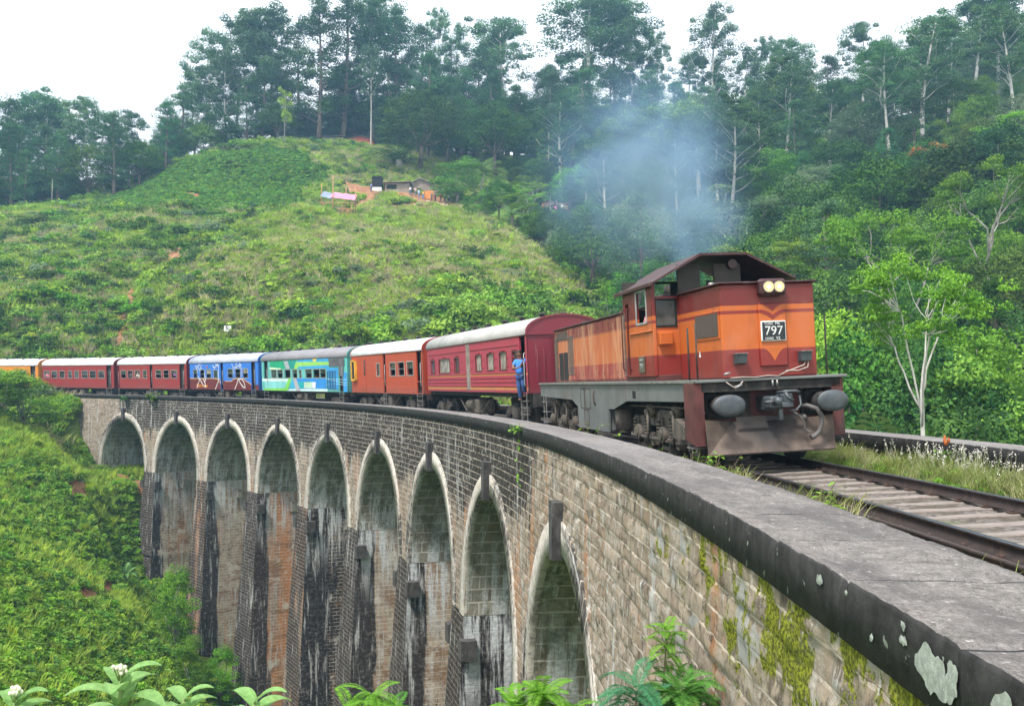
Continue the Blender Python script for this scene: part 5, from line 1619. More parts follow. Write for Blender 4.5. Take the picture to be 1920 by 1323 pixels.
M_beam = plain('beam_red', (.10, .028, .025), .65, var=.3, scale=3, dirt=(.045, .035, .032), dirt_amt=1.0, bump=.3, dscale=2.2)
M_skirt = plain('skirt_grey', (.145, .155, .15), .6, var=.18, scale=1.6, dirt=(.12, .095, .075), dirt_amt=.85, bump=.12, dscale=1.2)
def sootplow():
    k = NT('plough_rust'); o = k.coord('Object'); x, y, z = k.sep(o)
    n1 = k.noise(o, 2.4, 7, .65); n2 = k.noise(k.map(o, (6, 6, 1)), 1, 6, .7)
    c = k.mix(k.ramp(n1, .3, .7), (.075, .052, .040), (.16, .115, .088))
    c = k.mix(k.ramp(n2, .55, .72, 0, .6), c, (.10, .08, .065))
    r_ = k.math('ADD', k.math('MULTIPLY', k.math('ABSOLUTE', k.math('ADD', x, .15)), 1.0), k.math('MULTIPLY', k.math('SUBTRACT', .95, z), 1.25))
    c = k.mix(k.ramp(k.math('ADD', r_, k.math('MULTIPLY', k.math('SUBTRACT', n1, .5), .5)), 1.25, .45, 0, .95), c, (.022, .02, .02))
    k.pr(Base_Color=c, Roughness=.6); k.bump(n1, .2, .02); return k.mat
M_plow = sootplow()
M_plow_old = plain('plough_plain', (.17, .12, .09), .65, .2, var=.25, scale=2.2, dirt=(.11, .10, .085), dirt_amt=.8, bump=.25)
M_buf = plain('buffer_steel', (.080, .092, .102), .5, .3, var=.25, scale=6, dirt=(.16, .13, .1), dirt_amt=.4, bump=.15)
M_cable = plain('cable_grey', (.42, .36, .32), .6, bump=0)
M_hose = plain('hose_rubber', (.11, .10, .095), .6, bump=.2)
M_redpaint = plain('stripe_red', RED, .45, var=.12, bump=.03)
M_orapaint = plain('stripe_orange', ORA, .45, var=.10, bump=.03)
M_grille = plain('grille_brown', (.085, .062, .050), .8, var=.3, scale=40, bump=.5)

def make_loco():
    t = car_root('diesel_locomotive', 14.804, 14.149, -.084)
    tag(t, 'red and orange diesel locomotive with two lit headlamps and plate 797 hauling the train', 'locomotive')
    def part(m, name, mats, parent=None): return m.build(name, mats, parent or t)
    # frame and running plate
    m = MB()
    m.box(-1.53, 1.53, -.05, 14.5, 1.60, 1.655, bev=.01)
    m.box(-.9, .9, .6, 14.2, 1.0, 1.6, m=1)
    part(m, 'running_plate', [M_skirt, M_dark])
    sk = [(.10, 1.598), (14.45, 1.598), (14.45, 1.22), (13.9, 1.21), (10.02, 1.16), (9.35, .98), (9.3, .40), (6.2, .40), (6.15, .98), (5.66, .99), (4.58, 1.2), (.10, 1.25)]
    for sg in (-1, 1):
        m = MB(); m.prism(sk, 'x', min(sg * 1.50, sg * 1.45), max(sg * 1.50, sg * 1.45)); sko = part(m, 'side_skirt', M_skirt)
        m = MB()
        for (yy, zz) in ((.53, 1.38), (3.95, 1.36)):
            m.box(sg * 1.475 - .03, sg * 1.475 + .03, yy - .12, yy + .12, zz - .09, zz + .08)
        m.build('lifting_hole', M_black, sko)
        m = MB()
        for (a, b, c_, d_) in ((7.9, 8.5, .95, 1.5), (8.55, 8.95, .95, 1.5), (8.1, 8.6, .5, .93)):
            x_ = sg * 1.504
            for (q0, q1, w0, w1_) in ((a, a + .02, c_, d_), (b - .02, b, c_, d_), (a, b, c_, c_ + .02), (a, b, d_ - .02, d_)):
                m.box(min(x_, x_ + sg * .006), max(x_, x_ + sg * .006), q0, q1, w0, w1_)
        m.tube([(sg * 1.51, 7.4, 1.45), (sg * 1.55, 7.4, 1.35), (sg * 1.55, 7.38, 1.15), (sg * 1.51, 7.38, 1.05)], .02, 6)
        m.build('access_door', M_grille, sko)
    m = MB(); m.box(-1.44, 1.44, 6.22, 9.28, .42, 1.6, bev=.03); part(m, 'fuel_tank', M_skirt)
    m = MB(); m.box(-1.555, -1.535, .0, 14.5, 1.60, 1.66, bev=.004); part(m, 'sill_edge', M_steel)
    # short hood
    m = MB(); m.box(-.95, .95, 0, 2.3, 1.655, 3.44, bev=.03)
    hood = part(m, 'short_hood', M_loco)
    m = MB(); m.box(-1.0, .99, -.05, 2.3, 3.44, 3.475, bev=.01); m.build('roof_lip', M_maroon, hood)
    m = MB(); m.box(-.97, -.945, .08, 1.33, 2.42, 2.96, bev=.008)
    gr = m.build('grille_frame', M_loco, hood)
    m = MB(); m.box(-.981, -.965, .13, 1.28, 2.47, 2.91)
    m.build('side_grille', M_grille, hood)
    m = MB()
    m.box(-.215, .335, -.055, 0.02, 1.86, 3.06, bev=.02)
    fp = m.build('front_panel', M_loco, hood)
    # painted points of the livery on the panel
    def flat(pts, mat, nm, yy=-.0585):
        m = MB(); m.prism(pts, 'y', yy - .002, yy + .002); return m.build(nm, mat, fp)
    cx = .06
    def arc(p0, p1, bow, n=6):
        out = []
        for i in range(n + 1):
            q = i / n; x_ = p0[0] + (p1[0] - p0[0]) * q; z_ = p0[1] + (p1[1] - p0[1]) * q
            out.append((x_, z_ + bow * math.sin(math.pi * q)))
        return out
    flat(arc((cx - .20, 3.03), (cx, 2.90), .02) + arc((cx, 2.90), (cx + .20, 3.03), .02)[1:], M_redpaint, 'stripe_point')
    flat(arc((cx - .23, 2.935), (cx, 2.82), .025) + arc((cx, 2.82), (cx + .23, 2.935), .025)[1:] , M_orapaint, 'stripe_point', -.0580)
    up = arc((cx - .23, 2.935), (cx, 2.83), .02) + arc((cx, 2.83), (cx + .23, 2.935), .02)[1:]
    lo = arc((cx - .23, 2.872), (cx, 2.745), .02) + arc((cx, 2.745), (cx + .23, 2.872), .02)[1:]
    flat(up + lo[::-1], M_redpaint, 'stripe_point', -.0625)
    flat(arc((cx - .235, 2.205), (cx, 1.96), .055) + arc((cx, 1.96), (cx + .235, 2.205), .055)[1:], M_orapaint, 'stripe_point')
    # number plate
    m = MB(); m.box(-.20, .30, -.092, -.062, 2.335, 2.715, bev=.012); pl = m.build('number_plate', M_white, hood)
    m = MB(); m.box(-.18, .28, -.096, -.09, 2.355, 2.695); m.build('plate_field', plain('plate_black', (.018, .022, .028), .4, bump=0), pl)
    text('797', .235, (.05, -.099, 2.525), ROT_FRONT, M_white, pl, sx=1.05)
    text('CLASS', .060, (-.050, -.099, 2.663), ROT_FRONT, M_white, pl); text('M6', .072, (.13, -.099, 2.664), ROT_FRONT, M_white, pl)
    text('LOAD', .060, (-.045, -.099, 2.385), ROT_FRONT, M_white, pl); text('V2', .075, (.13, -.099, 2.387), ROT_FRONT, M_white, pl)
    # headlamps in their box
    m = MB(); m.box(-.225, .305, -.20, .02, 3.19, 3.51, bev=.05); hb = m.build('lamp_box', M_maroon, hood)
    for xx in (-.065, .145):
        m = MB(); m.tube([(xx, -.19, 3.35), (xx, -.225, 3.35)], [.108, .112], 20); h = m.build('headlight', M_steel, hood)
        m = MB(); m.tube([(xx, -.222, 3.35), (xx, -.232, 3.35)], [.096, .094], 20); m.build('lens', M_lamp, h)
        m = MB(); m.tube([(xx, -.230, 3.35), (xx, -.237, 3.35)], [.04, .036], 14); m.build('bulb', M_lampc, h)
    for xx in (-.64, .66):
        m = MB(); m.prism([(-.13, 1.94), (0, 1.92), (0, 2.11), (-.16, 2.12)], 'x', xx - .11, xx + .11); dl = m.build('marker_lamp', M_buf, hood)
        m = MB(); m.box(xx - .12, xx + .12, -.18, -.01, 2.118, 2.13); m.build('lamp_hood', M_steel, dl)
    for pts in ([(.66, -.08, 1.93), (.62, -.1, 1.86), (.45, -.06, 1.80), (.22, -.04, 1.72), (.14, -.03, 1.68)], [(.72, -.08, 1.93), (.70, -.1, 1.82), (.52, -.06, 1.76), (.3, -.05, 1.77), (.2, -.04, 1.70)],
                [(.14, -.05, 1.67), (-.1, -.06, 1.69), (-.35, -.05, 1.665), (-.62, -.07, 1.68), (-.85, -.05, 1.67)], [(-.95, -.09, 1.60), (-.82, -.11, 1.50), (-.70, -.11, 1.53), (-.62, -.09, 1.60)]):
        m = MB(); m.tube(pts, .011, 6); part(m, 'cable', M_cable)
    m = MB()
    m.cyl((-.99, -.10, 1.74), (-.88, -.12, 1.77), .022); m.cyl((-.80, -.12, 1.47), (-.66, -.13, 1.55), .025); m.cyl((-.03, -.1, 1.48), (-.03, -.1, 1.6), .018); m.cyl((.06, -.1, 1.48), (.06, -.1, 1.6), .018)
    part(m, 'jumper_plug', M_steel)
    # guard posts
    for (xx, yy, zz) in ((-1.45, .05, 2.72), (-1.45, .48, 2.66), (1.30, .30, 2.80), (1.48, 1.3, 2.85)):
        m = MB(); m.tube([(xx, yy, 1.65), (xx, yy, zz)], .018, 8); part(m, 'guard_post', M_dark)
    # cab
    m = MB()
    side_h = [(2.68, 3.40, 2.91, 3.62), (3.98, 4.26, 1.80, 3.42)]
    for sg in (-1, 1):
        holes_plate(m, sg * 1.53, 2.33, 4.42, 1.76, 3.70, side_h, .06, sign=sg)
        holes_plate(m, sg * 1.48, 2.36, 4.40, 1.76, 3.70, side_h, .0, sign=sg)
    # front wall: left and right wings beside the hood, open above the hood
    def front_plate(yy, x0, x1, z0, z1, holes, mi=0):
        q = MB(); holes_plate(q, yy, x0, x1, z0, z1, holes, .05, mi, sign=-1)
        for f_, mm in zip(q.f, q.m):
            m.face([(q.v[i][1], q.v[i][0], q.v[i][2]) for i in f_], mm)
    front_plate(2.33, -1.53, -.93, 1.76, 3.44, [(-1.47, -1.0, 2.80, 3.37)])
    front_plate(2.33, .93, 1.53, 1.76, 3.44, [(1.0, 1.47, 2.80, 3.37)])
    for x_ in (-1.53, 1.45): m.box(min(x_, x_ + .08), max(x_, x_ + .08), 2.30, 2.38, 1.76, 3.72, bev=.01)
    for (a, b) in ((-.92, -.42), (-.10, .50)): m.box(a, b, 2.34, 2.40, 3.42, 4.1, m=1)
    m.box(-.95, .95, 2.34, 2.38, 1.7, 3.46, m=1)
    # rear wall and the open windows above it
    front_plate(4.40, -1.53, 1.53, 1.76, 3.95, [(-1.25, -.35, 3.30, 3.9), (.05, .55, 3.35, 3.95)], 1)
    m.box(-1.5, 1.5, 2.36, 4.4, 1.76, 1.80, m=1)
    m.box(-.3, .35, 2.9, 3.3, 1.8, 2.9, m=1)
    cab = part(m, 'cab', [M_loco, M_interior])
    m = MB(); m.box(-1.50, 1.50, 2.32, 4.42, 1.655, 1.775, bev=.01); m.build('cab_base', M_beam, cab)
    roof = [(-1.62, 3.66), (-.50, 4.25), (.50, 4.25), (1.62, 3.70), (1.60, 3.75), (.52, 4.30), (-.52, 4.30), (-1.60, 3.71)]
    m = MB(); m.prism(roof, 'y', 2.02, 4.78); m.box(-1.63, -1.59, 2.0, 4.8, 3.64, 3.72, bev=.01)
    m.build('cab_roof', M_maroon, cab)
    m = MB(); m.cyl((.28, 2.2, 4.08), (.28, 2.34, 4.08), .10); m.build('horn', M_maroon, cab)
    for sg in (-1, 1):
        m = MB()
        for (a, b, c_, d_) in ((2.66, 2.70, 2.89, 3.64), (3.38, 3.42, 2.89, 3.64), (2.66, 3.42, 2.89, 2.93), (2.66, 3.42, 3.60, 3.64)):
            m.box(min(sg * 1.525, sg * 1.548), max(sg * 1.525, sg * 1.548), a, b, c_, d_)
        m.build('side_window', M_frame, cab)
        m = MB(); m.box(min(sg * 1.44, sg * 1.46), max(sg * 1.44, sg * 1.46), 3.99, 4.25, 1.81, 3.40); m.build('cab_door', M_loco, cab)
        for yy in (3.90, 4.34):
            m = MB(); m.tube([(sg * 1.53, yy, 3.30), (sg * 1.60, yy, 3.30), (sg * 1.60, yy, 3.2), (sg * 1.60, yy, 1.95), (sg * 1.53, yy, 1.9)], .016, 6); m.build('handrail', M_beam, cab)
        m = MB()
        for i in range(26): m.box(min(sg * 1.53, sg * 1.56), max(sg * 1.53, sg * 1.56), 4.28, 4.40, 1.80 + i * .055, 1.825 + i * .055)
        m.build('door_louvre', M_steel, cab)
        m = MB(); m.box(min(sg * 1.53, sg * 1.57), max(sg * 1.53, sg * 1.57), 2.36, 3.9, 2.70, 2.735, bev=.01); m.build('rain_strip', M_loco, cab)
    m = MB(); m.box(-1.44, -1.03, 2.315, 2.328, 2.83, 3.34); m.build('windscreen', M_glass, cab)
    m = MB(); m.box(1.03, 1.44, 2.315, 2.328, 2.83, 3.34); m.build('windscreen', M_glass, cab)
    m = MB()
    for q in ((-1.49, -1.45, 2.78, 3.39), (-1.02, -.98, 2.78, 3.39), (-1.49, -.98, 2.78, 2.82), (-1.49, -.98, 3.35, 3.39)): m.box(q[0], q[1], 2.305, 2.33, q[2], q[3], bev=.008)
    m.build('window_seal', M_black, cab)
    m = MB(); m.box(-1.42, -1.12, 2.20, 2.33, 2.41, 2.68, bev=.02); m.build('sand_hatch', M_orapaint, cab)
    m = MB(); m.cyl((-.35, 1.9, 3.47), (-.35, 1.9, 3.66), .065); m.build('whistle', M_steel, hood)
    m = MB(); m.box(-1.565, -1.532, 2.90, 3.29, 1.84, 2.20, bev=.01); sp = m.build('side_plate', plain('plate_bronze', (.15, .12, .09), .5, .3, bump=.2), cab)
    text('797', .17, (-1.568, 3.095, 1.98), ROT_SIDE, M_frame, sp); text('CLASS M6', .055, (-1.568, 3.095, 2.12), ROT_SIDE, M_frame, sp)
    m = MB(); m.prism([(-.9553, 2.24), (-.9553, 2.24)], 'x', 0, 0) if False else m.face([(-.956, 1.22, 2.10), (-.956, 1.10, 2.10), (-.956, 1.16, 2.24)]); m.build('reflector_mark', M_white, hood)
    # long hood
    m = MB(); m.box(-.95, .95, 4.42, 14.45, 1.655, 3.36, bev=.03)
    lh = part(m, 'long_hood', M_locol)
    m = MB(); m.box(-1.0, 1.0, 4.45, 14.5, 3.36, 3.40, bev=.01); m.build('roof_lip', M_maroon, lh)
    seams = (5.2, 6.43, 7.01, 7.65, 8.31, 8.95, 9.66, 10.6, 11.66, 12.5)
    for a, b in zip(seams, seams[1:]):
        m = MB(); m.box(-.972, -.95, a + .015, b - .015, 1.72, 3.30, bev=.006); d_ = m.build('hood_door', M_locol, lh)
        m = MB()
        for zz in (1.85, 3.15): m.box(-.98, -.97, b - .04, b - .02, zz, zz + .07)
        m.build('hinge', M_dark, d_)
    m = MB()
    for i in range(30): m.box(-.99, -.955, 11.72, 12.45, 1.9 + i * .04, 1.915 + i * .04)
    m.build('louvre', M_steel, lh)
    m = MB()
    for i in range(34): m.box(-.99, -.955, 13.95, 14.35, 1.75 + i * .04, 1.765 + i * .04)
    m.build('louvre', M_steel, lh)
    m = MB(); m.box(-.965, -.952, 12.62, 13.15, 1.72, 2.6); m.box(-.965, -.952, 13.25, 13.8, 1.72, 2.6); m.build('radiator_opening', M_black, lh)
    m = MB(); m.box(-.965, -.952, 12.0, 14.1, 3.02, 3.26); m.build('radiator_grille', M_grille, lh)
    m = MB(); m.box(-.35, .35, 5.0, 6.1, 3.40, 3.72, bev=.04); m.cyl((0, 5.4, 3.7), (0, 5.4, 3.95), .16, 14); m.build('exhaust_stack', M_dark, lh)
    m = MB(); m.cyl((0, 11.5, 3.4), (0, 11.5, 3.5), .7, 24); m.build('radiator_fan', M_dark, lh)
    # front end below the running plate
    m = MB(); m.box(-1.45, 1.45, .42, .50, .55, 1.60); m.box(-1.40, 1.40, .02, .42, 1.42, 1.597, m=1); m.box(-1.36, -.3, .36, .42, .9, 1.42, m=1); m.box(.75, 1.22, .36, .42, .9, 1.42, m=1)
    part(m, 'buffer_beam', [M_beam, M_dark])
    for (xa, xb, zlo) in ((-1.56, -1.36, .42), (1.22, 1.46, .50)):
        m = MB(); m.prism([(.02, 1.60), (.55, 1.60), (.55, .52), (.02, zlo)], 'x', xa, xb); part(m, 'corner_gusset', M_beam)
    # plough: side wings and a leaning middle face
    A0, A1 = (-1.37, -.06, .91), (1.18, -.06, .90)
    B0, B1 = (-1.36, -.12, .26), (1.17, -.12, .26)
    C0, C1 = (-.72, .20, .84), (.62, .20, .84)
    D0, D1 = (-1.05, -.32, .27), (.90, -.32, .27)
    m = MB()
    th = .03
    def slab(pts):
        n_ = (Vector(pts[1]) - Vector(pts[0])).cross(Vector(pts[2]) - Vector(pts[0])).normalized() * th
        if n_.y < 0: n_ = -n_
        q = [Vector(p) for p in pts]; r_ = [p + n_ for p in q]
        k_ = len(q); m.raw(q + r_, [tuple(range(k_)), tuple(range(2 * k_ - 1, k_ - 1, -1))] + [(i, (i + 1) % k_, k_ + (i + 1) % k_, k_ + i) for i in range(k_)])
    slab([A0, B0, C0]); slab([C0, B0, B1, C1]); slab([C1, B1, A1])
    m.box(-1.37, 1.18, -.10, -.07, .235, .265); m.box(-.75, .65, .0, .03, .84, .93)
    pw_ = part(m, 'plough', M_plow)
    k = 0
    for (xx, zz) in ((-1.02, 1.17), (1.03, 1.17)):
        m = MB(); m.cyl((xx, .42, zz), (xx, -.05, zz), .17, 18); m.cyl((xx, -.05, zz), (xx, -.33, zz), .10, 16); m.box(xx - .22, xx + .22, .3, .42, zz - .22, zz + .22, bev=.02)
        b_ = part(m, 'buffer', M_dark)
        m = MB(); V = []; F = []; nr = 28
        for (yy, sc_) in ((-.33, .93), (-.34, 1.0), (-.37, 1.0), (-.395, .93), (-.41, .6), (-.415, .01)):
            for i in range(nr):
                a_ = 2 * math.pi * i / nr; V.append((xx + .315 * sc_ * math.copysign(abs(math.cos(a_)) ** .9, math.cos(a_)), yy, zz + .20 * sc_ * math.sin(a_)))
        for j in range(5):
            for i in range(nr): F.append((j * nr + i, j * nr + (i + 1) % nr, (j + 1) * nr + (i + 1) % nr, (j + 1) * nr + i))
        F.append(tuple(range(nr)))
        m.raw(V, F, 0, True); m.build('buffer_head', M_buf, b_)
    m = MB()
    m.box(-.16, .16, -.05, .42, 1.02, 1.30, bev=.03); m.box(-.22, -.02, -.40, -.02, 1.06, 1.30, bev=.04); m.box(.02, .26, -.34, -.04, 1.08, 1.18, bev=.02)
    m.tube([(.05, -.1, 1.36), (.12, -.3, 1.38), (.32, -.3, 1.38), (.44, -.2, 1.36)], .03, 8); m.tube([(.12, -.28, 1.38), (.14, -.34, 1.28), (.24, -.36, 1.2)], .035, 8)
    m.tube([(-.15, -.42, 1.22), (-.26, -.44, 1.2), (-.34, -.40, 1.20)], .035, 8); m.cyl((-.1, -.44, 1.14), (-.1, -.46, 1.28), .07, 10)
    m.tube([(.44, -.2, 1.30), (.46, -.22, 1.12), (.34, -.26, 1.02), (.20, -.28, 1.02)], .022, 8); m.box(-.06, .02, -.38, -.3, .86, 1.06, bev=.01); m.box(.10, .36, -.12, .42, 1.15, 1.33, bev=.02)
    part(m, 'coupler', M_buf)
    m = MB()
    pts = [(.72 + .16 * math.sin(q), -.18, .93 - .30 * (1 - math.cos(q)) / 1.0) for q in np.linspace(0, 2.2, 10)]
    pts = [(.60, .1, 1.06), (.64, -.12, 1.09), (.78, -.2, 1.03), (.86, -.22, .90), (.86, -.22, .74), (.80, -.22, .60), (.72, -.2, .52), (.64, -.2, .49)]
    m.tube(pts, [.045] * 6 + [.05, .055], 12); part(m, 'brake_hose', M_hose)
    m = MB(); m.tube([(.30, -.1, 1.02), (.42, -.2, .92), (.50, -.22, .80), (.50, -.22, .68), (.58, -.22, .60), (.66, -.22, .60)], .018, 8); m.ellipsoid((.52, -.21, .88), (.05, .04, .05)); part(m, 'brake_hose', M_hose)
    # bogies
    for (yc, axles) in ((2.6, (.95, 2.6, 4.3)), (12.05, (10.5, 12.0, 13.5))):
        m = MB()
        for sg in (-1, 1):
            m.prism([(yc - 2.2, .60), (yc - 1.9, .86), (yc - .8, .90), (yc - .5, 1.02), (yc + .5, 1.02), (yc + .8, .90), (yc + 1.9, .86), (yc + 2.2, .60), (yc + 1.8, .66), (yc - 1.8, .66)], 'x', min(sg * 1.08, sg * 1.2), max(sg * 1.08, sg * 1.2))
        m.box(-1.1, 1.1, yc - .3, yc + .3, .6, .95)
        bg_ = part(m, 'bogie', M_under)
        for ay in axles:
            m = MB()
            for sg in (-1, 1):
                m.cyl((sg * .80, ay, .50), (sg * .94, ay, .50), .50, 28); m.cyl((sg * .78, ay, .50), (sg * .81, ay, .50), .545, 28)
            m.cyl((-.8, ay, .5), (.8, ay, .5), .09, 10); m.build('wheelset', M_dark, bg_)
            for sg in (-1, 1):
                m = MB(); m.cyl((sg * 1.1, ay, .5), (sg * 1.36, ay, .5), .17, 16); m.cyl((sg * 1.34, ay, .5), (sg * 1.40, ay, .5), .11, 12)
                m.box(min(sg * 1.12, sg * 1.26), max(sg * 1.12, sg * 1.26), ay - .25, ay - .19, .2, .86); m.box(min(sg * 1.12, sg * 1.26), max(sg * 1.12, sg * 1.26), ay + .19, ay + .25, .2, .86)
                m.box(min(sg * 1.12, sg * 1.24), max(sg * 1.12, sg * 1.24), ay - .30, ay + .30, .16, .24, bev=.01)
                m.build('axle_box', M_under, bg_)
                for dy in (-.42, .42):
                    m = MB()
                    for i in range(5): m.cyl((sg * 1.22, ay + dy, .46 + i * .075), (sg * 1.22, ay + dy, .50 + i * .075), .095, 12)
                    m.cyl((sg * 1.22, ay + dy, .42), (sg * 1.22, ay + dy, .86), .05, 8); m.box(min(sg * 1.1, sg * 1.34), max(sg * 1.1, sg * 1.34), ay + dy - .13, ay + dy + .13, .38, .44, bev=.01)
                    m.build('spring', M_under, bg_)
        for sg in (-1, 1):
            for ay in (axles[0] + .82, axles[1] + .85):
                m = MB(); m.tube([(sg * 1.15, ay, 1.02), (sg * 1.34, ay, .98)], .15, 14); m.tube([(sg * 1.34, ay, .98), (sg * 1.42, ay, .96)], .07, 10); m.tube([(sg * 1.38, ay - .05, .95), (sg * 1.40, ay - .1, .6), (sg * 1.38, ay, .3)], .028, 8)
                m.box(min(sg * 1.12, sg * 1.3), max(sg * 1.12, sg * 1.3), ay - .09, ay + .09, .22, .52, bev=.02)
                m.build('brake_cylinder', M_under, bg_)
    m = MB(); m.prism([(.82, .50), (1.45, .50), (1.45, .86), (1.30, .90), (.82, .74)], 'x', -1.48, -1.18); part(m, 'sand_box', M_under)
    m = MB(); m.cyl((-1.2, 5.75, .48), (-1.2, 5.75, .98), .24, 18); m.cyl((-1.2, 5.75, .40), (-1.2, 5.75, .48), .17, 14); part(m, 'air_reservoir', M_under)
    for yy in (.38, 13.9):
        m = MB(); m.box(-1.50, -1.47, yy - .2, yy - .17, .30, 1.3); m.box(-1.50, -1.47, yy + .17, yy + .2, .30, 1.3)
        for zz in (.36, .70, 1.02): m.box(-1.54, -1.28, yy - .19, yy + .19, zz, zz + .025)
        part(m, 'cab_steps', M_steel)
    m = MB(); m.tube([(-.9, 6.1, .5), (-1.3, 4.9, .42), (-1.3, 1.6, .35), (-1.2, .9, .4)], .025, 8); m.tube([(-1.28, .8, 1.1), (-1.28, 5.4, 1.08)], .02, 8); part(m, 'pipe_run', M_under)
    return t
loco = make_loco()

# ------------------------------------------------------------------ carriages
COLS = dict(
    crimson=dict(body=(.40, .040, .075), roof=(.42, .41, .39), end=(.20, .018, .035)),
    orange=dict(body=(.46, .062, .022), roof=(.78, .78, .80), end=(.40, .05, .02)),
    teal=dict(body=(.12, .50, .46), roof=(.23, .22, .24), end=(.10, .36, .33)),
    blue=dict(body=(.025, .18, .66), roof=(.40, .43, .52), end=(.02, .14, .5)),
    red=dict(body=(.30, .024, .024), roof=(.82, .82, .82), end=(.16, .015, .02)),
    yellow=dict(body=(.78, .27, .03), roof=(.74, .72, .72), end=(.72, .30, .04)))
def wallmat(name, col, planks=0.0, rough=.45, bands=None):
    k = NT(name); o = k.coord('Object'); x, y, z = k.sep(o)
    n1 = k.noise(k.map(o, (1, 1, .4)), 1.8, 6, .6); n2 = k.noise(k.map(o, (5, 5, .6)), 1, 6, .7)
    c = col
    for (z0, z1, bc) in (bands or []):
        c = k.mix(k.math('MULTIPLY', k.math('GREATER_THAN', z, z0), k.math('LESS_THAN', z, z1)), c, bc)
    c = k.mix(k.ramp(n1, .35, .7, 0, .35), c, k.mix(.5, c, (.12, .07, .06)))
    c = k.mix(k.ramp(n2, .6, .74, 0, .4), c, k.mix(.6, c, (.5, .4, .36)))
    c = k.mix(k.math('MULTIPLY', k.ramp(z, 1.7, 1.1), k.ramp(n2, .3, .7, .1, .5)), c, (.12, .09, .08))
    k.pr(Base_Color=c, Roughness=rough)
    if planks:
        w = k.math('ABSOLUTE', k.math('SUBTRACT', k.math('FRACT', k.math('MULTIPLY', z, 1 / planks)), .5))
        k.bump(k.ramp(w, .38, .5), .5, .02)
    else: k.bump(n1, .08, .02)
    return k.mat
def roofmat(name, col):
    return plain(name, col, .65, var=.12, scale=.9, dirt=tuple(c * .5 for c in col), dirt_amt=.55, bump=.08, dscale=1.3)
CM = {}
for kx, d in COLS.items():
    CM[kx] = (wallmat(kx + '_coach_side', d['body'], .14 if kx in ('red', 'orange') else (.0 if kx == 'crimson' else .2),
                      bands=[(1.40, 1.50, (.62, .24, .07)), (1.96, 2.03, (.62, .24, .07))] if kx == 'crimson' else ([(1.12, 1.75, (.30, .05, .03)), (2.05, 2.15, (.6, .5, .1))] if kx == 'yellow' else None)),
              roofmat(kx + '_coach_roof', d['roof']), wallmat(kx + '_coach_end', d['end'], 0))
def sector(hw, eave, crest, n=14, inset=0.0):
    """roof arc from one eave to the other"""
    out = []
    for i in range(n + 1):
        a = math.pi * i / n
        out.append((-(hw - inset) * math.cos(a) * 1.0, eave + (crest - eave - inset) * math.sin(a) ** .8))
    return out
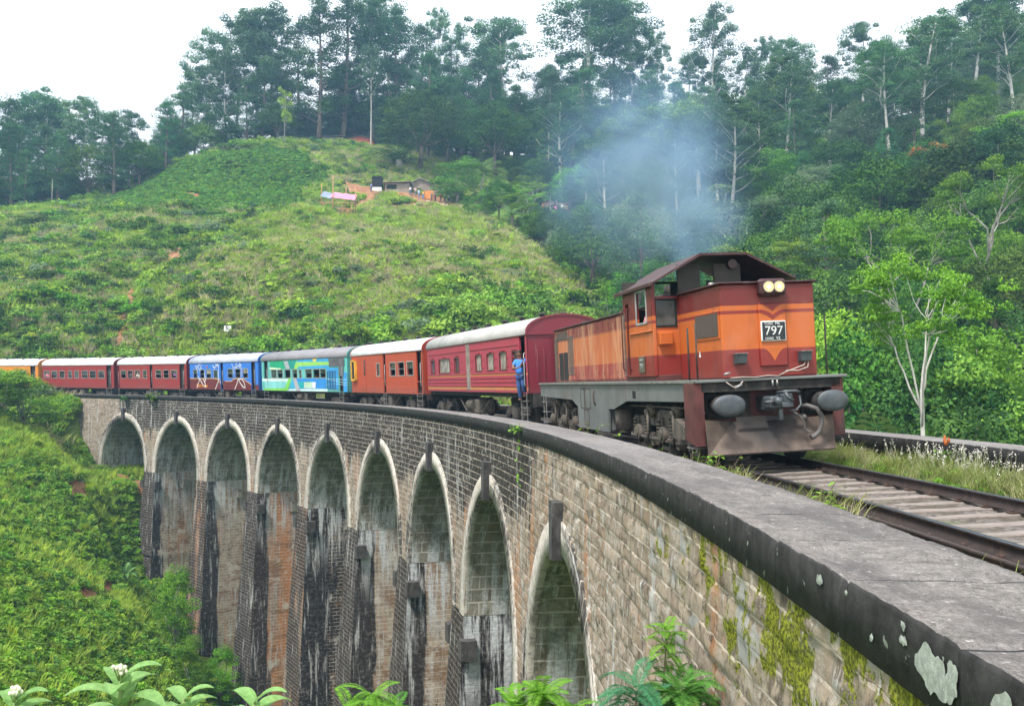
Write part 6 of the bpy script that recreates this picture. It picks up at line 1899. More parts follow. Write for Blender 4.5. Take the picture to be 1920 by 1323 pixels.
def make_coach(name, s0, L, key, windows, doors, label, z0=1.12, glassm=None, steps=(), wheels=True, zsill=None, extra=None, rich=True, curtained=()):
    t = car_root(name, s0, L, cant=CANT)
    tag(t, label, 'carriage', 'carriages of the train')
    hw, eave, crest = 1.45, 3.42, 4.10
    side, roof_, end = CM[key]
    m = MB()
    holes = [(a, b, c_, d_) for (a, b, c_, d_) in windows] + [(a, b, z0 + .02, 3.36) for (a, b) in doors]
    holes_plate(m, -hw, .04, L - .04, z0, eave, holes, .07, sign=-1)
    holes_plate(m, hw, .04, L - .04, z0, eave, [(a, b, c_, d_) for (a, b, c_, d_) in windows], .07, sign=1)
    # tumblehome curve to the ends: rounded corners
    body = m.build('body', side, t, fix=False)
    m = MB()
    arc_ = sector(hw + .03, eave - .02, crest)
    poly = [(-hw + .05, z0)] + [(hw - .05, z0)] + [(-p[0], p[1]) for p in sector(hw - .02, eave, crest - .03)]
    for yy in (.0, L - .06):
        m.prism(poly, 'y', yy, yy + .06)
    # gangway doors
    for yy, sg in ((-.01, -1), (L + .01, 1)):
        m.box(-.42, .42, min(yy, yy + sg * .25), max(yy, yy + sg * .25), 1.2, 3.3, m=1, bev=.03)
    m.build('end_wall', [end, M_dark], t)
    m = MB()
    outer = sector(hw + .05, eave - .015, crest, 16)
    V = []; n = len(outer)
    ys = [-.03, L + .03]
    inner = [(p[0] * .985, p[1] - .03) for p in outer]
    prof = outer + inner[::-1]
    m.prism(prof, 'y', ys[0], ys[1])
    m.sm = [False] * len(m.sm)
    rf = m.build('roof', roof_, t)
    for p_ in rf.data.polygons:
        if len(p_.vertices) == 4: p_.use_smooth = True
    m = MB()
    for ye in (-.035, L + .005):
        m.prism([(p[0] * 1.01, p[1] + .012) for p in outer] + [(p[0] * .96, p[1] - .05) for p in outer][::-1], 'y', ye, ye + .03)
    m.build('roof_band', end, rf)
    for i in range(max(3, int(L / 2.1))):
        m = MB(); yy = 1.1 + i * (L - 2.0) / max(2, int(L / 2.1) - 1); zz = crest + .0
        for sx in (-.42, .42):
            m.cyl((sx, yy, zz - .12), (sx, yy, zz + .07), .10, 10); m.tube([(sx, yy, zz + .06), (sx, yy, zz + .12)], [.20, .12], 12)
        m.build('roof_ventilator', M_dark, rf)
    # saloon behind the openings, its shade painted in as near-black
    m = MB(); m.box(-.25, .25, .2, L - .2, z0 + .05, 3.3); m.box(-1.38, 1.38, .1, L - .1, z0, z0 + .05)
    for i in range(int(L / 1.6)):
        yy = .8 + i * 1.6
        m.box(-1.3, -.35, yy, yy + .08, z0 + .05, z0 + 1.1, m=1)
    m.build('saloon', [M_interior, plain(name + '_seat', (.10, .05, .04), .8, bump=0)], t)
    for wi, (a, b, c_, d_) in enumerate(windows):
        m = MB(); e = .045
        for (q0, q1, w0, w1_) in ((a - e, a, c_ - e, d_ + e), (b, b + e, c_ - e, d_ + e), (a, b, c_ - e, c_), (a, b, d_, d_ + e)):
            m.box(-hw - .018, -hw + .02, q0, q1, w0, w1_)
        if key in ('red', 'orange') or (key == 'blue'):
            m.box(-hw + .0, -hw + .02, a, b, (c_ + d_) / 2 - .012, (c_ + d_) / 2 + .012) if (wi % 3) else None
        fr = m.build('window', M_frame if key not in ('crimson',) else M_beam, t)
        if wi in curtained: g_ = M_glassc
        else: g_ = glassm or M_glass
        if (wi % 4) != 1 or key == 'crimson':
            lo_ = c_ if wi % 2 or key == 'crimson' else (c_ + d_) / 2
            m = MB(); m.box(-hw + .04, -hw + .05, a, b, lo_, d_); m.build('pane', g_, fr)
        if key == 'red' and wi >= 0 and len(windows) > 7:
            m = MB()
            for q in range(1, 5): yy = a + (b - a) * q / 5; m.box(-hw + .025, -hw + .037, yy - .008, yy + .008, c_, d_)
            m.build('window_bars', M_frame, fr)
    for (a, b) in doors:
        m = MB(); m.box(-hw + .20, -hw + .24, a, b, z0 + .05, 3.36); d_ = m.build('door_recess', M_interior if key != 'crimson' else M_beam, t)
        m = MB()
        for yy in (a + .04,):
            m.tube([(-hw - .01, yy, 1.55), (-hw - .05, yy, 1.6), (-hw - .05, yy, 2.7), (-hw - .01, yy, 2.75)], .02, 6)
        m.build('door_handrail', M_frame, t)
        m = MB()
        for yy in (a, b - .03): m.box(-hw - .02, -hw + .01, yy, yy + .03, .25, z0)
        for q in range(4): m.box(-hw - .04, -hw + .10, a, b, .28 + q * .24, .30 + q * .24)
        m.build('steps', M_steel, t)
    if rich:
        m = MB(); m.box(-hw - .03, -hw + .02, 0, L, eave - .06, eave - .01, bev=.01); m.build('gutter', end if key not in ('teal',) else roof_, rf)
    # underframe and bogies
    m = MB(); m.box(-1.25, 1.25, .1, L - .1, z0 - .16, z0 - .005); m.box(-.5, .5, -.25, L + .25, z0 - .14, z0 - .02); m.build('underframe', M_dark, t)
    m = MB()
    mid = L * .5
    m.box(-1.35, -.7, mid - .9, mid - .3, .38, .98, bev=.03); m.cyl((-1.1, mid + .2, .70), (-1.1, mid + 1.1, .70), .27, 16); m.box(.7, 1.3, mid - .9, mid + .9, .4, .95, bev=.03)
    m.tube([(-1.25, mid - 2.2, .96), (-1.25, mid - 1.2, .45), (-1.25, mid + 1.3, .45), (-1.25, mid + 2.2, .96)], .03, 6)
    m.build('battery_box', M_under, t)
    for yc in (2.1, L - 2.1):
        m = MB()
        for sg in (-1, 1):
            m.prism([(yc - 1.35, .58), (yc - 1.15, .78), (yc - .45, .80), (yc - .3, .66), (yc + .3, .66), (yc + .45, .80), (yc + 1.15, .78), (yc + 1.35, .58), (yc + .5, .40), (yc - .5, .40)], 'x', min(sg * 1.06, sg * 1.16), max(sg * 1.06, sg * 1.16))
            for i in range(6): m.box(min(sg * 1.14, sg * 1.30), max(sg * 1.14, sg * 1.30), yc - .3 + abs(i - 2.5) * .02, yc + .3 - abs(i - 2.5) * .02, .36 + i * .065, .40 + i * .065)
        m.box(-1.0, 1.0, yc - .2, yc + .2, .5, .9)
        bg_ = m.build('bogie', M_under, t)
        for ay in (yc - 1.0, yc + 1.0):
            m = MB()
            for sg in (-1, 1): m.cyl((sg * .80, ay, .46), (sg * .94, ay, .46), .46, 24)
            m.cyl((-.8, ay, .46), (.8, ay, .46), .08, 8)
            for sg in (-1, 1): m.cyl((sg * 1.1, ay, .46), (sg * 1.28, ay, .46), .14, 12)
            m.build('wheelset', M_dark, bg_)
    for (ye, sg) in ((0, -1), (L, 1)):
        m = MB()
        for sx in (-.98, .98):
            m.cyl((sx, ye, 1.05), (sx, ye + sg * .30, 1.05), .08, 10); m.cyl((sx, ye + sg * .28, 1.05), (sx, ye + sg * .32, 1.05), .2, 16)
        m.box(-1.3, 1.3, min(ye, ye + sg * .05), max(ye, ye + sg * .05), .8, z0 - .01)
        m.build('buffers', M_dark, t)
    return t, side

W = lambda a, b, c_=2.12, d_=2.82: (a, b, c_, d_)
c1, _ = make_coach('crimson_carriage', 31.0, 15.2, 'crimson', [W(1.14, 1.67, 2.22, 2.81), W(2.40, 3.23, 2.2, 2.82), W(4.02, 4.88, 2.2, 2.82), W(5.70, 6.51, 2.19, 2.8), W(9.2, 9.95, 2.19, 2.79), W(10.79, 12.76, 2.17, 2.79), W(13.66, 14.37, 2.17, 2.76)], [(.22, .86)],
                  'crimson carriage with ribbed sides coupled directly behind the locomotive', z0=1.29, curtained=(1, 2, 3, 5))
m = MB()
for (a, b) in ((1.0, 7.3), (8.05, 15.1)):
    for zz in (1.33, 1.56, 1.72, 1.88, 2.06, 3.08): m.box(-1.475, -1.448, a, b, zz - .018, zz + .018)
for q in (1.4, 2.1, 3.6, 5.3, 6.9, 8.6, 10.3, 13.2):
    for zz in (2.30, 2.62): m.box(-1.47, -1.448, q, q + .45 if q < 13 else q + .3, zz, zz + .03)
for q in (1.2, 2.6, 4.2, 5.9, 9.3, 11.5, 13.8): m.box(-1.50, -1.448, q, q + .5, 2.90, 2.925)
m.build('side_rib', CM['crimson'][0], c1)
m = MB(); m.box(-1.47, -1.44, 7.42, 7.95, 1.38, 3.34, bev=.01); d_ = m.build('centre_door', plain('door_worn_grey', (.24, .20, .17), .7, var=.35, scale=3, dirt=(.1, .07, .06), dirt_amt=.6), c1)
m = MB(); m.cyl((0, 9.3, 4.05), (0, 9.3, 4.25), .16, 14); m.build('lamp_top', M_dark, c1)
m = MB(); m.tube([(-1.1, -.03, 2.85), (-1.1, -.08, 2.8), (-1.1, -.08, 1.8), (-1.1, -.03, 1.7)], .015, 6); m.tube([(-.85, -.03, 2.85), (-.85, -.08, 2.8), (-.85, -.08, 1.6), (-.85, -.03, 1.55)], .015, 6); m.box(-1.5, 1.3, -.06, -.0, 3.38, 3.41); m.build('end_handrail', CM['crimson'][2], c1)
c2, _ = make_coach('orange_carriage', 46.7, 12.7, 'orange', [W(1.47, 2.40), W(2.86, 3.81), W(4.29, 5.20), W(7.05, 7.62), ], [(.22, .98), (5.98, 6.45)],
                  'orange red brake carriage with white roof and yellow framed end lookout')
m = MB(); m.box(-1.475, -1.445, 9.68, 10.63, 1.25, 3.28, bev=.01); sd = m.build('sliding_door', CM['orange'][0], c2)
m = MB(); m.box(-1.485, -1.472, 9.75, 10.0, 2.15, 3.1); m.build('door_window', M_glass, sd)
m = MB()
for q in ((11.48, 11.58, 1.84, 3.12), (12.22, 12.32, 1.84, 3.12), (11.48, 12.32, 1.84, 1.95), (11.48, 12.32, 3.02, 3.12)): m.box(-1.62, -1.45, q[0], q[1], q[2], q[3], bev=.01)
lk = m.build('lookout', plain('lookout_yellow', (.75, .40, .04), .5, dirt=(.3, .2, .1), dirt_amt=.4), c2)
m = MB(); m.box(-1.56, -1.46, 11.58, 12.22, 1.95, 3.02); m.build('lookout_opening', M_black, lk)
m = MB(); m.box(-1.456, -1.44, .05, 12.6, 1.75, 1.80); m.build('waist_rail', CM['orange'][0], c2)

c3, _ = make_coach('green_blue_carriage', 59.9, 16.1, 'teal', [W(3.55, 4.53, 2.07, 2.63), W(4.64, 5.72, 2.07, 2.63), W(5.98, 7.1, 2.07, 2.64), W(7.86, 8.31, 2.07, 2.63), W(8.68, 9.55, 2.08, 2.65), W(10.0, 11.15, 2.09, 2.66), W(11.55, 12.62, 2.1, 2.68), W(12.85, 13.95, 2.1, 2.69)], [(.75, 1.4), (14.7, 15.6)],
                  'carriage painted in green and blue angular shapes with dark grey roof')
def flatmat(name, col): return plain(name, col, .45, var=.12, scale=1.2, bump=0, dirt=tuple(c * .7 for c in col), dirt_amt=.35)
PA = dict(
  aqua=([(15.54,1.83),(10.4,1.83),(11.3,1.32),(15.52,1.3)], (.22,.60,.58)), white=([(16.0,2.05),(10.39,2.0),(10.41,1.83),(16.0,1.83)], (.66,.80,.76)),
  top=([(14.24,3.34),(11.0,3.34),(10.96,2.72),(14.1,2.74)], (.01,.36,.19)), topmint=([(14.24,2.90),(11.9,2.78),(11.9,2.72),(14.24,2.74)], (.68,.85,.55)),
  lg2=([(10.38,2.06),(9.76,2.06),(10.68,1.13),(15.6,1.13),(15.53,1.29),(11.24,1.32)], (.20,.60,.10)), blueL=([(8.94,2.04),(3.43,2.04),(3.49,1.32),(8.39,1.3)], (.03,.26,.66)),
  cyan=([(9.7,2.04),(8.94,2.04),(8.39,1.30),(10.3,1.30)], (.05,.42,.62)),
  teal=([(8.65,1.79),(7.46,1.79),(7.5,1.32),(8.19,1.32)], (.01,.38,.40)), w2=([(10.24,1.27),(3.31,1.31),(3.32,1.13),(10.68,1.13)], (.60,.82,.80)), grey2=([(9.55,2.04),(8.89,2.04),(8.11,1.13),(8.96,1.13)], (.40,.40,.43)),
  blueU=([(8.5,3.38),(3.0,3.38),(3.0,2.70),(8.4,2.72)], (.05,.36,.68)), tealU=([(10.9,3.38),(8.8,3.38),(8.6,2.72),(10.9,2.72)], (.01,.30,.26)),
  lg1=([(8.84,3.20),(5.53,3.18),(2.91,3.12),(2.92,2.90),(8.30,2.88),(8.60,2.72),(9.29,2.72)], (.30,.62,.14)), grey1=([(11.3,3.30),(10.45,3.30),(10.02,2.74),(10.81,2.74)], (.42,.44,.48)), yel=([(5.8,3.38),(4.96,3.36),(5.25,3.19),(5.6,3.2)], (.85,.62,.08)),
  card=([(7.41,1.77),(5.36,1.77),(5.4,1.34),(7.45,1.34)], (.50,.68,.58)), cardw=([(5.9,1.77),(5.3,1.77),(5.36,1.34),(5.9,1.34)], (.80,.84,.88)))
for i, (kx, (pts, col)) in enumerate(PA.items()):
    x_ = -1.4525 - .0011 * i
    m = MB(); poly_side(m, pts, x_); m.build('painted_shape', flatmat('paint_' + kx, col), c3, fix=False)
M_g2 = flatmat('paint_emblem_green', (.42, .72, .22))
text('220', .42, (-1.474, 6.65, 1.62), ROT_SIDE, M_g2, c3, ext=.001, sx=1.3)
text('www', .12, (-1.474, 6.8, 1.40), ROT_SIDE, M_white, c3, ext=.001) if False else None
m = MB(); ribbon(m, [(3.43, 2.03), (2.05, 1.85), (.88, 1.75), (.1, 1.72)], .035, -1.4745); ribbon(m, [(3.44, 1.93), (2.04, 1.96), (.1, 1.92)], .035, -1.475); ribbon(m, [(3.4, 1.6), (2.0, 1.66), (.1, 1.55)], .03, -1.4755)
m.build('light_streak', flatmat('paint_streak', (.45, .72, .85)), c3, fix=False)
m = MB(); poly_side(m, [(3.35, 2.72), (1.5, 2.72), (1.5, 1.3), (3.35, 1.3)], -1.4737); poly_side(m, [(.7, 2.4), (.1, 2.4), (.1, 1.13), (.7, 1.13)], -1.4737); m.build('painted_shape', flatmat('paint_blue_front', (.04, .30, .66)), c3, fix=False)
m = MB()
for q in range(9): m.box(-1.50, -1.476, 1.9, 3.25, 1.36 + q * .14, 1.375 + q * .14)
for q in range(4): m.box(-1.50, -1.476, 1.9 + q * .44, 1.93 + q * .44, 1.36, 2.5)
m.build('generator_grille', M_dark, c3)
m = MB(); m.box(-1.485, -1.476, .45, 2.9, 2.80, 3.34); m.box(-1.486, -1.476, .62, 1.35, 2.15, 3.3); m.build('soot_panel', plain('sooty_grey', (.10, .10, .11), .7, var=.3, bump=.2), c3)

c4, _ = make_coach('blue_maroon_carriage', 76.3, 12.9, 'blue', [W(1.81, 2.65), W(3.13, 4.0), W(4.48, 5.38), W(7.3, 8.05, 2.1, 2.75), W(8.58, 9.48), W(9.9, 10.72), W(11.34, 12.1)], [(.55, 1.25), (6.25, 6.75)],
                  'carriage with bright blue top and maroon skirt painted with white figures', curtained=(0, 4, 5))
cur = [(12.85, 2.08), (12.42, 2.06), (11.94, 2.05), (11.14, 2.05), (10.2, 2.02), (9.41, 2.06), (8.49, 2.07), (8.05, 2.05), (6.86, 1.98), (6.57, 1.85), (5.85, 1.83), (4.77, 1.82), (4.3, 2.02), (3.5, 2.07), (2.68, 2.05), (1.95, 1.79), (1.3, 1.57), (.06, 1.55)]
M_mar = flatmat('paint_maroon', (.14, .018, .026)); M_yel = flatmat('paint_ochre', (.75, .42, .12))
m = MB()
for (a, b) in zip(cur, cur[1:]):
    ya, yb = a[0], b[0]
    if yb > 6.74 or ya < 6.26 and yb > 1.24 or ya < .56:
        poly_side(m, [a, (a[0], 1.12), (b[0], 1.12), b], -1.4535)
    else:
        segs = []
        for lo_, hi_ in ((1.26, 6.24), (6.76, 13), (0, .54)):
            q0, q1 = max(yb, lo_), min(ya, hi_)
            if q1 > q0:
                za = b[1] + (a[1] - b[1]) * (q1 - yb) / (ya - yb); zb_ = b[1] + (a[1] - b[1]) * (q0 - yb) / (ya - yb)
                poly_side(m, [(q1, za), (q1, 1.12), (q0, 1.12), (q0, zb_)], -1.4535)
m.build('maroon_skirt', M_mar, c4, fix=False)
m = MB(); ribbon(m, [p for p in cur if p[0] > 6.8], .055, -1.455); ribbon(m, [p for p in cur if 1.28 < p[0] < 6.2], .055, -1.455); m.build('ochre_line', M_yel, c4, fix=False)
T1 = [[(11.19,2.63),(11.33,2.93),(10.98,3.34)],[(11.71,3.11),(11.41,2.9),(11.18,2.66)],[(11.55,3.21),(11.16,3.07),(10.78,2.79)],[(10.7,2.73),(10.6,3.06),(10.28,3.23)],[(11.1,2.9),(10.9,3.2),(10.6,3.3)],[(10.6,3.06),(10.4,2.9)],
 [(11.21,2.25),(10.83,2.02),(11.17,1.58),(11.44,1.24)],[(10.83,2.02),(10.23,1.55),(9.62,1.31),(9.75,1.65),(10.12,1.98)],[(9.85,2.52),(9.79,2.28),(9.62,1.95),(9.86,1.83)]]
T2 = [[(7.37,3.32),(7.02,2.96),(7.13,2.44),(7.08,1.98),(7.4,1.59),(7.8,1.16)],[(8.14,3.04),(7.76,2.97),(7.3,3.29)],[(7.99,2.87),(7.53,3.13),(7.01,3.19)],[(6.87,1.88),(6.80,1.65)],[(8.2,3.2),(7.9,3.0)],[(7.7,3.3),(7.5,3.0)]]
T3 = [[(4.42,3.03),(4.33,2.68),(4.24,2.42)],[(4.48,3.13),(4.08,2.87),(3.63,3.31)],[(3.94,2.8),(3.43,3.15),(2.97,2.83)],[(3.44,3.02),(2.95,3.2),(2.9,2.86),(2.97,2.23)],[(3.57,2.01),(3.73,1.66),(4.18,1.18)],[(3.5,2.01),(3.11,1.66),(2.65,1.35),(2.31,1.32),(2.49,1.73),(2.82,2.01),(3.5,2.01)],[(4.6,3.25),(4.3,3.0)],[(3.9,3.25),(3.8,2.95)],[(3.2,3.3),(3.0,3.05)]]
for T_ in (T1, T2, T3):
    m = MB()
    for pl_ in T_: ribbon(m, pl_, .055 if pl_[-1][1] > 2.2 else .085, -1.4585)
    m.build('painted_figure', M_white, c4, fix=False)
text('Rainbow', .46, (-1.457, 10.35, 1.45), ROT_SIDE, plain('paint_orange_letters', (.85, .30, .02), .5, bump=0), c4, ext=.001, sx=1.45)
m = MB(); m.box(-1.47, -1.452, 9.2, 9.55, 3.02, 3.12, bev=.005); m.build('emblem', flatmat('paint_pink', (.65, .12, .14)), c4)

c5, _ = make_coach('red_carriage', 89.5, 12.6, 'red', [W(1.66, 2.62), W(3.07, 3.97), W(4.4, 5.35), W(7.02, 7.68), W(8.29, 9.2), W(9.64, 10.55), W(10.96, 11.9)], [(.40, 1.22), (5.98, 6.46), (12.0 + .25, 12.0 + .50)],
                  'dark red plank sided carriage with white roof and passengers leaning out')
c6, _ = make_coach('red_carriage', 102.5, 12.5, 'red', [W(1.58, 2.56), W(3.02, 4.0), W(4.39, 5.35), W(5.94, 6.6), W(7.11, 7.75), W(8.4, 9.25), W(9.78, 10.7), W(11.19, 12.1)], [(.45, 1.25)],
                  'dark red carriage with white roof and a long row of eight barred windows')
c7, _ = make_coach('yellow_carriage', 115.4, 12.5, 'yellow', [W(2.0, 3.0), W(3.6, 4.6), W(5.2, 6.2), W(6.8, 7.8), W(8.4, 9.4), W(10, 11)], [(.45, 1.25)],
                  'yellow and red carriage mostly hidden by the bush at the far left')
# ------------------------------------------------------------------ people
def skinmat(name, col): return plain(name, col, .55, var=.08, scale=8, bump=0)
M_skin = skinmat('skin_brown', (.23, .11, .065)); M_skin2 = skinmat('skin_light', (.50, .30, .22))
M_hair = plain('hair_black', (.012, .010, .010), .6, bump=.1, scale=30)
CLOTH = {}
def cloth(col):
    if col not in CLOTH: CLOTH[col] = plain('cloth_%d' % len(CLOTH), col, .85, var=.15, scale=10, bump=.2)
    return CLOTH[col]
def person(label, M, pose, shirt, trousers, skin=M_skin, group=None, detail=1, hips=True, hat=None):
    """pose: joint positions (metres) in the person's own frame: x right, y back, z up; facing -y"""
    t = bpy.data.objects.new('person', None); C.objects.link(t); t.matrix_world = M
    tag(t, label, 'person', group)
    J = pose
    def sk(name, chains, radii, mat, sub=2, parent=t):
        names = []; idx = {}; V = []; Rr = []; E = []
        for ch in chains:
            for a in ch:
                if a not in idx: idx[a] = len(V); V.append(J[a]); Rr.append(radii[a])
            for a, b in zip(ch, ch[1:]): E.append((idx[a], idx[b]))
        me = bpy.data.meshes.new(name); me.from_pydata(V, E, []); me.materials.append(mat)
        o_ = bpy.data.objects.new(name, me); C.objects.link(o_); o_.parent = parent
        md = o_.modifiers.new('skin', 'SKIN'); md.use_smooth_shade = True
        for i, v in enumerate(me.skin_vertices[0].data):
            r = Rr[i]; v.radius = r if hasattr(r, '__len__') else (r, r); v.use_root = (i == 0)
        s_ = o_.modifiers.new('sub', 'SUBSURF'); s_.levels = sub; s_.render_levels = sub
        return o_
    r = dict(pelvis=(.12, .09), waist=(.115, .085), chest=(.165, .115), neckb=.075, neck=.055, head0=.07, head1=(.078, .092), head2=(.074, .088), head3=.04,
             shl=.07, shr=.07, ell=.045, elr=.045, wrl=.028, wrr=.028, hal=.03, har=.03, hil=.085, hir=.085, knl=.062, knr=.062, anl=.042, anr=.042, tol=.035, tor=.035)
    body = sk('body', [['pelvis', 'waist', 'chest', 'neckb', 'neck', 'head0', 'head1', 'head2', 'head3'], ['chest', 'shl', 'ell', 'wrl', 'hal'], ['chest', 'shr', 'elr', 'wrr', 'har'],
                       ['pelvis', 'hil', 'knl', 'anl', 'tol'], ['pelvis', 'hir', 'knr', 'anr', 'tor']], r, skin)
    k = 1.18
    rs_ = {a: (tuple(v * k for v in b) if hasattr(b, '__len__') else b * k * 1.1) for a, b in r.items()}
    J['sll'] = tuple(np.array(J['shl']) * .35 + np.array(J['ell']) * .65); J['slr'] = tuple(np.array(J['shr']) * .35 + np.array(J['elr']) * .65)
    rs_['sll'] = .066; rs_['slr'] = .066; rs_['neckb'] = .078; rs_['waist'] = (.165, .135); rs_['pelvis'] = (.195, .16)
    sk('shirt', [['pelvis', 'waist', 'chest', 'neckb'], ['chest', 'shl', 'sll'], ['chest', 'shr', 'slr']], rs_, cloth(shirt))
    if hips:
        rt = dict(rs_); rt['pelvis'] = (.16, .12); rt['hil'] = rt['hir'] = .105; rt['knl'] = rt['knr'] = .078; rt['anl'] = rt['anr'] = .062
        sk('trousers', [['pelvis', 'hil', 'knl', 'anl'], ['pelvis', 'hir', 'knr', 'anr']], rt, cloth(trousers))
    hc = np.array(J['head1']) * .4 + np.array(J['head2']) * .6
    m = MB(); m.ellipsoid(tuple(hc + np.array([0, .022, .045])), (.084, .096, .085), 0, 16, 10)
    m.build('hair', M_hair if hat is None else cloth(hat), t)
    if detail:
        m = MB(); f = np.array(J['face'])
        m.ellipsoid(tuple(hc + f * .098 + np.array([0, 0, -.022])), (.013, .018, .018), 0, 8, 6)
        s_ = np.cross(f, (0, 0, 1)); 
        for sg in (-1, 1): m.ellipsoid(tuple(hc + s_ * sg * .082 + np.array([0, 0, -.01])), (.012, .018, .028), 0, 8, 6)
        m.build('nose_and_ears', skin, t)
        m = MB()
        for sg in (-1, 1): m.ellipsoid(tuple(hc + f * .088 + s_ * sg * .032 + np.array([0, 0, .008])), (.012, .008, .007), 0, 8, 6)
        m.ellipsoid(tuple(hc + f * .086 + np.array([0, 0, -.058])), (.024, .008, .006), 0, 8, 6)
        m.build('eyes_and_mouth', M_hair, t)
        for h, e in (('hal', 'wrl'), ('har', 'wrr')):
            p = np.array(J[h]); d = p - np.array(J[e]); d /= np.linalg.norm(d) + 1e-9
            q = np.cross(d, (0, 1, 0)); q /= np.linalg.norm(q) + 1e-9; g = np.cross(d, q)
            m = MB()
            for i in range(4):
                b = p + q * (-.027 + i * .018) + d * .02; L_ = (.062, .074, .070, .055)[i]
                m.tube([tuple(b), tuple(b + d * L_ * .5 + g * .004), tuple(b + d * L_ * .8 + g * .022), tuple(b + d * L_ * .75 + g * .042)], [.0095, .009, .008, .006], 6)
            b = p - q * .03
            m.tube([tuple(b - d * .01), tuple(b - q * .022 + d * .02 + g * .012), tuple(b - q * .02 + d * .045 + g * .03)], [.011, .010, .007], 6)
            m.build('fingers', skin, t)
    return t
def stand(rng=None, arms=0, lean=0.0):
    J = dict(pelvis=(0, 0, .93), waist=(0, -.01, 1.08), chest=(0, -.01, 1.30), neckb=(0, 0, 1.45), neck=(0, -.01, 1.52), head0=(0, -.02, 1.57), head1=(0, -.03, 1.63), head2=(0, -.02, 1.70), head3=(0, -.01, 1.75),
             shl=(-.17, 0, 1.40), shr=(.17, 0, 1.40), ell=(-.23, .02, 1.13), elr=(.23, .02, 1.13), wrl=(-.22, -.08, .90), wrr=(.22, -.08, .90), hal=(-.21, -.11, .84), har=(.21, -.11, .84),
             hil=(-.09, 0, .86), hir=(.09, 0, .86), knl=(-.10, -.02, .48), knr=(.10, -.02, .48), anl=(-.11, .02, .07), anr=(.11, .02, .07), tol=(-.12, -.14, .03), tor=(.12, -.14, .03), face=(0, -1, 0))
    if arms == 1:
        J.update(ell=(-.26, -.05, 1.16), wrl=(-.12, -.22, 1.30), hal=(-.06, -.25, 1.36), elr=(.26, -.05, 1.16), wrr=(.12, -.22, 1.30), har=(.06, -.25, 1.36))
    if arms == 2:
        J.update(elr=(.30, -.06, 1.2), wrr=(.26, -.22, 1.36), har=(.25, -.27, 1.42))
    return J
# the man riding on the steps of the first carriage, both hands on the rail
J = stand()
J.update(elr=(.10, -.22, 1.20), wrr=(.20, -.30, 1.36), har=(.225, -.31, 1.43), ell=(-.22, -.16, 1.16), wrl=(.02, -.34, 1.16), hal=(.10, -.36, 1.20),
         hil=(-.075, 0, .86), hir=(.08, 0, .86), knl=(-.06, -.05, .47), anl=(-.03, .02, .07), tol=(-.04, -.14, .03), knr=(.12, -.10, .56), anr=(.13, .06, .22), tor=(.14, -.08, .16))
# stands in the doorway (car frame: x -1.5, y .62), facing out and forward
Mp = c1.matrix_world @ Matrix.Translation((-1.52, .66, 1.03)) @ ZR(R(-38)) @ Matrix.Scale(1.02, 4)
man = person('man in bright blue shirt and jeans riding in the open door of the crimson carriage', Mp, J, (.06, .25, .75), (.035, .085, .24))
# driver at the cab window
J = stand(arms=2)
Mp = loco.matrix_world @ Matrix.Translation((-1.22, 3.12, 1.66)) @ ZR(R(-35)) @ Matrix.Scale(.97, 4)
person('driver in pink shirt looking out through the locomotive cab side window', Mp, J, (.60, .22, .26), (.05, .05, .06), detail=1, hips=True)
# passengers at the windows
def passenger(car, y, z, label, shirt, skin=M_skin2, out=.12, rz=-70):
    J = stand(arms=1)
    for a in ('chest', 'neckb', 'neck', 'head0', 'head1', 'head2', 'head3', 'shl', 'shr', 'ell', 'elr', 'wrl', 'wrr', 'hal', 'har'):
        J[a] = (J[a][0], J[a][1] - .12 - out * .9, J[a][2] - .05)
    M_ = car.matrix_world @ Matrix.Translation((-1.14, y, z - 1.13)) @ ZR(R(rz))
    return person(label, M_, J, shirt, (.05, .05, .07), skin, 'passengers looking out of the carriage windows', detail=0)
passenger(c5, 2.1, 2.25, 'passenger in purple at the window nearest the front door of the first red carriage', (.25, .10, .40), out=.10)
passenger(c5, 7.4, 2.25, 'passenger in white filling the narrow window behind the centre door of the red carriage', (.75, .75, .72), out=.0)
passenger(c5, 8.8, 2.15, 'fair passenger with an arm out of a middle window of the red carriage', (.70, .62, .58), out=.14)
passenger(c5, 10.1, 2.15, 'dark shirted passenger leaning from a rear window of the red carriage', (.06, .06, .10), M_skin, out=.14)
passenger(c6, 6.3, 2.05, 'passenger in white at the blind half window of the eight windowed red carriage', (.78, .78, .76), out=-.05)
passenger(c6, 11.6, 2.15, 'passenger in pink leaning from the rearmost window of the eight windowed red carriage', (.75, .18, .30), out=.2)
passenger(c6, 1.8, 2.5, 'passenger with raised arm near the front door of the eight windowed red carriage', (.5, .35, .3), out=-.02)
# ------------------------------------------------------------------ huts and things on the hill
def gz_(x, y): return float(TH(np.array([float(x)]), np.array([float(y)]))[0])
def thing(name, x, y, label, cat, group=None, z=None, rz=0.0):
    t = empty(name, (x, y, gz_(x, y) if z is None else z), rz); tag(t, label, cat, group); return t
M_plank = plain('plank_grey', (.27, .22, .17), .85, var=.3, scale=2, dirt=(.12, .09, .07), dirt_amt=.6, bump=.3)
M_sheet = plain('roof_sheet', (.42, .40, .38), .6, var=.2, scale=1.5, dirt=(.2, .13, .09), dirt_amt=.5)
M_tin = plain('roof_dark', (.10, .085, .08), .7, var=.3, scale=1.5)
M_redwall = plain('wall_red', (.50, .12, .09), .8, dirt=(.3, .1, .08), dirt_amt=.4)
M_pinkwall = plain('wall_pink', (.58, .36, .30), .8, dirt=(.35, .22, .18), dirt_amt=.5)
M_stonewall = plain('wall_grey', (.30, .29, .28), .9, var=.3, scale=2, dirt=(.12, .11, .10), dirt_amt=.6)
M_purple = plain('wall_lilac', (.38, .33, .55), .8)
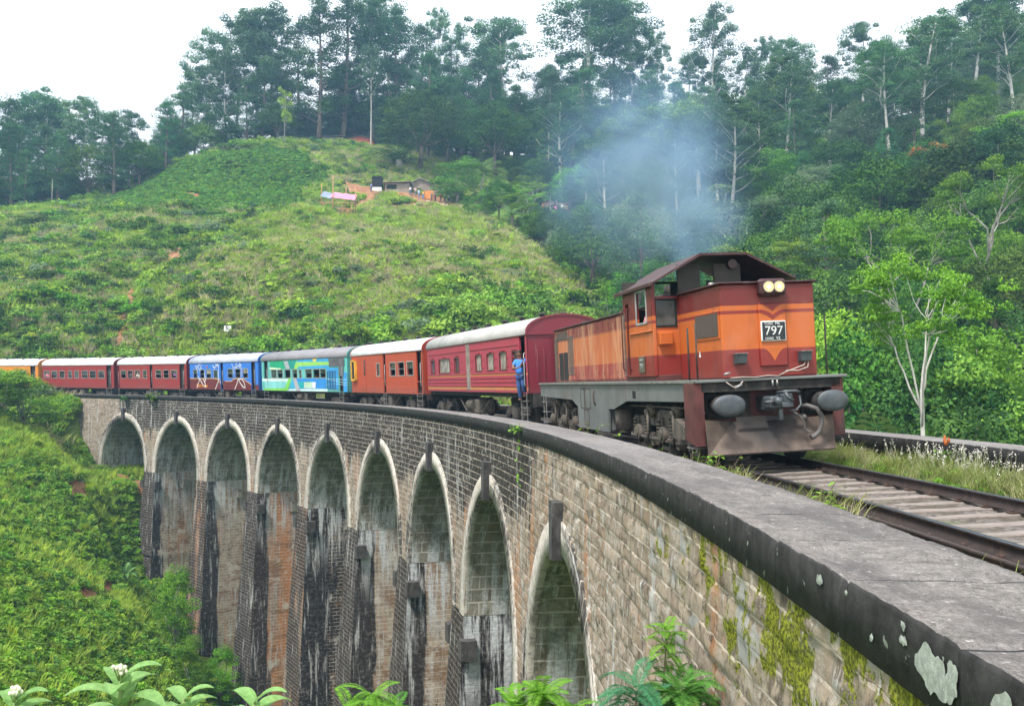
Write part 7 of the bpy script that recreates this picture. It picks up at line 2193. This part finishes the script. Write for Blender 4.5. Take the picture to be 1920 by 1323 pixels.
M_pole = plain('pole_wood', (.48, .25, .12), .8, var=.2)
M_pinktarp = plain('tarp_pink', (.66, .22, .34), .5, var=.15, scale=1, bump=.2)
M_bluetarp = plain('tarp_blue_grey', (.22, .27, .36), .5, var=.2, scale=1, bump=.2)
def hut(name, x, y, w, d, h, rise, label, wallm, roofm, doors=(), windows=(), rz=0.0, over=.5, z=None, skew=0.0, thick=.08):
    t = thing(name, x, y, label, 'hut' if 'hut' in name else 'house', z=z, rz=rz)
    m = MB(); holes = [(a, b, 0.0, c_) for a, b, c_ in doors] + list(windows)
    hp = MB(); holes_plate(hp, 0, -w / 2, w / 2, -1.6, h, holes, .12, sign=-1)
    for f_ in hp.f: m.face([(hp.v[i][1], hp.v[i][0], hp.v[i][2]) for i in f_])
    m.box(-w / 2, w / 2, d - .1, d, -1.6, h); m.box(-w / 2, -w / 2 + .1, .02, d - .02, -1.6, h - .01); m.box(w / 2 - .1, w / 2, .02, d - .02, -1.6, h - .01)
    if rise > .3:
        for yy in (.0, d - .1): m.prism([(-w / 2, h), (w / 2, h), (skew, h + rise)], 'y', yy, yy + .1)
    m.build('wall', wallm, t)
    m = MB()
    if rise > .3:
        a = (-w / 2 - over, h - rise * over / (w / 2)); b = (skew, h + rise); c_ = (w / 2 + over, h - rise * over / (w / 2))
        m.prism([a, b, c_, (c_[0], c_[1] + thick), (b[0], b[1] + thick), (a[0], a[1] + thick)], 'y', -.5, d + .4)
    else:
        m.prism([(-w / 2 - over, h + .02), (w / 2 + over, h + .02 + rise), (w / 2 + over, h + .12 + rise), (-w / 2 - over, h + .12)], 'y', -.6, d + .4)
    m.build('roof', roofm, t)
    for i, (a, b, c_) in enumerate(doors):
        m = MB(); m.box(a, b, .2, .26, -.5, c_); m.build('door', M_black if i % 2 == 0 else M_plank, t)
    return t
def terr(x, y, dz=0): return gz_(x, y) + dz
hz_ = terr(-18.2, 188)
hut('plank_hut', -18.2, 190.5, 6.4, 5, 2.5, 1.5, 'gabled plank hut with pale sheet roof on the red earth terrace', M_plank, M_sheet, doors=((-1.2, -.2, 2.0),), z=hz_ + .1, skew=-.5)
hut('open_hut', -22.9, 187.5, 4.8, 2.6, 1.9, .2, 'low plank stall hut with open hatch left of the gabled hut', M_plank, M_plank, windows=((-2.0, -.1, .7, 1.6),), z=terr(-22.9, 187) + .1, over=.35)
t = thing('water_tank_stand', -27.0, 188.6, 'black sheeted booth on a pale base at the left end of the terrace', 'booth')
m = MB(); m.box(-.95, .95, 0, 1.6, -.6, .9, bev=.04); m.build('base', M_white, t)
m = MB(); m.box(-1.0, 1.0, -.1, 1.7, .9, 2.7, bev=.08); m.prism([(-1.05, 2.7), (1.05, 2.7), (.95, 2.95), (-.8, 3.05)], 'y', -.2, 1.8); m.build('sheet', M_black, t)
t = thing('hoarding', -16.5, 186.3, 'orange board standing by the crowd before the gabled hut', 'board')
m = MB(); m.box(-.85, .85, 0, .08, .3, 1.9, bev=.02); m.build('panel', plain('board_orange', (.70, .26, .05), .6), t)
m = MB(); m.box(-.8, -.7, .02, .1, -.8, .35); m.box(.7, .8, .02, .1, -.8, .35); m.build('post', M_pole, t)
# crowd
cl = [((.65, .65, .68), (.10, .15, .3)), ((.75, .55, .60), (.2, .2, .22)), ((.30, .55, .80), (.2, .25, .4)), ((.80, .55, .10), (.12, .25, .5)), ((.12, .12, .14), (.1, .1, .12)), ((.35, .08, .25), (.05, .05, .08)), ((.70, .08, .12), (.1, .1, .1)), ((.80, .80, .80), (.08, .08, .1)), ((.7, .7, .66), (.06, .06, .08)), ((.25, .3, .6), (.1, .1, .15))]
cx_ = [(-20.1, 186, 'white top and blue trousers at the left of the terrace crowd'), (-19.2, 186.4, 'pale pink top and grey trousers second in the terrace crowd'), (-18.4, 185.7, 'light blue top in the middle of the terrace crowd'), (-17.6, 185.8, 'yellow top and blue jeans beside the orange board'),
       (-15.9, 185.6, 'dark clothes just right of the orange board'), (-15.2, 185.9, 'plum top right of the orange board'), (-14.1, 185.2, 'red top near the dense round tree'), (-13.3, 185.0, 'white top near the dense round tree'), (-12.5, 184.6, 'cream top furthest right at the edge of the terrace'), (-27.9, 187.0, 'blue top by the black sheeted booth')]
for i, ((a, b), (x, y, lab)) in enumerate(zip(cl, cx_)):
    J = stand(arms=i % 2)
    person('person in ' + lab, Matrix.Translation((x, y, gz_(x, y) + .02)) @ ZR(R((i * 47) % 60 - 30)), J, a, b, M_skin2 if i % 3 else M_skin, 'onlookers on the terrace', detail=0)
# shelter of tall poles with a pink sheet
t = thing('pole_shelter', -30.2, 165, 'half built shelter of four tall poles with pink and grey sheets', 'shelter')
gz0 = gz_(-30.2, 165)
for (px_, py_, top) in ((-33.2, 165, 5.3), (-30.9, 163.2, 6.6), (-29.3, 167, 5.2), (-27.3, 165, 5.6)):
    m = MB(); b0 = gz_(px_, py_) - .4 - gz0
    m.tube([(px_ + 30.2, py_ - 165, b0), (px_ + 30.2 + .05, py_ - 165, b0 + 3), (px_ + 30.2, py_ - 165, b0 + .4 + top)], [.09, .08, .06], 7); m.build('pole', M_pole, t)
m = MB(); V = []; F = []
for i in range(9):
    for j in range(6):
        u, v = i / 8, j / 5
        V.append((-1.2 + 4.2 * u, -1.7 + 3.0 * v, 2.9 - .5 * u + 1.5 * v - .16 * math.sin(u * math.pi) * math.sin(v * math.pi) + .05 * math.sin(i * 2.1 + j)))
for i in range(8):
    for j in range(5): F.append((i * 6 + j, (i + 1) * 6 + j, (i + 1) * 6 + j + 1, i * 6 + j + 1))
m.raw(V, F, 0, True); m.build('roof_sheet', M_pinktarp, t)
m = MB(); m.raw([(v[0] * .5 - 2.3, v[1], v[2] + .15) for v in V], F, 0, True); m.build('roof_sheet', M_bluetarp, t)
m = MB(); m.box(-3.0, 2.9, -1.6, -1.5, 1.9, 2.0); m.box(-3.0, 2.9, -1.6, -1.5, .9, 1.0); m.box(-2.9, -2.8, -1.6, 1.4, 1.9, 2.0); m.box(2.75, 2.85, -1.6, 1.4, 1.7, 1.8); m.box(-2.6, 2.6, -1.2, 1.0, .2, .3)
for q in (-2.4, -.8, .9, 2.4): m.box(q, q + .1, -1.5, -1.4, -.8, 2.0)
m.build('rail', M_pole, t)
hut('red_house', -36.2, 223.5, 6.2, 5, 1.9, .75, 'red walled house under a dark tin roof among the hilltop trees', M_redwall, M_tin, doors=((-2, -1.2, 1.7),), windows=((.6, 1.5, .7, 1.4),))
hut('stone_hut', -42.2, 221.8, 4.9, 4, 2.0, .25, 'grey stone hut with dark doorway on the hilltop left of the red house', M_stonewall, M_tin, doors=((.2, 1.2, 1.8), (1.5, 2.2, 1.8)))
hut('lilac_hut', -46.4, 222.2, 2.6, 3, 1.4, .2, 'low lilac walled hut at the left of the grey stone hut', M_purple, M_tin)
h_ = hut('pink_house', 8.9, 199.0, 6.0, 5, 2.4, .9, 'pale pink house in the thicket right of the spur', M_pinkwall, M_tin, doors=((-1.6, -.8, 1.9),), windows=((.3, 1.0, .9, 1.7),), z=gz_(8.9, 198) + .6)
t = thing('washing_line', 8.6, 197.4, 'washing hanging before the pink house', 'washing line', z=gz_(8.9, 198) + .6)
m = MB(); m.tube([(-2.6, 0, 1.7), (2.6, 0, 1.7)], .02, 5); m.cyl((-2.6, 0, -1.5), (-2.6, 0, 1.9), .05, 6); m.cyl((2.6, 0, -1.5), (2.6, 0, 1.9), .05, 6); m.build('line', M_pole, t)
m = MB(); m.box(-.2, .5, -.02, .02, .8, 1.7, bev=.006); m.build('cloth', cloth((.75, .2, .4)), t)
m = MB(); m.box(1.3, 1.9, -.02, .02, .9, 1.7, bev=.006); m.build('cloth', cloth((.8, .8, .8)), t)
# white sign on the bank above the train
t = thing('white_sign', -33.7, 113.5, 'small white lettered sign on a post on the bank above the blue carriage', 'sign')
sz = 1.2
m = MB(); m.box(-.42, .42, -.03, .01, sz - .1, sz + .52, bev=.02); m.build('board', plain('sign_white', (.85, .87, .88), .5, bump=0), t)
for (a, b, zz, hh) in ((-.28, .22, .33, .07), (-.02, .25, .2, .035), (-.28, -.12, .05, .06), (-.04, .05, .05, .06), (.12, .24, .05, .05)):
    m = MB(); m.box(a, b, -.036, -.031, sz + zz, sz + zz + hh); m.build('lettering', M_dark, t)
m = MB(); m.cyl((0, .02, -.5), (0, .02, sz), .05, 8); m.build('post', M_stonewall, t)
# pale rocks on the slip below the terrace
rg = random.Random(8)
M_rock = plain('rock_cream', (.52, .40, .26), .9, var=.25, scale=2, bump=.5)
pts = []
for i in range(46):
    x = rg.uniform(-19.5, -12.5); y = rg.uniform(176.5, 183.5); r_ = rg.uniform(.14, .36)
    m = MB(); m.ellipsoid((0, 0, 0), (r_, r_ * rg.uniform(.6, .9), r_ * rg.uniform(.5, .8)), 0, 7, 5)
    m.v = [(a * (1 + rg.uniform(-.2, .2)), b * (1 + rg.uniform(-.2, .2)), c_ * (1 + rg.uniform(-.2, .2))) for a, b, c_ in m.v]; m.sm = [False] * len(m.sm)
    o_ = m.build('rock', M_rock); o_.location = (x, y, gz_(x, y) + r_ * .3); o_.rotation_euler = (rg.uniform(0, 3), rg.uniform(0, 3), 0)
    tag(o_, 'cream rock lying on the slip of red earth below the terrace', 'rock', 'rocks on the slip below the terrace')

# ------------------------------------------------------------------ plants close to the camera
M_stem = plain('stem_green', (.16, .24, .07), .7, bump=.1); M_twig = plain('twig_brown', (.17, .12, .08), .8)
M_wool = leafmat('leaf_woolly', (.17, .36, .10), (.36, .56, .22), .35, .5, obj=.05, vein=True)
M_bud = plain('flower_cream', (.72, .70, .52), .7, bump=0)
def woolly(x, y, ztop, seed, label, nl=16, L=.24, flower=True):
    rng = np.random.RandomState(seed); z0 = gz_(x, y)
    t = empty('broad_leaved_plant', (x, y, z0)); tag(t, label, 'plant')
    H = ztop - z0; m = MB(); limb(m, (0, 0, -.1), (0, 0, H), .022, .009, rng, 6, .01, 8); m.build('stem', M_stem, t)
    V, F, T = [], [], []
    for i in range(nl + 6):
        az = i * 2.4 + rng.uniform(-.25, .25); q = i / nl; el = .95 - .75 * q
        if i >= nl: el = .1
        b = (0, 0, H - .01 - .055 * i / 3)
        blade(V, F, T, b, (math.cos(az) * math.cos(el), math.sin(az) * math.cos(el), math.sin(el)), L * (.45 + .6 * min(1, q + .1)) * rng.uniform(.85, 1.15), L * .40 * (.5 + .5 * min(1, q + .2)), 1.3, rng, 10, .45, curl=.32)
    finish('leaves', V, F, T, M_wool, t, smooth=True)
    if flower:
        m = MB()
        for i in range(16):
            a = rng.uniform(0, 6.28); r_ = rng.uniform(0, .035); p = (r_ * math.cos(a) + .0, r_ * math.sin(a), H + .03 + rng.uniform(0, .03))
            m.tube([(0, 0, H - .02), p], .0025, 5); m.ellipsoid(p, (.008, .008, .010), 1, 8, 6)
        m.build('flowers', [M_stem, M_bud], t)
    return t
woolly(-1.60, 4.0, .19, 1, 'broad leaved plant with cream flower head at the bottom left', L=.35, nl=20)
woolly(-1.98, 3.9, .13, 2, 'broad leaved flowering plant cut by the left edge at the bottom', L=.31, nl=18)
woolly(-1.42, 4.25, .04, 9, 'low broad leaved shoot between the flowering plant and the slope', L=.28, flower=False)
woolly(-1.10, 4.2, .045, 3, 'broad leaved shoot at the bottom edge before the orange pier', L=.30, flower=False, nl=12)
M_fern = leafmat('leaf_feathery', (.05, .20, .03), (.17, .40, .08), .3, .5, obj=.05, vein=True)
M_ferny = leafmat('leaf_feathery_fresh', (.10, .30, .02), (.28, .52, .07), .35, .5, obj=.05, vein=True)
M_fernd = leafmat('leaf_feathery_blue', (.035, .16, .07), (.09, .28, .13), .3, .5, obj=.05)
def feathery(x, y, heads, seed, label, mat=M_fern):
    """a thin stemmed shrub; heads = (dx, dy, ztop, fronds, length, material)"""
    rng = np.random.RandomState(seed); z0 = gz_(x, y)
    t = empty('feathery_shrub', (x, y, z0)); tag(t, label, 'shrub')
    m = MB()
    for (dx, dy, zt, nf, L, mt) in heads: limb(m, (dx * .15, dy * .15, -.2), (dx, dy, zt - z0), .022, .006, rng, 7, .03, 6)
    m.build('stems', M_twig, t)
    for (dx, dy, zt, nf, L, mt) in heads:
        V, F, T = [], [], []; nf = int(nf * 1.7); zt = zt + .10; L = L * 1.15
        for i in range(nf):
            az = i * 2.4 + rng.uniform(-.3, .3); el = rng.uniform(-.1, 1.25); b = np.array([dx, dy, zt - z0 - .28 * (i / nf) ** 1.0])
            frond(V, F, T, b, (math.cos(az) * math.cos(el), math.sin(az) * math.cos(el), math.sin(el)), L * rng.uniform(.7, 1.15), 1.6, 30, L * .24, rng, L * .034, .5, .25, .15)
        finish('fronds', V, F, T, mt, t)
    return t
feathery(1.15, 7.6, [(.12, .25, -.62, 15, .20, M_ferny), (-.16, .0, -1.0, 13, .34, M_fernd), (.2, .1, -1.05, 18, .34, M_fern), (.36, .35, -1.12, 18, .32, M_fern), (-.08, -.1, -1.35, 20, .36, M_fern), (.28, -.05, -1.50, 20, .34, M_fern), (-.33, .0, -1.45, 16, .36, M_ferny), (.02, -.15, -1.7, 20, .34, M_fernd), (.38, .1, -1.75, 18, .3, M_fernd)], 5, 'feathery leaved shrub growing against the near masonry at the lower right')
feathery(.25, 7.9, [(0, 0, -1.16, 26, .30, M_ferny), (-.2, .05, -1.28, 24, .28, M_ferny), (.22, 0, -1.30, 24, .28, M_ferny), (.38, .05, -1.42, 20, .28, M_fern), (-.36, .0, -1.46, 18, .26, M_fern), (.05, -.1, -1.5, 22, .28, M_fern)], 6, 'fresh green feathery shrub at the bottom edge before the nearest arch')
feathery(-1.12, 7.9, [(0, 0, -1.18, 22, .27, M_ferny), (-.18, .0, -1.32, 20, .26, M_ferny), (.18, .05, -1.34, 18, .25, M_fern), (-.02, -.1, -1.45, 18, .25, M_fern)], 7, 'small feathery shrub at the bottom edge below the middle arches')
tree('low_palm', -11.4, 20.3, 3.2, 'dark palm cut by the left edge above the broad leaved plants', z=gz_(-11.4, 20.3) + .3)
# small weeds rooted in the masonry and beside the track
def weed(x, y, z, r_, n, size, mat, label, seed, name='weed', hang=None, up=1.0, cat='weed'):
    rng = np.random.RandomState(seed); t = empty(name, (x, y, z)); tag(t, label, cat)
    V, F, T = [], [], []
    m = MB()
    for i in range(n):
        az = rng.uniform(0, 6.28); el = rng.uniform(.1, 1.4) * up; l = r_ * rng.uniform(.4, 1)
        d = np.array([math.cos(az) * math.cos(el), math.sin(az) * math.cos(el), math.sin(el)]); e = d * l
        m.tube([(0, 0, 0), tuple(e * .5 + np.array([0, 0, .1 * l])), tuple(e)], .003, 4)
        for q in range(4):
            a2 = rng.uniform(0, 6.28); b = e * rng.uniform(.5, 1.0)
            blade(V, F, T, b, (math.cos(a2), math.sin(a2), rng.uniform(-.1, .7)), size * rng.uniform(.7, 1.2), size * .5, .8, rng, 4, .5)
    if hang:
        m.tube([(0, 0, 0), (-.02, -.03, -hang * .5), (.0, -.02, -hang)], [.006, .004, .002], 5)
        for q in range(9): blade(V, F, T, (rng.uniform(-.03, .03), -.03, -hang * rng.uniform(.1, 1)), (rng.uniform(-1, 1), -.6, -.4), size * .8, size * .4, .8, rng, 4, .4)
    m.build('stem', M_twig, t); finish('leaves', V, F, T, mat, t)
    return t
x, y = LP(20.9, -.05); weed(x, y, .30, .30, 9, .15, LM['fresh'], 'yellow green seedling rooted in the edge of the parapet below the riding man', 1, hang=1.3)
x, y = LP(6.3, 1.16); weed(x, y, -.2, .86, 34, .12, LM['fresh'], 'bright green weed between the near rail and the parapet', 2)
x, y = LP(5.9, 1.2); weed(x, y, -.2, .72, 22, .11, LM['fresh'], 'smaller bright weed just in front of the one between rail and parapet', 12)
x, y = LP(10.3, 1.35); weed(x, y, -.2, .88, 30, .12, LM['fresh'], 'leafy weed beside the front wheels of the locomotive', 3)
x, y = LP(11.6, 1.4); weed(x, y, -.2, .8, 26, .11, LM['mid'], 'darker leafy weed beside the sand box of the locomotive', 13)
x, y = LP(18.6, 1.3); weed(x, y, -.2, 1.0, 18, .13, LM['fresh'], 'lime green weed before the fuel tank of the locomotive', 4)
x, y = LP(14.2, 7.0); t_ = weed(x, y, -.2, .78, 14, .14, LM['fresh'], 'yellow green seedling with orange tip against the far parapet', 5)
m = MB(); 
for q in range(6): m.ellipsoid((rg.uniform(-.06, .06), rg.uniform(-.06, .06), .70 + rg.uniform(-.05, .06)), (.03, .03, .05), 0, 6, 4)
m.build('tip', LM['flower'], t_)
x, y = LP(90.5, -.1); weed(x, y, .05, 1.1, 40, .32, LM['mid'], 'dark shrub rooted in the wall top above the first pier', 6, name='wall_shrub', up=.6, cat='shrub')
x, y = LP(95.4, -.1); weed(x, y, .0, .8, 26, .26, LM['dark'], 'dark shrub rooted in the wall top above the first arch', 7, name='wall_shrub', up=.5, cat='shrub')
x, y = LP(98.0, -.5)
# white plumed grass beside the far parapet
rng = np.random.RandomState(4); V, F, T = [], [], []
fs_, fd_ = [], []
for i in range(300):
    if i < 170: s_, d_ = 9.5 + rng.normal() * 4.0, rng.uniform(6.2, 7.1)
    else: s_, d_ = 13.2 + rng.normal() * 1.0, rng.uniform(6.3, 7.1)
    x, y = LP(s_, d_); h = rng.uniform(.28, .62); a = rng.uniform(0, 6.28); l = h * .3
    b = np.array([float(x), float(y), -.17]); e = b + np.array([math.cos(a) * l, math.sin(a) * l, h]); sd = np.array([.0025, 0, 0])
    k0 = len(V); V.extend([b - sd, b + sd, e + sd, e - sd]); F.append((k0, k0 + 1, k0 + 2, k0 + 3)); T.append(.2)
    for q in range(7):
        c_ = e + rng.normal(size=3) * [.012, .012, .028]; r_ = .010
        P4, _ = leaf_faces(c_[None], rng.normal(size=(1, 3)), .022, rng, .7)
        k0 = len(V); V.extend(list(P4)); F.append((k0, k0 + 1, k0 + 2, k0 + 3)); T.append(1.0)
k = NT('plume_white'); tt = k.n('ShaderNodeAttribute', {'attribute_name': 'tint'}).outputs['Fac']
k.pr(Base_Color=k.mix(tt, (.2, .26, .08), (.80, .74, .68)), Roughness=.8)
o_ = finish('plume_grass', V, F, T, k.mat); tag(o_, 'white plumed grass heads along the far parapet', 'grass', kind='stuff')

# ------------------------------------------------------------------ smoke from the exhaust
pth = [(4.2, 23.7, 4.05), (4.4, 24.3, 4.9), (4.9, 25.2, 5.8), (4.9, 26.4, 6.6), (4.3, 27.4, 7.3), (3.8, 28.0, 8.0), (3.7, 28.4, 8.9), (3.9, 28.8, 9.8), (4.1, 29.0, 10.9)]
rad = [.15, .6, 1.4, 2.4, 3.4, 3.9, 3.7, 2.8, .5]
m = MB(); m.tube(pth, rad, 18)
k = bpy.data.materials.new('diesel_smoke'); k.use_nodes = True; t = k.node_tree; t.nodes.clear()
def nn(ty, **kw):
    q = t.nodes.new(ty)
    for a, b in kw.items(): setattr(q, a, b)
    return q
out = nn('ShaderNodeOutputMaterial'); v = nn('ShaderNodeVolumePrincipled'); v.inputs['Color'].default_value = (.34, .58, 1.0, 1); v.inputs['Anisotropy'].default_value = .0
v.inputs['Absorption Color'].default_value = (.25, .4, .6, 1)
tco = nn('ShaderNodeTexCoord')
def dist_to(c, r, amp):
    vm = nn('ShaderNodeVectorMath', operation='DISTANCE'); t.links.new(tco.outputs['Object'], vm.inputs[0]); vm.inputs[1].default_value = c
    mr = nn('ShaderNodeMapRange', interpolation_type='SMOOTHERSTEP'); t.links.new(vm.outputs['Value'], mr.inputs['Value']); mr.inputs['From Min'].default_value = 0; mr.inputs['From Max'].default_value = r; mr.inputs['To Min'].default_value = amp; mr.inputs['To Max'].default_value = 0
    return mr.outputs[0]
acc = None
for c, r, a in (((4.3, 24.0, 4.6), .9, .8), ((5.0, 25.4, 5.8), 1.7, .36), ((4.7, 26.8, 7.0), 2.6, .21), ((3.3, 27.9, 7.7), 3.9, .17), ((4.3, 28.3, 8.7), 3.2, .13)):
    d_ = dist_to(c, r, a)
    if acc is None: acc = d_
    else:
        ad = nn('ShaderNodeMath', operation='ADD'); t.links.new(acc, ad.inputs[0]); t.links.new(d_, ad.inputs[1]); acc = ad.outputs[0]
ns_ = nn('ShaderNodeTexNoise'); ns_.inputs['Scale'].default_value = .42; ns_.inputs['Detail'].default_value = 5; ns_.inputs['Distortion'].default_value = 1.6; t.links.new(tco.outputs['Object'], ns_.inputs['Vector'])
mr = nn('ShaderNodeMapRange', interpolation_type='SMOOTHSTEP'); t.links.new(ns_.outputs['Fac'], mr.inputs['Value']); mr.inputs['From Min'].default_value = .34; mr.inputs['From Max'].default_value = .66; mr.inputs['To Min'].default_value = .04; mr.inputs['To Max'].default_value = 1.9
mu = nn('ShaderNodeMath', operation='MULTIPLY'); t.links.new(acc, mu.inputs[0]); t.links.new(mr.outputs[0], mu.inputs[1]); t.links.new(mu.outputs[0], v.inputs['Density']); t.links.new(v.outputs[0], out.inputs['Volume'])
sm = m.build('smoke', k); tag(sm, 'bluish exhaust smoke drifting up from the locomotive', 'smoke', kind='stuff')
# ------------------------------------------------------------------ air
def volume_mat(name, col, dens, aniso=.2):
    m = bpy.data.materials.new(name); m.use_nodes = True; t = m.node_tree; t.nodes.clear()
    o_ = t.nodes.new('ShaderNodeOutputMaterial'); v = t.nodes.new('ShaderNodeVolumePrincipled')
    v.inputs['Color'].default_value = col + (1,); v.inputs['Density'].default_value = dens; v.inputs['Anisotropy'].default_value = aniso
    t.links.new(v.outputs[0], o_.inputs['Volume'])
    return m, t, v
M_haze, _, _ = volume_mat('haze_air', (.36, .66, .96), .00062, .1)
m = MB(); m.box(-300, 300, -60, 460, -60, 175)
hz = m.build('haze', M_haze)
tag(hz, 'thin pale bluish air between camera and hills', 'haze', kind='stuff')
